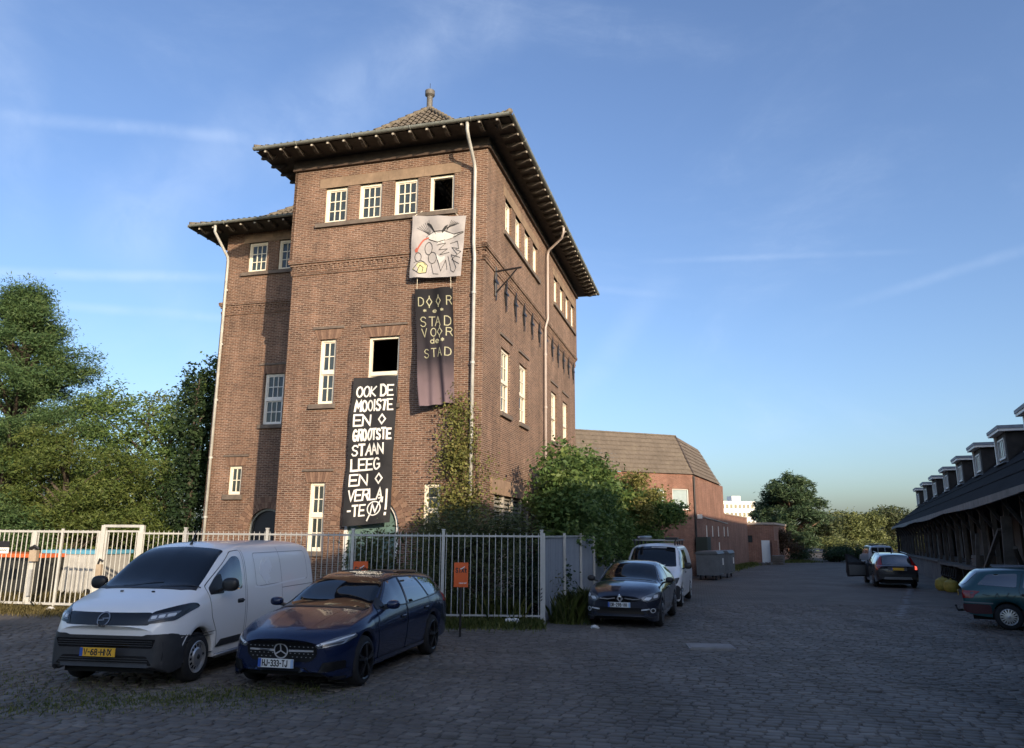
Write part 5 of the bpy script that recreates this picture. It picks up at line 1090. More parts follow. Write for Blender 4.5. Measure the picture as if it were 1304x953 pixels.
# ---- dark blue estate car -----------------------------------------------
def wagon(front_oh, rear_oh, wb, hw, h, arch, wz, belt=(.86, .93, .97), roof_end=-1.95, tail=.62):
    f, r_ = wb/2, -wb/2; x1, x0 = f+front_oh, r_-rear_oh
    return dict(ends=(x0, x1), axles=(r_, f), arch=arch, wheel_z=wz, wheel_y=hw-.015,
        zb=[(x0, .40), (x0+.12, .30), (r_, .24), (f, .20), (x1-.15, .17), (x1, .28)],
        w0=[(x0, hw-.03), (r_+.5, hw-.07), (f-.6, hw-.07), (x1, hw-.03)], w1=[(x0, hw), (0, hw-.01), (x1, hw)], z1=[(x0, .70), (0, .60), (x1-.3, .55), (x1, .48)],
        w2=[(x0, hw-.05), (r_, hw-.02), (0, hw-.035), (f, hw-.05), (x1, hw-.10)], z2=[(x0, .92), (r_, belt[2]), (0, belt[1]), (f, belt[0]-.02), (x1-.35, .76), (x1, .62)],
        w3=[(x0, hw-.25), (r_, hw-.27), (0, hw-.28), (f-.55, hw-.19), (f, hw-.17), (x1, hw-.24)],
        z3=[(x0, .96), (x0+.10, 1.02), (x0+.52, h-.15), (r_+.2, h-.08), (-.25, h-.05), (.15, h-.12), (f-.48, .99), (f-.1, .93), (x1-.4, .81), (x1-.12, .73), (x1, .65)],
        z4=[(x0, .98), (x0+.06, 1.04), (x0+.42, h-.07), (r_+.2, h-.01), (-.35, h), (.05, h-.05), (f-.46, 1.04), (f-.1, .985), (x1-.4, .865), (x1-.12, .775), (x1, .70)],
        taper_f=[(0, .72), (.04, .80), (.12, .87), (.3, .945), (.6, .99), (.9, 1), (9, 1)], taper_r=[(0, .86), (.04, .90), (.15, .95), (.45, .99), (.8, 1), (9, 1)], bow_f=.22, bow_r=.10)
def glass_set(C, ws, sides_, rear, post=None):
    patch(C, 'z', ws, .006, WGLASS, 'windscreen', rnd=.05)
    if rear: patch(C, 'z', rear, .006, CGLASS, 'rear_window', rnd=.05)
MBLUE = mat('night_blue_paint', (.007, .015, .050), .24, metal=.2, coat=.5)
hm = R(270-13.6); axm = Vector((math.cos(hm), math.sin(hm))); lfm = Vector((-axm.y, axm.x)); ctr = Vector((-2.045, 11.12))-axm*1.4325-lfm*.89
mc = put('estate_car', ctr.x, ctr.y, hm, 'dark blue estate car with a round chrome star in its grille', 'car')
MT = wagon(.84, 1.03, 2.865, .91, 1.455, .375, .335)
C = car_body(mc, MT, MBLUE); C.handle = MBLUE; wheels(C, .335, .245, 'five')
patch(C, 'z', [(.12, -.57), (.12, .57), (.55, .64), (.98, .70), (1.05, .5), (1.09, 0), (1.05, -.5), (.98, -.70), (.55, -.64)], .006, WGLASS, 'windscreen', rnd=.06)
patch(C, 'z', [(.98, -.68), (1.05, -.45), (1.085, 0), (1.05, .45), (.98, .68), (1.10, .66), (1.17, 0), (1.10, -.66)], .008, CARBLK, 'cowl')
patch(C, 'z', [(-.05, -.42), (-.05, .42), (-1.35, .42), (-1.35, -.42)], .006, CGLASS, 'roof_glass', rnd=.06)
def mside(ax):
    d1 = door(C, [(.93, .30), (-.12, .30), (-.16, .95), (-.22, 1.33), (.18, 1.33), (.86, .97), (.98, .75)], MBLUE, (.02, .80), ax=ax); d2 = door(C, [(-.16, .30), (-.95, .30), (-1.10, .62), (-1.22, .98), (-.98, 1.35), (-.26, 1.37), (-.20, .95)], MBLUE, (-1.02, .84), ax=ax)
    patch(C, ax, [(.74, .985), (.16, 1.32), (-.18, 1.36), (-.16, .975)], .012, CGLASS, 'side_window', d1, rnd=.03); patch(C, ax, [(-.24, .975), (-.28, 1.365), (-.92, 1.345), (-1.14, 1.01)], .012, CGLASS, 'side_window', d2, rnd=.03)
    patch(C, ax, [(-1.22, 1.02), (-1.02, 1.335), (-1.72, 1.27), (-1.98, 1.06)], .010, CGLASS, 'quarter_window', rnd=.04); stroke(C, ax, [(.76, .968), (-.2, .962), (-1.2, .995), (-2.0, 1.045)], .014, .013, CARBLK, 'belt_trim')
    stroke(C, ax, [(.80, .985), (.17, 1.345), (-.2, 1.385), (-.95, 1.365), (-1.75, 1.285), (-2.02, 1.06)], .014, .011, CARBLK, 'window_trim'); patch(C, ax, [(.62, .97), (.86, .965), (.80, 1.03), (.62, 1.12)], .014, CARBLK, 'mirror_base', rnd=.02)
    stroke(C, ax, [(1.02, .27), (-1.02, .27)], .05, .014, mat('sill_blue', (.010, .02, .06), .35, metal=.3, coat=1), 'side_skirt'); stroke(C, ax, [(-.3, 1.452), (-1.6, 1.40)], .02, .03, CARBLK, 'roof_rail')
    patch(C, ax, [(-2.02, .86), (-2.38, .84), (-2.36, .98), (-2.05, .99)], .012, TAIL, 'tail_light', rnd=.03)
sides(mside); mirror(C, .70, .985, 1.03, (.075, .10, .065), MBLUE)
GRL = mat('mesh_grille', (.006, .006, .007), .5, spec=.3)
gr = patch(C, 'x+', [(-.42, .40), (.42, .40), (.53, .50), (.50, .62), (.40, .665), (-.40, .665), (-.50, .62), (-.53, .50)], .008, GRL, 'grille', rnd=.05)
for i in range(-7, 8):
    for j in range(4):
        yy, zz = i*.066+(.033 if j % 2 else 0), .595-j*.045
        if abs(yy) < .47 and (abs(yy) > .13 or zz > .63): p = cast(C, 'x+', yy, zz, .013); ell(tuple(p), (.004, .011, .006), 4).build('grille_stud', ALLOY, gr)
for s in (1, -1): patch(C, 'x+', [(s*.11, .525), (s*.47, .535), (s*.47, .557), (s*.11, .552)], .02, CHROME, 'grille_bar', gr)
ring_ = [(.098*math.cos(R(t)), .54+.098*math.sin(R(t))) for t in range(0, 361, 12)]; ring_[-1] = ring_[0]; st = stroke(C, 'x+', ring_, .018, .030, CHROME, 'star_emblem', step=.02)
for t in (90, 210, 330): stroke(C, 'x+', [(0, .54), (.092*math.cos(R(t)), .54+.092*math.sin(R(t)))], .018, .032, CHROME, 'star_arm', st)
for s in (1, -1):
    hl = patch(C, 'x+', [(s*.50, .615), (s*.54, .575), (s*.80, .625), (s*.87, .70), (s*.84, .735), (s*.70, .70)], .012, LAMP, 'headlight', rnd=.02); patch(C, 'x+', [(s*.52, .63), (s*.70, .672), (s*.85, .725), (s*.84, .705), (s*.70, .65), (s*.55, .615)], .017, LAMPW, 'light_strip', hl); patch(C, 'x+', [(s*.58, .595), (s*.78, .632), (s*.80, .66), (s*.62, .625)], .016, FRB, 'lamp_module', hl, rnd=.01)
    patch(C, 'x+', [(s*.56, .24), (s*.82, .30), (s*.83, .42), (s*.60, .40)], .010, GRL, 'side_intake', rnd=.03); stroke(C, 'x+', [(s*.30, .30), (s*.52, .23), (s*.83, .29)], .05, .018, MBLUE, 'bumper_blade')
patch(C, 'x+', [(-.46, .21), (.46, .21), (.36, .33), (-.36, .33)], .010, GRL, 'lower_intake', rnd=.03); stroke(C, 'x+', [(-.86, .20), (.86, .20)], .03, .014, CARBLK, 'splitter')
plate(C, 'HJ-333-TJ', MT['ends'][1]+.030, .395, 1, PLW, right=True); ell((1.98, 0, .80), (.014, .022, .006), 6).build('bonnet_badge', CHROME, C.root, True)
for s in (.42, -.42): stroke(C, 'z', [(1.05, s), (1.55, s*.9), (2.05, s*.72)], .012, .003, mat('crease_blue', (.008, .018, .06), .2, metal=.3, coat=1), 'bonnet_crease')

# ---- dark hatchback -------------------------------------------------------
MG = mat('charcoal_blue_paint', (.030, .036, .055), .25, metal=.4, coat=1.0)
hg = R(270-18.5); axg = Vector((math.cos(hg), math.sin(hg))); lfg = Vector((-axg.y, axg.x)); ctr = Vector((3.64, 18.55))-axg*1.32-lfg*.88
mg = put('hatchback_car', ctr.x, ctr.y, hg, 'charcoal blue hatchback with a chrome diamond badge, parked before a white van', 'car')
GT_ = wagon(.86, .80, 2.641, .90, 1.475, .36, .315, (.88, .95, 1.0))
GT_['z4'] = [(-2.12, .98), (-2.06, 1.06), (-1.72, 1.30), (-1.2, 1.43), (-.4, 1.475), (.05, 1.43), (.95, 1.06), (1.3, 1.04), (1.8, .96), (2.06, .86), (2.18, .75)]
GT_['z3'] = [(-2.12, .95), (-2.04, 1.02), (-1.70, 1.24), (-1.2, 1.36), (-.3, 1.42), (.1, 1.35), (.92, 1.0), (1.3, .98), (1.8, .90), (2.06, .80), (2.18, .69)]
C = car_body(mg, GT_, MG); C.handle = MG; wheels(C, .315, .22, 'ten')
patch(C, 'z', [(.12, -.56), (.12, .56), (.5, .63), (.90, .70), (.96, .5), (.99, 0), (.96, -.5), (.90, -.70), (.5, -.63)], .006, WGLASS, 'windscreen', rnd=.06)
def gside(ax):
    d1 = door(C, [(.86, .30), (-.16, .30), (-.20, .97), (-.24, 1.35), (.16, 1.35), (.80, .99), (.92, .75)], MG, (-.02, .84), ax=ax); d2 = door(C, [(-.20, .30), (-.80, .30), (-1.02, .62), (-1.12, 1.0), (-.95, 1.32), (-.28, 1.38), (-.24, .97)], MG, (-.95, .88), ax=ax)
    patch(C, ax, [(.70, 1.005), (.14, 1.34), (-.20, 1.375), (-.18, 1.0)], .012, CGLASS, 'side_window', d1, rnd=.03); patch(C, ax, [(-.26, 1.0), (-.28, 1.375), (-.90, 1.33), (-1.06, 1.05)], .012, CGLASS, 'side_window', d2, rnd=.03); stroke(C, ax, [(.92, .30), (-.9, .30)], .03, .012, CHROME, 'sill_trim')
sides(gside); mirror(C, .66, .99, 1.04, (.07, .10, .07), CARBLK)
for s in (1, -1):
    hl = patch(C, 'x+', [(s*.46, .66), (s*.62, .60), (s*.84, .66), (s*.86, .78), (s*.74, .80), (s*.55, .73)], .012, LAMP, 'headlight', rnd=.04); patch(C, 'x+', [(s*.56, .655), (s*.66, .64), (s*.72, .70), (s*.60, .71)], .017, LAMPW, 'lamp_cell', hl, rnd=.02); patch(C, 'x+', [(s*.74, .68), (s*.82, .69), (s*.82, .76), (s*.75, .75)], .017, LAMPW, 'lamp_cell', hl, rnd=.02)
    stroke(C, 'x+', [(s*.12, .69), (s*.30, .665), (s*.46, .675)], .022, .014, CHROME, 'chrome_strip'); patch(C, 'x+', [(s*.58, .36), (s*.86, .38), (s*.84, .47), (s*.62, .44)], .010, CARBLK, 'fog_surround', rnd=.03); stroke(C, 'x+', [(s*.50, .43), (s*.66, .45)], .028, .016, LAMPW, 'day_light'); rg = [(s*.74+.045*math.cos(R(t)), .42+.045*math.sin(R(t))) for t in range(0, 361, 30)]; rg[-1] = rg[0]; stroke(C, 'x+', rg, .015, .016, LAMPW, 'fog_light')
gp_ = patch(C, 'x+', [(-.46, .655), (-.12, .72), (.12, .72), (.46, .655), (.44, .63), (.10, .60), (-.10, .60), (-.44, .63)], .009, FRB, 'grille', rnd=.02); patch(C, 'x+', [(-.56, .34), (.56, .34), (.50, .48), (-.50, .48)], .009, FRB, 'lower_grille', rnd=.03); stroke(C, 'x+', [(-.80, .27), (.80, .27)], .03, .014, PLAST, 'splitter')
dm_ = patch(C, 'x+', [(0, .58), (.075, .68), (0, .78), (-.075, .68)], .018, CHROME, 'diamond_badge', rnd=.008); patch(C, 'x+', [(0, .635), (.03, .68), (0, .725), (-.03, .68)], .021, FRB, 'badge_core', dm_)
plate(C, 'DR-298-WH', GT_['ends'][1]+.028, .545, 1, PLW, right=True)
# ---- white van with roof rack -------------------------------------------------
T2 = dict(VT); T2 = {k: (list(v) if isinstance(v, list) else v) for k, v in VT.items()}
T2.update(ends=(-2.42, 2.32), axles=(-1.55, 1.5), arch=.39, wheel_z=.33)
T2['zb'] = [(-2.42, .36), (-2.3, .30), (1.9, .25), (2.15, .2), (2.32, .30)]
T2['z3'] = [(-2.42, 1.74), (-1.9, 1.79), (.2, 1.78), (.55, 1.70), (1.40, 1.16), (1.65, 1.07), (2.1, .96), (2.26, .88), (2.32, .76)]
T2['z4'] = [(-2.42, 1.82), (-2.2, 1.89), (.0, 1.90), (.42, 1.82), (1.38, 1.22), (1.6, 1.13), (2.05, 1.03), (2.25, .93), (2.32, .82)]
T2['z2'] = [(-2.42, 1.1), (.9, 1.08), (1.5, 1.03), (1.95, .92), (2.2, .82), (2.32, .70)]
hw_ = R(270-18.0); axw = Vector((math.cos(hw_), math.sin(hw_))); lfw = Vector((-axw.y, axw.x)); ctr = Vector((5.36, 24.1))-axw*1.5-lfw*.93
w2 = put('rack_van', ctr.x, ctr.y, hw_, 'white van with a roof rack parked behind the charcoal hatchback', 'van')
C = car_body(w2, T2, VANW); C.handle = CARBLK; wheels(C, .33, .21, 'steel')
patch(C, 'z', [(.46, -.66), (.46, .66), (.85, .71), (1.31, .76), (1.38, .60), (1.40, 0), (1.38, -.60), (1.31, -.76), (.85, -.71)], .006, WGLASS, 'windscreen', rnd=.05)
for y0, y1, z_ in ((.10, .60, .52), (.25, .62, 1.30)): patch(C, 'z', [(z_, y0-.2), (z_, y1-.2), (z_+.05, y1-.2), (z_+.05, y0-.2)], .009, mat('dash_paper', (.35, .36, .37), .6), 'dash_card')
def wside(ax):
    d = door(C, [(1.05, .42), (.22, .42), (.22, 1.74), (.42, 1.74), (1.18, 1.20), (1.14, .80)], VANW, (.36, 1.0), ax=ax); patch(C, ax, [(.30, 1.14), (.30, 1.66), (.46, 1.67), (.82, 1.44), (1.08, 1.22), (1.10, 1.11)], .011, CGLASS, 'side_window', d, rnd=.06); patch(C, ax, [(.10, 1.16), (.10, 1.68), (-.85, 1.68), (-.85, 1.18)], .006, CGLASS, 'load_window', rnd=.06)
    patch(C, ax, [(1.95, .27), (2.15, .27), (2.26, .40), (2.26, .62), (2.1, .68), (1.95, .60)], .010, PLAST, 'bumper_corner', rnd=.04)
sides(wside); mirror(C, .96, 1.09, 1.22, (.07, .12, .10), CARBLK)
patch(C, 'x+', [(-.88, .26), (.88, .26), (.93, .45), (.93, .60), (.6, .66), (-.6, .66), (-.93, .60), (-.93, .45)], .012, PLAST, 'front_bumper', rnd=.05); patch(C, 'x+', [(-.5, .70), (.5, .70), (.54, .84), (-.54, .84)], .010, FRB, 'grille', rnd=.04)
for s in (1, -1): hl = patch(C, 'x+', [(s*.56, .70), (s*.84, .72), (s*.90, .90), (s*.62, .86)], .012, LAMP, 'headlight', rnd=.04); patch(C, 'x+', [(s*.62, .74), (s*.76, .75), (s*.78, .83), (s*.64, .82)], .017, LAMPW, 'lamp_cell', hl, rnd=.02)
RK = MB()
for y_ in (.68, -.68): RK.tube([(.55, y_, 2.0), (-2.1, y_, 2.0)], .03, 6)
RK.build('rack_rail', CARBLK, w2)
for x_ in (.5, -.3, -1.1, -2.0): MB().bar((x_, -.74, 2.0), (x_, .74, 2.0), .06, .04).build('rack_bar', ALLOY, w2); [MB().bar((x_, s*.66, 1.84), (x_, s*.66, 2.0), .05, .05).build('rack_foot', CARBLK, w2) for s in (1, -1)]
MB().tube([(.75, -.5, 2.08), (-2.2, -.5, 2.08)], .06, 10).build('rack_tube', ALLOY, w2, True); MB().box(.2, .55, .35, .75, 2.02, 2.1).build('rack_box', CARBLK, w2)
# ---- teal estate, nose to the warehouse ------------------------------------------
TEALP = mat('teal_green_paint', (.012, .070, .080), .35, metal=.3, coat=.7); MAROON = mat('maroon_bumper', (.055, .010, .014), .55)
tv = Vector((.86, -.51)); hT = math.atan2(tv.y, tv.x); rgt = Vector((tv.y, -tv.x)); TT = wagon(.86, .98, 2.55, .86, 1.44, .34, .30, (.84, .90, .93))
TT['zb'] = [(-2.26, .42), (-2.1, .32), (-1.2, .26), (1.2, .24), (1.9, .22), (2.13, .30)]
ctr = Vector((11.88, 18.50))+tv*1.275-rgt*.845
tc_ = put('old_estate_car', ctr.x, ctr.y, hT, 'old teal green estate car with maroon rear bumper and scuffed side', 'car')
C = car_body(tc_, TT, TEALP); C.handle = CARBLK; wheels(C, .30, .185, 'fan')
patch(C, 'x-', [(-.56, 1.01), (.56, 1.01), (.50, 1.30), (-.50, 1.30)], .008, CGLASS, 'rear_window', rnd=.05)
def tside(ax):
    d1 = door(C, [(.80, .32), (-.10, .32), (-.12, 1.30), (.2, 1.30), (.80, .95), (.86, .7)], TEALP, (.0, .80), ax=ax); d2 = door(C, [(-.14, .32), (-.75, .32), (-.95, .62), (-1.02, .92), (-.90, 1.32), (-.18, 1.33), (-.16, .9)], TEALP, (-.88, .82), ax=ax)
    patch(C, ax, [(.66, .96), (.16, 1.28), (-.10, 1.31), (-.10, .95)], .012, CGLASS, 'side_window', d1, rnd=.04); patch(C, ax, [(-.20, .95), (-.20, 1.31), (-.84, 1.31), (-.94, .98)], .012, CGLASS, 'side_window', d2, rnd=.04)
    patch(C, ax, [(-1.06, .985), (-1.0, 1.30), (-1.62, 1.265), (-1.86, 1.02)], .008, CGLASS, 'quarter_window', rnd=.05); patch(C, ax, [(-2.02, .70), (-2.21, .70), (-2.20, .88), (-2.02, .86)], .010, TAIL, 'tail_light', rnd=.03)
    patch(C, ax, [(-1.60, .36), (-1.62, .56), (-1.9, .57), (-2.2, .56), (-2.2, .40), (-2.0, .34)], .014, MAROON, 'rear_bumper', rnd=.04); stroke(C, ax, [(-1.58, .60), (-2.22, .605)], .03, .018, mat('faded_trim', (.16, .18, .19), .5), 'bumper_strip'); stroke(C, ax, [(.8, .55), (-.9, .55)], .05, .014, mat('faded_trim', (.16, .18, .19), .5), 'side_moulding')
    sc = MB(); MM = mat('scuff', (.02, .045, .05), .6)
    for pts in ([(-1.10, .80), (-1.18, .72), (-1.28, .76), (-1.22, .86)], [(-1.42, .74), (-1.46, .84), (-1.52, .74)], [(-1.62, .78), (-1.76, .80)], [(-1.3, .7), (-1.7, .68)]): ribbon(sc, dens(pts, .03), .02, lambda u, v, d: cast(C, ax, u, v, .004))
    sc.build('scuff', MM, tc_)
    yl = MB()
    for pts in ([(-.72, .92), (-.60, .80), (-.72, .70)], [(-.66, .86), (-.45, .84)], [(-.74, .76), (-.5, .70)], [(-.6, .66), (-.42, .60)]): ribbon(yl, dens(pts, .03), .045, lambda u, v, d: cast(C, ax, u, v, .009))
    yl.build('yellow_marking', mat('yellow_sticker', (.50, .38, .04), .5), tc_)
sides(tside); mirror(C, .62, .95, 1.0, (.07, .09, .06), CARBLK)
patch(C, 'x-', [(-.78, .36), (.78, .36), (.82, .56), (-.82, .56)], .014, MAROON, 'rear_bumper', rnd=.04); stroke(C, 'x-', [(-.8, .605), (.8, .605)], .03, .018, mat('faded_trim', (.16, .18, .19), .5), 'bumper_strip')
for s in (1, -1): patch(C, 'x-', [(s*.52, .70), (s*.82, .70), (s*.82, .88), (s*.52, .86)], .010, TAIL, 'tail_light', rnd=.03)
plate(C, '', TT['ends'][0]-.02, .78, -1, PLY); MB().tube([(-2.15, 0, .36), (-2.32, 0, .34), (-2.36, 0, .42)], [.03, .03, .025], 7).build('tow_bar', CARBLK, tc_, True); ell((-2.36, 0, .45), (.032, .032, .032), 6, 2).build('tow_ball', CARBLK, tc_, True)
for s in (.52, -.52): MB().tube([(.0, s, 1.47), (-1.5, s, 1.45)], .015, 6).build('roof_rail', ALLOY, tc_)
# ---- dark estate with an open door, seen from behind ---------------------------------
VG = mat('dark_grey_paint', (.045, .045, .05), .28, metal=.4, coat=1.0)
vd = Vector((.30, .954)); hV = math.atan2(vd.y, vd.x); rgv = Vector((vd.y, -vd.x)); VTb = wagon(.92, 1.10, 2.815, .93, 1.56, .38, .335, (.90, .98, 1.02))
ctr = Vector((18.85, 35.8))+vd*1.4075-rgv*.90
vv = put('grey_estate_car', ctr.x, ctr.y, hV, 'dark grey estate car with its driver door open in the lane', 'car')
C = car_body(vv, VTb, VG); C.handle = VG; wheels(C, .335, .22, 'ten')
patch(C, 'x-', [(-.60, 1.04), (.60, 1.04), (.53, 1.43), (-.53, 1.43)], .008, CGLASS, 'rear_window', rnd=.05)
TLIT = mat('tail_lens_lit', (.5, .03, .03), .2); TLIT.node_tree.nodes['Principled BSDF'].inputs['Emission Color'].default_value = (1, .12, .08, 1); TLIT.node_tree.nodes['Principled BSDF'].inputs['Emission Strength'].default_value = .9
patch(C, 'x-', [(-.72, .84), (-.82, .84), (-.84, .97), (-.74, 1.0)], .02, TLIT, 'brake_lamp', rnd=.02)
for s in (1, -1): patch(C, 'x-', [(s*.62, 1.03), (s*.70, .98), (s*.82, .80), (s*.84, .98), (s*.66, 1.36), (s*.58, 1.42)], .012, TAIL, 'tail_light', rnd=.02); patch(C, 'y+' if s > 0 else 'y-', [(-2.25, .80), (-2.45, .80), (-2.43, 1.0), (-2.3, 1.02)], .012, TAIL, 'tail_light', rnd=.03)
patch(C, 'x-', [(-.84, .98), (.84, .98), (.84, 1.02), (-.84, 1.02)], .012, ALLOY, 'hatch_strip', rnd=.01); patch(C, 'x-', [(-.40, .78), (.40, .78), (.40, .94), (-.40, .94)], .01, ALLOY, 'plate_surround', rnd=.02)
plate(C, '', VTb['ends'][0]-.026, .86, -1, PLY); patch(C, 'x-', [(-.6, .40), (.6, .40), (.55, .50), (-.55, .50)], .014, ALLOY, 'bumper_insert', rnd=.03); patch(C, 'x-', [(-.84, .50), (.84, .50), (.86, .62), (-.86, .62)], .012, CARBLK, 'bumper_band', rnd=.03)
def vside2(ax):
    patch(C, ax, [(.74, 1.0), (.14, 1.38), (-.18, 1.45), (-.16, .99)], .008, CGLASS if ax == 'y-' else DARK, 'side_window' if ax == 'y-' else 'painted_opening', rnd=.03)  # driver side: near-black patch on the closed shell paints the cabin shade
    if ax == 'y+': patch(C, ax, [(.90, .34), (-.16, .34), (-.16, .98), (.8, .98), (.94, .7)], .006, DARK, 'painted_opening', rnd=.04)
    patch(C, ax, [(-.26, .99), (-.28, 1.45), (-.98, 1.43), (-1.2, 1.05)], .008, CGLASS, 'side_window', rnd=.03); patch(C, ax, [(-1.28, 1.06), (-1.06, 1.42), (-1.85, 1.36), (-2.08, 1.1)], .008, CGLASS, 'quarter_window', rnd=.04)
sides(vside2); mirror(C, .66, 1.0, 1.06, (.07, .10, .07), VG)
# the open door swings from its front edge
ang = R(62); hx, hy = .90, .90; dfn = lambda u, v, d: (hx-u*math.cos(ang)-d*math.sin(ang), hy+u*math.sin(ang)-d*math.cos(ang), v)
dl = MB(); O = [(0, .36), (1.04, .34), (1.10, .60), (1.06, .98), (1.10, 1.44), (.74, 1.40), (.12, 1.02), (0, .95)]; I = [(.14, 1.05), (.74, 1.36), (1.02, 1.39), (.99, 1.03)]
Vd, Fd = cdt(O, [I]); n = len(Vd); dl.v = [dfn(u, v, 0) for u, v in Vd]+[dfn(u, v, .09) for u, v in Vd]; dl.f = [tuple(f) for f in Fd]+[tuple(n+i for i in reversed(f)) for f in Fd]
for lp in (O, I):
    o_ = len(dl.v)
    for u, v in lp: dl.v += [dfn(u, v, 0), dfn(u, v, .09)]
    for i in range(len(lp)): j = (i+1) % len(lp); dl.f.append((o_+2*i, o_+2*j, o_+2*j+1, o_+2*i+1))
dl.m = [0]*len(dl.f); od = dl.build('open_door', VG, vv)
MB().prism([(.06, .42), (.98, .42), (1.0, .92), (.06, .9)], dfn, .091, .12).build('door_card', mat('grey_trim', (.10, .10, .095), .7), od); MB().prism(I, dfn, .04, .045).build('door_glass', mat('clear_dark_glass', (.05, .06, .07), .05, spec=.8), od)
for s in (.60, -.60): MB().tube([(.0, s, 1.585), (-1.7, s, 1.53)], .016, 6).build('roof_rail', ALLOY, vv)
MB().tube([(-1.2, 0, 1.55), (-1.32, 0, 1.62)], [.03, .01], 6).build('aerial', CARBLK, vv)
# ---- far pale off-road car ------------------------------------------------------------
JP = paint('pale_grey_paint', (.42, .45, .48), .35)
J = put('offroad_car', 29.6, 62.0, R(75), 'pale grey boxy off-road car standing beyond the open-doored estate', 'car')
JT = {k: (list(v) if isinstance(v, list) else v) for k, v in T2.items()}
JT['z4'] = [(-2.42, 1.75), (-2.2, 1.84), (.2, 1.85), (.55, 1.78), (.95, 1.22), (1.3, 1.14), (2.0, 1.08), (2.25, .98), (2.32, .86)]; JT['z3'] = [(-2.42, 1.68), (-2.2, 1.75), (.2, 1.76), (.55, 1.68), (.95, 1.14), (1.3, 1.06), (2.0, 1.0), (2.25, .9), (2.32, .8)]
C = car_body(J, JT, JP); C.handle = CARBLK; wheels(C, .36, .22, 'ten')
for a_, b_ in ((-.72, -.28), (-.22, .22), (.28, .72)): patch(C, 'x-', [(a_, 1.2), (b_, 1.2), (b_, 1.66), (a_, 1.66)], .01, CGLASS, 'rear_window', rnd=.04)
def jside(ax): patch(C, ax, [(.75, 1.2), (.5, 1.68), (-.3, 1.68), (-.3, 1.2)], .01, CGLASS, 'side_window', rnd=.05); patch(C, ax, [(-.42, 1.2), (-.42, 1.68), (-2.1, 1.66), (-2.1, 1.2)], .01, CGLASS, 'side_window', rnd=.05)
sides(jside); MB().box(-2.0, .4, -.6, .6, 1.88, 1.93).build('roof_rack', CARBLK, J)
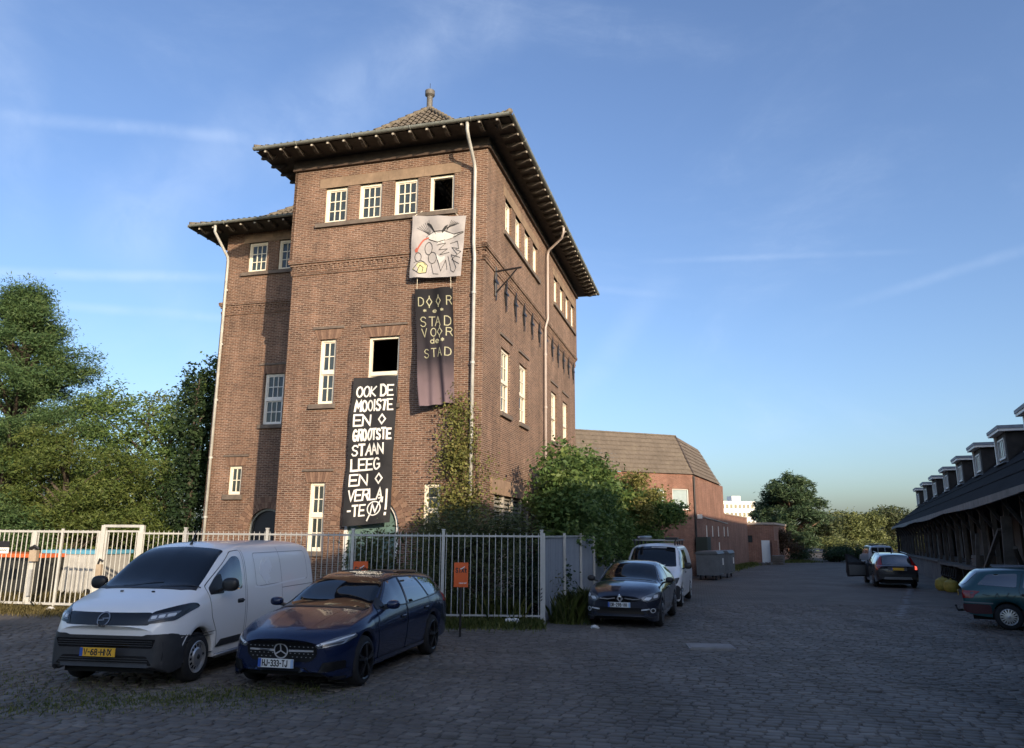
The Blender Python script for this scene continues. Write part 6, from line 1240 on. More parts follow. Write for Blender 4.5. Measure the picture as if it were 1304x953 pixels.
# ================================================================ SETTS
def sett_mat():
    m = bpy.data.materials.new('basalt_setts'); m.use_nodes = True; t = m.node_tree; b = t.nodes['Principled BSDF']; b.inputs['Roughness'].default_value = .72; b.inputs['Specular IOR Level'].default_value = .35
    at = t.nodes.new('ShaderNodeAttribute'); at.attribute_name = 'tint'; g = t.nodes.new('ShaderNodeNewGeometry')
    cr = t.nodes.new('ShaderNodeValToRGB'); e = cr.color_ramp.elements; e[0].color = (.096, .084, .072, 1); e[1].color = (.172, .152, .130, 1); x = e.new(.55); x.color = (.125, .110, .094, 1); t.links.new(at.outputs['Fac'], cr.inputs[0])
    n = t.nodes.new('ShaderNodeTexNoise'); n.inputs['Scale'].default_value = .35; n.inputs['Detail'].default_value = 8; n.inputs['Roughness'].default_value = .7; t.links.new(g.outputs['Position'], n.inputs['Vector'])
    mr = t.nodes.new('ShaderNodeMapRange'); mr.inputs[1].default_value = .3; mr.inputs[2].default_value = .72; mr.inputs[3].default_value = .75; mr.inputs[4].default_value = 1.4; t.links.new(n.outputs['Fac'], mr.inputs[0])
    mx = t.nodes.new('ShaderNodeMix'); mx.data_type = 'RGBA'; mx.blend_type = 'MULTIPLY'; mx.inputs[0].default_value = 1; t.links.new(cr.outputs[0], mx.inputs[6]); t.links.new(mr.outputs[0], mx.inputs[7])
    # moss and dust that has settled unevenly
    n3 = t.nodes.new('ShaderNodeTexNoise'); n3.inputs['Scale'].default_value = .55; n3.inputs['Detail'].default_value = 9; n3.inputs['Roughness'].default_value = .75; t.links.new(g.outputs['Position'], n3.inputs['Vector'])
    m3 = t.nodes.new('ShaderNodeMapRange'); m3.inputs[1].default_value = .52; m3.inputs[2].default_value = .7; m3.inputs[4].default_value = .6; t.links.new(n3.outputs['Fac'], m3.inputs[0])
    x3 = t.nodes.new('ShaderNodeMix'); x3.data_type = 'RGBA'; x3.inputs[7].default_value = (.085, .072, .048, 1); t.links.new(m3.outputs[0], x3.inputs[0]); t.links.new(mx.outputs[2], x3.inputs[6]); t.links.new(x3.outputs[2], b.inputs['Base Color'])
    # worn wheel tracks along the lane and oil stains
    mp = t.nodes.new('ShaderNodeMapping'); mp.inputs['Rotation'].default_value = (0, 0, math.pi/2-WAZ); mp.inputs['Scale'].default_value = (1.1, .10, 1); t.links.new(g.outputs['Position'], mp.inputs[0])
    n4 = t.nodes.new('ShaderNodeTexNoise'); n4.inputs['Scale'].default_value = .9; n4.inputs['Detail'].default_value = 5; t.links.new(mp.outputs[0], n4.inputs['Vector']); m4 = t.nodes.new('ShaderNodeMapRange'); m4.inputs[1].default_value = .32; m4.inputs[2].default_value = .68; m4.inputs[3].default_value = .72; m4.inputs[4].default_value = 1.2; t.links.new(n4.outputs['Fac'], m4.inputs[0])
    n5 = t.nodes.new('ShaderNodeTexNoise'); n5.inputs['Scale'].default_value = 1.1; n5.inputs['Detail'].default_value = 3; t.links.new(g.outputs['Position'], n5.inputs['Vector']); m5 = t.nodes.new('ShaderNodeMapRange'); m5.inputs[1].default_value = .66; m5.inputs[2].default_value = .74; m5.inputs[3].default_value = 1; m5.inputs[4].default_value = .55; t.links.new(n5.outputs['Fac'], m5.inputs[0])
    mm = t.nodes.new('ShaderNodeMath'); mm.operation = 'MULTIPLY'; t.links.new(m4.outputs[0], mm.inputs[0]); t.links.new(m5.outputs[0], mm.inputs[1]); x5 = t.nodes.new('ShaderNodeMix'); x5.data_type = 'RGBA'; x5.blend_type = 'MULTIPLY'; x5.inputs[0].default_value = 1; t.links.new(x3.outputs[2], x5.inputs[6]); t.links.new(mm.outputs[0], x5.inputs[7]); t.links.new(x5.outputs[2], b.inputs['Base Color'])
    n2 = t.nodes.new('ShaderNodeTexNoise'); n2.inputs['Scale'].default_value = 28; n2.inputs['Detail'].default_value = 5; t.links.new(g.outputs['Position'], n2.inputs['Vector']); bp = t.nodes.new('ShaderNodeBump'); bp.inputs['Strength'].default_value = .35; bp.inputs['Distance'].default_value = .012; t.links.new(n2.outputs['Fac'], bp.inputs['Height']); t.links.new(bp.outputs[0], b.inputs['Normal'])
    rr = t.nodes.new('ShaderNodeMapRange'); rr.inputs[3].default_value = .5; rr.inputs[4].default_value = .9; t.links.new(n3.outputs['Fac'], rr.inputs[0]); t.links.new(rr.outputs[0], b.inputs['Roughness'])
    return m
SETT = sett_mat()
SW_, SH_ = .205, .138
def sett_rows(ang, ok, offs):
    """centres of setts laid in rows at an angle, kept where ok(x,y)"""
    ca, sa = math.cos(ang), math.sin(ang); out = []
    jj = np.arange(-40, 260); ii = np.arange(-110, 110)
    J, I = np.meshgrid(jj, ii, indexing='ij'); row_off = RNG.uniform(0, SW_, len(jj))[:, None]
    u = I*SW_+row_off+RNG.normal(0, .008, I.shape); v = J*SH_+RNG.normal(0, .005, I.shape)+.03*np.sin(u*.8+offs)
    x = u*ca+v*sa; y = -u*sa+v*ca
    k = ok(x, y); return np.stack([x[k], y[k], np.full(k.sum(), ang)], 1)
def view(x, y): return (y > 7.1) & (y < 25.5) & (np.abs(x) < .70*y+.6) & (WN.x*x+WN.y*y < 17.5) & (WN.x*x+WN.y*y > -4.4) & ((y < 18.0) | (x > 2.0+.26*(y-19)))
seam = lambda x, y: y-(10.2+.55*(x+3.6))       # the two paved areas meet along this line
okA = lambda x, y: view(x, y) & ((seam(x, y) < 0) | (x > -2.2))
okB = lambda x, y: view(x, y) & (seam(x, y) >= .12) & (x <= -2.3)
cent = np.vstack([sett_rows(.24, okA, 0.), sett_rows(-.10, okB, 1.)])
def sett_geo(n, rng):
    """unit setts about their centres: three rings (foot, shoulder, top) of four corners"""
    hw = SW_/2-.010-rng.uniform(0, .012, (n, 1)); hh = SH_/2-.008-rng.uniform(0, .008, (n, 1)); cx = np.array([-1, 1, 1, -1]); cy = np.array([-1, -1, 1, 1])
    jx = rng.normal(0, .006, (n, 4)); jy = rng.normal(0, .005, (n, 4)); bx, by = cx*hw+jx, cy*hh+jy; lev = rng.normal(0, .0035, (n, 1)); tx, ty = rng.normal(0, .02, (n, 1)), rng.normal(0, .02, (n, 1)); V = np.zeros((n, 12, 3))
    for r_, (s, z) in enumerate(((1.0, -.03), (1.0, .001), (.88, .007))):
        V[:, r_*4:r_*4+4, 0] = bx*s; V[:, r_*4:r_*4+4, 1] = by*s; V[:, r_*4:r_*4+4, 2] = z+lev+(bx*s*tx+by*s*ty if r_ else 0)
    return V
QF = np.array([(0, 1, 5, 4), (1, 2, 6, 5), (2, 3, 7, 6), (3, 0, 4, 7), (4, 5, 9, 8), (5, 6, 10, 9), (6, 7, 11, 10), (7, 4, 8, 11), (8, 9, 10, 11)])
order = np.argsort(cent[:, 0]**2+cent[:, 1]**2); vis = np.abs(cent[:, 0]) < .655*cent[:, 1]; vis &= cent[:, 1] > 7.95
near = order[vis[order]][:300]; rest = np.setdiff1d(np.arange(len(cent)), near)
G = sett_geo(len(rest), RNG); a = cent[rest, 2][:, None]; X = G[..., 0]*np.cos(a)+G[..., 1]*np.sin(a)+cent[rest, 0][:, None]; Y = -G[..., 0]*np.sin(a)+G[..., 1]*np.cos(a)+cent[rest, 1][:, None]
Z = G[..., 2]+WSL*np.clip(X*WD.x+Y*WD.y-14, 0, 60)
VV = np.stack([X, Y, Z], -1).reshape(-1, 3); FF = (np.arange(len(rest))[:, None, None]*12+QF[None]).reshape(-1, 4)
o = np_mesh('sett_paving', VV, FF, SETT, GROUND, True, tint=np.repeat(RNG.beta(2.2, 2.6, len(rest)), 12)); o['kind'] = 'stuff'
base = []
for k in range(24):
    g_ = sett_geo(1, RNG)[0]; o = np_mesh('sett', g_, QF, SETT, None, True, tint=np.full(12, RNG.beta(2.2, 2.6))); base.append(o.data); bpy.data.objects.remove(o)
for i in near:
    o = link('sett', base[random.randrange(24)], GROUND); o.location = (cent[i, 0], cent[i, 1], 0); o.rotation_euler = (0, 0, -cent[i, 2]+(math.pi if random.random() < .5 else 0))
# concrete cover plate in the lane, faint line of pale setts
MB().cbox((0, 0, .022), (.86, .62, .045)).cbox((0, 0, .05), (.78, .54, .012)).build('cover_plate', mat('pale_concrete', (.24, .225, .21), .85, var=.2, vscale=3, bump=.4), None); cpo = bpy.data.objects['cover_plate']; cpo.location = (3.82, 14.94, gz(3.82, 14.94)); cpo.rotation_euler = (0, 0, -.1); tag(cpo, 'rectangular concrete cover plate set in the sett paving', 'cover plate')
pl = MB()
for k in range(26):
    q = AP(24.5+k*.62, -1.3-.055*k); z = gz(q.x, q.y)+.006
    if random.random() < .8: pl.cbox((q.x+random.uniform(-.05, .05), q.y, z), (.22, .3, .012))
pl.build('pale_sett_line', mat('pale_sett', (.17, .17, .17), .8, var=.2), GROUND)['kind'] = 'stuff'

# ================================================================ PLANTS
def leaf_cloud(P, size, aspect, rng, up=.3, tint=None, droop=0.):
    """one rhombic leaf at each point, turned at random and leaning outwards"""
    n = len(P); d = rng.normal(0, 1, (n, 3)); d[:, 2] = d[:, 2]*.6-droop; d /= np.linalg.norm(d, axis=1)[:, None]; nn = rng.normal(0, 1, (n, 3)); nn[:, 2] += up; nn -= d*(nn*d).sum(1)[:, None]; nn /= np.linalg.norm(nn, axis=1)[:, None]+1e-9; s = np.cross(d, nn)
    L = size*rng.uniform(.45, 1.55, (n, 1)); W = L*aspect
    V = np.stack([P-d*L*.5, P+s*W*.5+nn*L*.06, P+d*L*.5, P-s*W*.5+nn*L*.06], 1).reshape(-1, 3); F_ = np.arange(4*n).reshape(n, 4); t = rng.uniform(0, 1, n) if tint is None else tint
    return V, F_, np.repeat(np.clip(t, 0, 1), 4)
def tufts(clumps, per, tr, rng, shell=.55):
    """points: every clump (x,y,z,rx,ry,rz,count) carries count tufts, every tuft 'per' leaf points"""
    P = []; T = []
    for (x, y, z, rx, ry, rz, n) in clumps:
        u = rng.normal(0, 1, (n, 3)); u /= np.linalg.norm(u, axis=1)[:, None]; r_ = rng.uniform(shell**3, 1, n)**(1/3)*rng.uniform(.86, 1.12, n); c = np.stack([x+u[:, 0]*rx*r_, y+u[:, 1]*ry*r_, z+u[:, 2]*rz*r_], 1)
        tb = rng.beta(2, 2, n); rr = tr*rng.uniform(.6, 1.4, (n, 1, 1)); p = c[:, None, :]+rng.normal(0, 1, (n, per, 3))*rr*np.array([1, 1, .6]); P.append(p.reshape(-1, 3)); T.append((tb[:, None]*.65+rng.uniform(0, .35, (n, per))).ravel())
    return np.vstack(P), np.concatenate(T)
BARK = mat('bark', (.07, .055, .042), .9, var=.35, vscale=6, bump=.5); BARKP = mat('pine_bark', (.12, .075, .05), .9, var=.35, vscale=6, bump=.5)
LM1 = leaf_mat('cedar_leaf', (0.045, 0.093, 0.039), (0.078, 0.138, 0.051), (0.143, 0.203, 0.068)); LM2 = leaf_mat('yellow_green_leaf', (.060, .098, .026), (.100, .140, .034), (.165, .185, .05)); LM3 = leaf_mat('laurel_leaf', (0.049, 0.098, 0.031), (0.098, 0.166, 0.049), (0.215, 0.273, 0.078)); LM4 = leaf_mat('ivy_leaf', (0.018, 0.039, 0.018), (0.033, 0.063, 0.027), (0.068, 0.105, 0.039)); LM5 = leaf_mat('climber_leaf', (0.105, 0.128, 0.038), (0.195, 0.203, 0.06), (0.33, 0.285, 0.105)); LM6 = leaf_mat('pine_needle', (0.027, 0.054, 0.027), (0.048, 0.084, 0.039), (0.09, 0.128, 0.054), .15); LM7 = leaf_mat('grey_shrub_leaf', (0.045, 0.068, 0.03), (0.083, 0.105, 0.045), (0.15, 0.15, 0.075)); LM8 = leaf_mat('far_leaf', (0.083, 0.105, 0.038), (0.128, 0.15, 0.053), (0.195, 0.21, 0.075)); STRAW = leaf_mat('dry_grass', (.10, .085, .035), (.15, .13, .05), (.22, .18, .08), .3); GRASS = leaf_mat('green_grass', (0.068, 0.098, 0.021), (0.112, 0.143, 0.033), (0.195, 0.195, 0.068), .3)
def tree(name, base, clumps, per, size, aspect, m, label, cat, tr=.25, trunk=.22, bark=BARK, shell=.5, droop=0., group=None, up=.3, limbs=True, top=None):
    x, y = base; z0 = gz(x, y); root = thing(name, (x, y, z0-.02), 0, label, cat, group); rng = np.random.default_rng(abs(hash(name+str(round(x, 1)))) % 1000 if False else int(abs(x*37+y*11)) % 9973)
    P_, T_ = tufts([(cx, cy, cz, a, b, c, n) for cx, cy, cz, a, b, c, n in clumps], per, tr, rng, shell); P_[:, 2] = np.maximum(P_[:, 2], .03); V, F_, t = leaf_cloud(P_, size, aspect, rng, up, T_, droop)
    np_mesh('crown', V, F_, m, root, False, tint=t)
    tb = MB(); H_ = top or max(c[2] for c in clumps); tb.tube([(0, 0, 0), (.05, .03, H_*.35), (-.06, .05, H_*.7), (.02, 0, H_)], [trunk*1.25, trunk, trunk*.6, trunk*.15], 9)
    if limbs:
        for c in clumps:
            s = min(H_*.9, max(.25*c[2], c[2]-c[5]-.5*math.hypot(c[0], c[1]))); tb.tube([(0, 0, s), (c[0]*.5, c[1]*.5, (s+c[2])*.5+.1), (c[0], c[1], c[2])], [trunk*.5, trunk*.3, trunk*.08], 6)
    tb.build('trunk', bark, root, True); return root
rn = random.Random(11)
def ring_clumps(n, r0, r1, z0, z1, a, b, cnt, taper=True):
    out = []
    for i in range(n):
        t = i/(n-1) if n > 1 else 0; z = z0+(z1-z0)*t; rr = r0+(r1-r0)*t; k = rn.uniform(0, 6.28); out.append((rr*math.cos(k), rr*math.sin(k), z, a*rn.uniform(.8, 1.2), a*rn.uniform(.8, 1.2), b*rn.uniform(.8, 1.2), cnt))
    return out
# the big feathery tree on the left: wide flat sprays on rising limbs
cl = []
for k in range(150):
    t = k/149; z = 1.6+11.4*t; rr = (6.2*(1-t)**.72+.35)*rn.uniform(.05, 1.0)**.7; an = rn.uniform(0, 6.28); sc_ = rn.uniform(.45, 1.25)*(1.05-.4*t); cl.append((rr*math.cos(an), rr*math.sin(an), z-.10*rr+rn.uniform(-.3, .3), 1.15*sc_, 1.15*sc_, .30*rn.uniform(.6, 1.4), 22))
tree('feathery_tree', (-22.6, 33.5), cl, 44, .17, .22, LM1, 'tall dark green feathery tree rising behind the pale gates', 'tree', .26, .3, shell=.15, droop=.5, top=12.6)
cl = [(rn.uniform(-3.2, 3.0), rn.uniform(-1.2, 1.2), rn.uniform(1.0, 6.0), 1.2, 1.0, .5, 40) for k in range(44)]
tree('spreading_tree', (-18.0, 30.4), cl, 38, .13, .32, LM2, 'yellowish green spreading tree behind the pale gates', 'tree', .22, .16, shell=.2, droop=.35)
cl = [(rn.uniform(-2.2, 2.2), rn.uniform(-.8, .8), rn.uniform(.9, 3.2), 1.2, .9, .5, 36) for k in range(16)]
tree('low_feathery_tree', (-20.0, 28.4), cl, 36, .15, .24, LM1, 'low dark feathery tree beneath the yellowish spreading tree', 'tree', .22, .14, shell=.2, droop=.5)
cl = [(-3.4+.95*k+rn.uniform(-.2, .2), rn.uniform(-.3, .3), z, .85, .7, .95, 26) for k in range(8) for z in (1.0, 2.4, 3.7, 5.0, 6.2, 7.3+.5*math.sin(k*1.7))]
tree('leafy_hedge', (-15.2, 33.0), cl, 34, .14, .45, LM3, 'tall glossy green hedge between the trees and the brick building', 'hedge', .24, .12, shell=.35)
cl = [(rn.uniform(-3.8, 4.0), rn.uniform(-.6, .6), rn.uniform(3.5, 8.6), 1.0, .9, .8, 26) for k in range(22)]
tree('autumn_tree', (-18.5, 37.5), cl, 22, .18, .4, LM8, 'olive and brown tinted tree top rising over the tall hedge', 'tree', .25, .14, shell=.3)
cl = [(rn.uniform(-.45, .45), rn.uniform(-.4, .4), .8+.72*k, .85-.03*k, .8, .75, 34) for k in range(12)]
tree('ivy_column', (-13.55, 31.6), cl, 22, .15, .6, LM4, 'dark ivy clad column of foliage against the wing of the brick building', 'ivy', .2, .14, shell=.4)
cl = [(rn.uniform(-.5, .5), rn.uniform(-.3, .3), 7.3+.36*k, .55, .5, .5, 18) for k in range(7)]
tree('ivy_crown', (-13.0, 32.6), cl, 20, .15, .6, LM3, 'sunlit leafy top growing out above the dark ivy column', 'tree', .2, .1, shell=.3)
# climber on the corner of the building
CR = thing('climbing_plant', (BC.x, BC.y, -.03), AZ, 'yellow green climber growing up the corner downpipe of the brick building', 'climber')
rng = np.random.default_rng(5); P_ = []; T_ = []
for k in range(320):
    z = 6.0*rng.beta(1.2, 1.35); w_ = (1.05-.15*z)*1.0; x = -.62+rng.normal(0, .72)*max(.3, w_*1.1); x = min(x, .9); d = -.12-abs(rng.normal(0, .14))
    if x > .05: q = np.array([.12+abs(rng.normal(0, .12)), rng.uniform(.0, .55), z])
    else: q = np.array([x, d, z])
    P_.append(q+rng.normal(0, 1, (22, 3))*np.array([.15, .08, .24])); T_.append(rng.uniform(.1, .9)*.6+rng.uniform(0, .4, 22))
for k in range(120):
    z = rng.uniform(.4, 2.9); q = np.array([rng.uniform(-1.9, -.4), -.1-abs(rng.normal(0, .1)), z]); P_.append(q+rng.normal(0, 1, (14, 3))*np.array([.12, .05, .14])); T_.append(rng.uniform(0, 1, 14))
V, F_, t = leaf_cloud(np.vstack(P_), .085, .6, rng, .2, np.concatenate(T_), .5); np_mesh('foliage', V, F_, LM5, CR, False, tint=t)
st = MB()
for k in range(10):
    x = -.3+rng.normal(0, .25); pts = [(x+.25*math.sin(z*1.3+k)*.5, -.1, z) for z in np.linspace(0, rng.uniform(3, 6), 9)]; st.tube(pts, [.022*(1-.08*i) for i in range(9)], 5)
st.build('stem', BARK, CR)
# bushes behind the fence in front of the building
def bush(name, x, y, cl, per, size, asp, m, label, tr=.2, cat='bush', shell=.3): return tree(name, (x, y), cl, per, size, asp, m, label, cat, tr, .05, BARK, shell, limbs=True)
cl = [(rn.uniform(-1.7, 1.5), rn.uniform(-.4, .4), rn.uniform(.5, 2.5), .6, .5, .45, 26) for k in range(16)]
bush('willowy_bush', -.55, 20.6, cl, 20, .15, .25, LM7, 'dull green willowy bush behind the bar fence, under the climber')
cl = [(rn.uniform(-1.0, 1.0), rn.uniform(-.3, .3), rn.uniform(.3, 1.9), .5, .4, .45, 22) for k in range(11)]
bush('dark_bush', -3.0, 20.3, cl, 20, .12, .4, LM7, 'dark leafy bush behind the bar fence, beside the teal door')
cl = [(rn.uniform(-.6, .6), rn.uniform(-.4, .4), rn.uniform(.3, 2.4), .5, .4, .5, 24) for k in range(8)]
bush('fence_bush', .55, 21.9, cl, 20, .12, .5, LM4, 'dark bush squeezed between the louvres and the sheet fence')
# the big shrub beside the long wall
cl = []
for k in range(58):
    L_ = rn.uniform(4.6, 17.5); hgt = 5.2 if L_ < 9 else 5.2-.12*(L_-9); p = SD*L_-sx*rn.uniform(-.1, 1.5); cl.append((p.x+.76-2.6, p.y+18.79-27.5, rn.uniform(1.6, hgt-.5), .8, .8, .65, 34))
tree('tall_shrub', (2.6, 27.5), cl, 22, .16, .5, LM3, 'large green shrub rising over the corrugated fence beside the building', 'shrub', .2, .14, shell=.35)
cl = []
for k in range(40):
    t = k/39; cl.append((-1.9+3.9*t+rn.uniform(-.3, .3), 4*t-2+rn.uniform(-.7, .7), rn.uniform(.6, 5.0-1.6*t), .8, .8, .65, 36))
for k in range(34):
    t = k/33; cl.append((-2.4+4.4*t+rn.uniform(-.4, .4), 3*t-2+rn.uniform(-.7, .7), 3.0+(2.1-1.7*t)*rn.random()+rn.uniform(-.2, .3), .65, .65, .5, 30))
tree('rounded_shrub', (5.4, 35.5), cl, 22, .17, .5, LM3, 'rounded green shrub spilling past the end of the corrugated fence', 'shrub', .2, .12, shell=.35)
cl = [(rn.uniform(-2.0, 1.6), rn.uniform(-.7, .7), 3.9+rn.uniform(-1.0, .9), .5, .5, .38, 22) for k in range(20)]
tree('olive_shrub', (4.9, 34.2), cl, 20, .14, .45, LM5, 'olive yellow shrub top beside the rounded green shrub', 'shrub', .2, .08, shell=.2)
# ivy over the far part of the sheet fence
IV = thing('fence_ivy', (S0.x, S0.y, S0.z), 0, 'ivy hanging over the far panels of the corrugated fence', 'ivy'); rng = np.random.default_rng(8)
L_ = rng.uniform(10.6, 21, 420); zz = 2.15*rng.beta(2.2, 1.1, 420); c = np.stack([SD.x*L_+sx.x*.06, SD.y*L_+sx.y*.06, zz], 1); P_ = (c[:, None]+rng.normal(0, 1, (420, 16, 3))*np.array([.08, .16, .12])).reshape(-1, 3); P_[:, 2] = np.maximum(P_[:, 2], .03); V, F_, t = leaf_cloud(P_, .1, .7, rng, .1, None, .4); np_mesh('foliage', V, F_, LM4, IV, False, tint=t)
# pine and far trees
cl = []
for k in range(90):
    t = rn.random()**.9; z = 1.0+8.2*t; rr = 4.4*math.sqrt(max(0, 1-(abs(t-.28)/(.30 if t < .28 else .74))**2))*rn.uniform(.3, 1); an = rn.uniform(0, 6.28); cl.append((rr*math.cos(an), rr*math.sin(an), z, 1.05, 1.05, .6, 26))
cl.append((0, 0, 9.6, .7, .7, .6, 26))
tree('pine_tree', (33.6, 91), cl, 16, .42, .2, LM6, 'dark broad pine standing behind the low brick block', 'tree', .22, .28, BARKP, .3, group=None)
def far_tree(x, y, h, r_, m, label, name='broadleaf_tree'):
    cl = [(r_*.75*math.cos(a_)*q, r_*.75*math.sin(a_)*q, z, r_*.42, r_*.42, r_*.34, 20) for a_, q, z in ((rn.uniform(0, 6.28), rn.uniform(.2, 1), rn.uniform(.22*h, .86*h)) for _ in range(22))]+[(0, 0, h-r_*.3, r_*.4, r_*.4, r_*.3, 16)]
    return tree(name, (x, y), cl, 14, .42, .5, m, label, 'tree', .4, .2, BARK, .3)
far_tree(55.5, 124, 6.9, 3.6, LM8, 'round green tree at the far end of the lane'); far_tree(60.6, 128, 6.4, 3.2, LM8, 'smaller round tree beside the far end of the lane'); far_tree(66.5, 132, 7.6, 3.6, LM7, 'loose grey green tree beyond the end of the warehouse'); far_tree(48.6, 118, 5.4, 3.4, LM7, 'low dark tree just right of the pine'); far_tree(71, 130, 7.0, 3.8, LM8, 'broad tree half hidden by the warehouse end'); far_tree(43, 120, 4.6, 3.2, LM8, 'low green tree behind the pine trunk')
far_tree(76, 136, 6.5, 4, LM7, 'far grey green tree behind the warehouse roof end')
cl = [(rn.uniform(-4.5, 4.5), rn.uniform(-1.2, 1.2), rn.uniform(.3, 1.3), .8, .7, .45, 30) for k in range(22)]
bush('bramble_thicket', 33.5, 78, cl, 18, .2, .4, LM4, 'dark bramble thicket at the foot of the pine', .25)
cl = [(rn.uniform(-1.3, 1.3), rn.uniform(-.7, .7), rn.uniform(.6, 2.9), .7, .6, .5, 24) for k in range(14)]
bush('reddish_bush', 27.6, 77.5, cl, 18, .2, .35, leaf_mat('reddish_leaf', (.05, .03, .022), (.075, .05, .03), (.11, .085, .05)), 'reddish brown bush against the low brick block', .25)
hd = [(-14+28*k/19, rn.uniform(-1, 1), rn.uniform(.6, 1.7), 1.2, 1, .8, 24) for k in range(20)]
tree('field_hedge', (60, 112), hd, 14, .4, .4, LM8, 'olive green scrub hedge across the end of the lane', 'hedge', .4, .06, limbs=False)
# grass: blades
def grass(name, pts, h, m, wid=.012, parent=None, lean=.5, seed=1, label=None):
    rng = np.random.default_rng(seed); n = len(pts); z = np.array([gz(p[0], p[1]) for p in pts]); hh = h*rng.uniform(.4, 1.3, n); an = rng.uniform(0, 6.283, n); w_ = wid*rng.uniform(.7, 1.4, n); ln = rng.uniform(.1, lean, n)*hh; dx, dy = np.cos(an), np.sin(an); B = np.column_stack([pts, z-.005])
    s = np.column_stack([-dy*w_, dx*w_, np.zeros(n)]); mid = B+np.column_stack([dx*ln*.35, dy*ln*.35, hh*.6]); tip = B+np.column_stack([dx*ln, dy*ln, hh]); V = np.stack([B-s, B+s, mid+s*.7, tip, mid-s*.7], 1).reshape(-1, 3); F_ = np.arange(5*n).reshape(n, 5)
    o = np_mesh(name, V, F_, m, parent, False, tint=np.repeat(rng.uniform(0, 1, n), 5)); o['kind'] = 'stuff'
    if label: o['label'] = label; o['category'] = 'grass'
    return o
def along(p, q, n, sd, rng, off=0.):
    p, q = np.array(p), np.array(q); d = (q-p)/np.linalg.norm(q-p); nn = np.array([-d[1], d[0]]); t = rng.uniform(0, 1, n); return p+np.outer(t, q-p)+np.outer(rng.normal(off, sd, n), nn)
rng = np.random.default_rng(21)
grass('fence_grass', np.vstack([along((.76, 18.7), (-2.6, 18.6), 5200, .45, rng, .35), along((.9, 18.9), (2.6, 25.2), 4200, .28, rng, -.42)]), .15, GRASS, .008, None, .8, 2, 'rough green grass growing along the foot of the fences')
grass('tall_weeds', np.vstack([along((.95, 18.9), (2.2, 23.6), 900, .22, rng, -.4), along((.3, 18.85), (-2.0, 19.3), 500, .2, rng, -.2)]), .55, GRASS, .009, None, .7, 3, 'tall thin weeds against the corrugated fence')
grass('yard_grass', np.vstack([along((-.2, 19.7), (-6.5, 21.0), 4200, .5, rng), along((-12, 23.6), (-19, 25.6), 9000, 1.5, rng)]), .20, STRAW, .009, None, .8, 4, 'dry grass in the yard behind the bar fence')
grass('verge_grass', along((-10.2, 20.3), (-19.0, 21.8), 15000, .55, rng), .10, STRAW, .008, None, .9, 5, 'sunlit dry grass verge before the pale gates')
grass('paving_grass', np.vstack([rng.normal(0, 1, (2600, 2))*np.array([1.2, .42])+np.array([-4.3, 10.25]), rng.normal(0, 1, (1200, 2))*np.array([1.2, .5])+np.array([-7.8, 11.2]), along((-6.2, 9.3), (-2.6, 10.9), 1500, .2, rng, .1)]), .042, GRASS, .006, None, .9, 6, 'short green grass sprouting between the setts by the white van')
grass('wall_weeds', np.vstack([along((12.6, 49), (21.5, 69), 3000, .35, rng, -.35), along((24, 74), (30, 77), 1500, .6, rng, -.5)]), .25, GRASS, .02, None, .8, 7, 'weeds along the foot of the red brick walls')
# ================================================================ SMALL THINGS
ORG = mat('orange_sign', (.62, .10, .015), .5)
def sign(x, y, rz, label, h=1.62):
    o = thing('reserved_sign', (x, y, gz(x, y)), rz, label, 'sign', None); MB().box(-.022, .022, -.022, .022, 0, h-.5).build('post', CARBLK, o); MB().box(-.15, .15, -.035, -.023, h-.5, h).build('sign_panel', ORG, o)
    fn = lambda u, v, d: (u, -.0365, v); t = MB(); write(t, 'SiXt', -.115, h-.20, .05, .085, .012, .02, fn); t.build('sign_lettering', PLK, o)
    t = MB(); ribbon(t, [(-.01, h-.13), (.03, h-.115), (.07, h-.085)], .018, lambda u, v, d: (u, -.038, v)); write(t, 'reserved', -.04, h-.43, .015, .03, .005, .007, fn); t.build('sign_lettering', PLW, o); return o
sign(-1.04, 16.2, -.05, 'orange reserved parking sign on a thin black post beside the blue estate car', 1.5)
sign(-3.08, 15.8, -.05, 'orange reserved parking sign showing over the roof of the blue estate car', 1.52)
# skips behind the gates
def skip(x, y, rz, L_, w_, h, m1, m2, label):
    o = thing('waste_container', (x, y, 0), rz, label, 'container'); b = MB(); p = [(-L_/2, 0), (L_/2, 0), (L_/2+.15, h), (-L_/2-.15, h)]; b.prism(p, lambda u, v, d: (u, d, v), -w_/2, w_/2); b.build('bin_body', m1, o); MB().box(-L_/2-.2, L_/2+.2, -w_/2-.05, w_/2+.05, h-.02, h+.1).build('rim', m2, o)
    for k in range(6): u = -L_/2+.1+k*(L_-.2)/5; MB().box(u-.04, u+.04, -w_/2-.06, -w_/2, .1, h-.05).build('rib', m1, o)
    for s in (-1, 1): MB().lathe([(0, -.04), (.12, -.04), (.12, .04), (0, .04)], 12, 'y', (s*L_*.35, -w_/2, .12)).build('wheel', CARBLK, o)
    return o
skip(-16.9, 25.6, -.21, 4.2, 1.6, 1.25, mat('dark_container', (.03, .032, .03), .6, var=.3), mat('orange_rim', (.55, .12, .03), .5), 'dark waste container with an orange rim behind the pale gate'); skip(-14.3, 25.9, -.15, 1.9, 1.4, 1.35, mat('grey_container', (.38, .38, .36), .6, var=.2), mat('blue_rim', (.10, .32, .45), .5), 'grey waste container with a blue rim behind the pale gate')
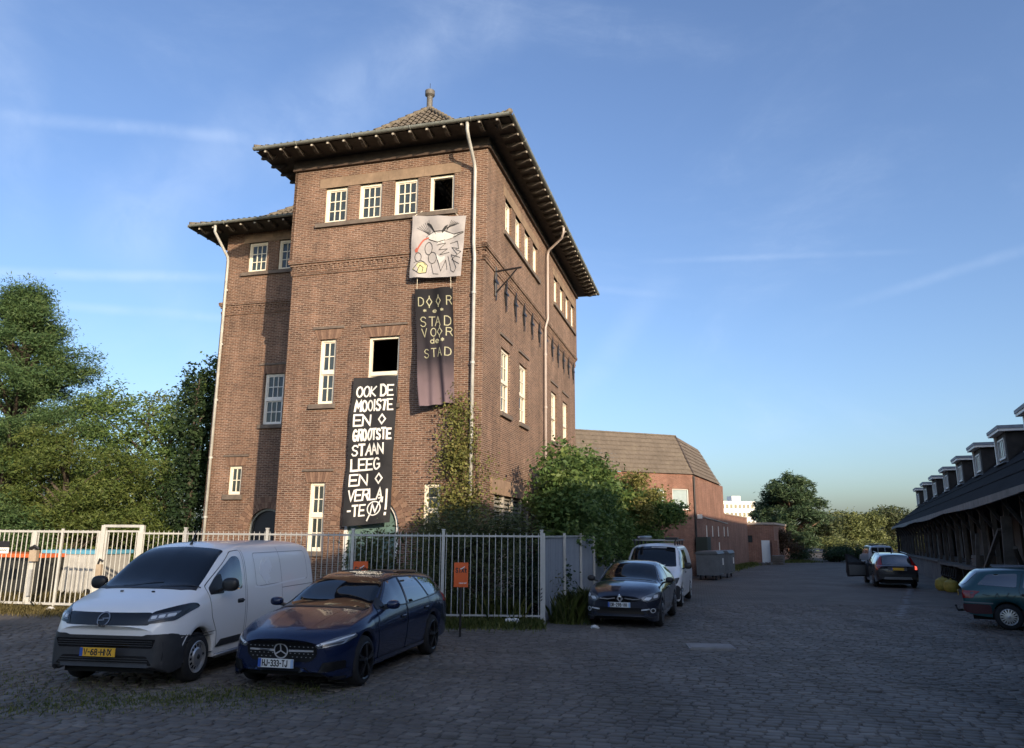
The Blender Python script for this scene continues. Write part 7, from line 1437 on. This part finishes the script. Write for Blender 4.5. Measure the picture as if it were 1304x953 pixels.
def dumpster(a, p, label):
    q = AP(a, p); o = thing('dumpster', (q.x, q.y, gz(q.x, q.y)), WAZ, label, 'dumpster'); GB = mat('dumpster_grey', (.13, .145, .16), .55, var=.2); b = MB(); b.prism([(-1.0, .25), (1.0, .25), (1.15, 1.35), (-1.15, 1.35)], lambda u, v, d: (u, d, v), -.55, .55); b.build('bin_body', GB, o)
    for k in range(6): u = -.95+k*.38; MB().prism([(u-.03, .3), (u+.03, .3), (u*1.14+.03, 1.3), (u*1.14-.03, 1.3)], lambda a_, v, d: (a_, d, v), -.6, -.55).build('rib', GB, o)
    MB().prism([(-.62, 1.35), (.62, 1.35), (.5, 1.47), (-.5, 1.5)], lambda u, v, d: (d, u, v), -1.2, 1.2).build('lid', mat('dumpster_lid', (.10, .11, .12), .5), o)
    for sx_ in (-.8, .8):
        for sy in (-.4, .4): MB().lathe([(0, -.04), (.1, -.04), (.1, .04), (0, .04)], 12, 'y', (sx_, sy, .1)).build('wheel', CARBLK, o); MB().box(sx_-.03, sx_+.03, sy-.03, sy+.03, .1, .26).build('castor', CARBLK, o)
    MB().box(.35, .7, -.612, -.60, .75, 1.1).build('label_sticker', WHITEP, o); return o
dumpster(45.3, 6.55, 'grey wheeled dumpster with a white sticker by the red building'); dumpster(42.2, 6.7, 'grey wheeled dumpster between the rack van and another dumpster')
q = AP(73.5, 5.6); o = thing('timber_planter', (q.x, q.y, gz(q.x, q.y)), WAZ, 'weathered timber box standing before the white door', 'planter')
for k in range(4): MB().box(-1.0, 1.0, -.5, .5, .03+k*.2, .2+k*.2).build('plank', GWOOD, o)
rub = [(AP(70+rn.uniform(0, 3), 6.6+rn.uniform(-.6, .6))) for _ in range(14)]
b = MB()
for q in rub: s = rn.uniform(.1, .3); b.cbox((q.x, q.y, gz(q.x, q.y)+s*.35), (s, s*1.2, s*.8), 0, Matrix.Rotation(rn.uniform(0, 3), 3, 'Z') @ Matrix.Rotation(rn.uniform(-.4, .4), 3, 'X'))
tag(b.build('rubble', CONC), 'heap of broken stone against the red wall', 'rubble', kind='stuff')
for i, (x, y, sc, lab) in enumerate(((.05, 18.35, .17, 'crumpled white plastic bag lying by the fence post'), (-1.25, 18.1, .05, 'scrap of white paper in the grass under the sign'), (1.95, 17.9, .09, 'pale litter in the weeds before the hatchback'), (-12.2, 20.6, .12, 'white scrap lying on the verge before the gate'))):
    b = ell((0, 0, .4), (1, .8, .42), 7, 2.2); r3 = random.Random(i); b.v = [(p[0]*(1+r3.uniform(-.3, .3)), p[1]*(1+r3.uniform(-.3, .3)), max(.0, p[2]*(1+r3.uniform(-.4, .4)))) for p in b.v]; o = b.build('litter', mat('white_plastic', (.55, .55, .53), .6), None); o.location = (x, y, gz(x, y)); o.scale = (sc, sc, sc); tag(o, lab, 'litter')
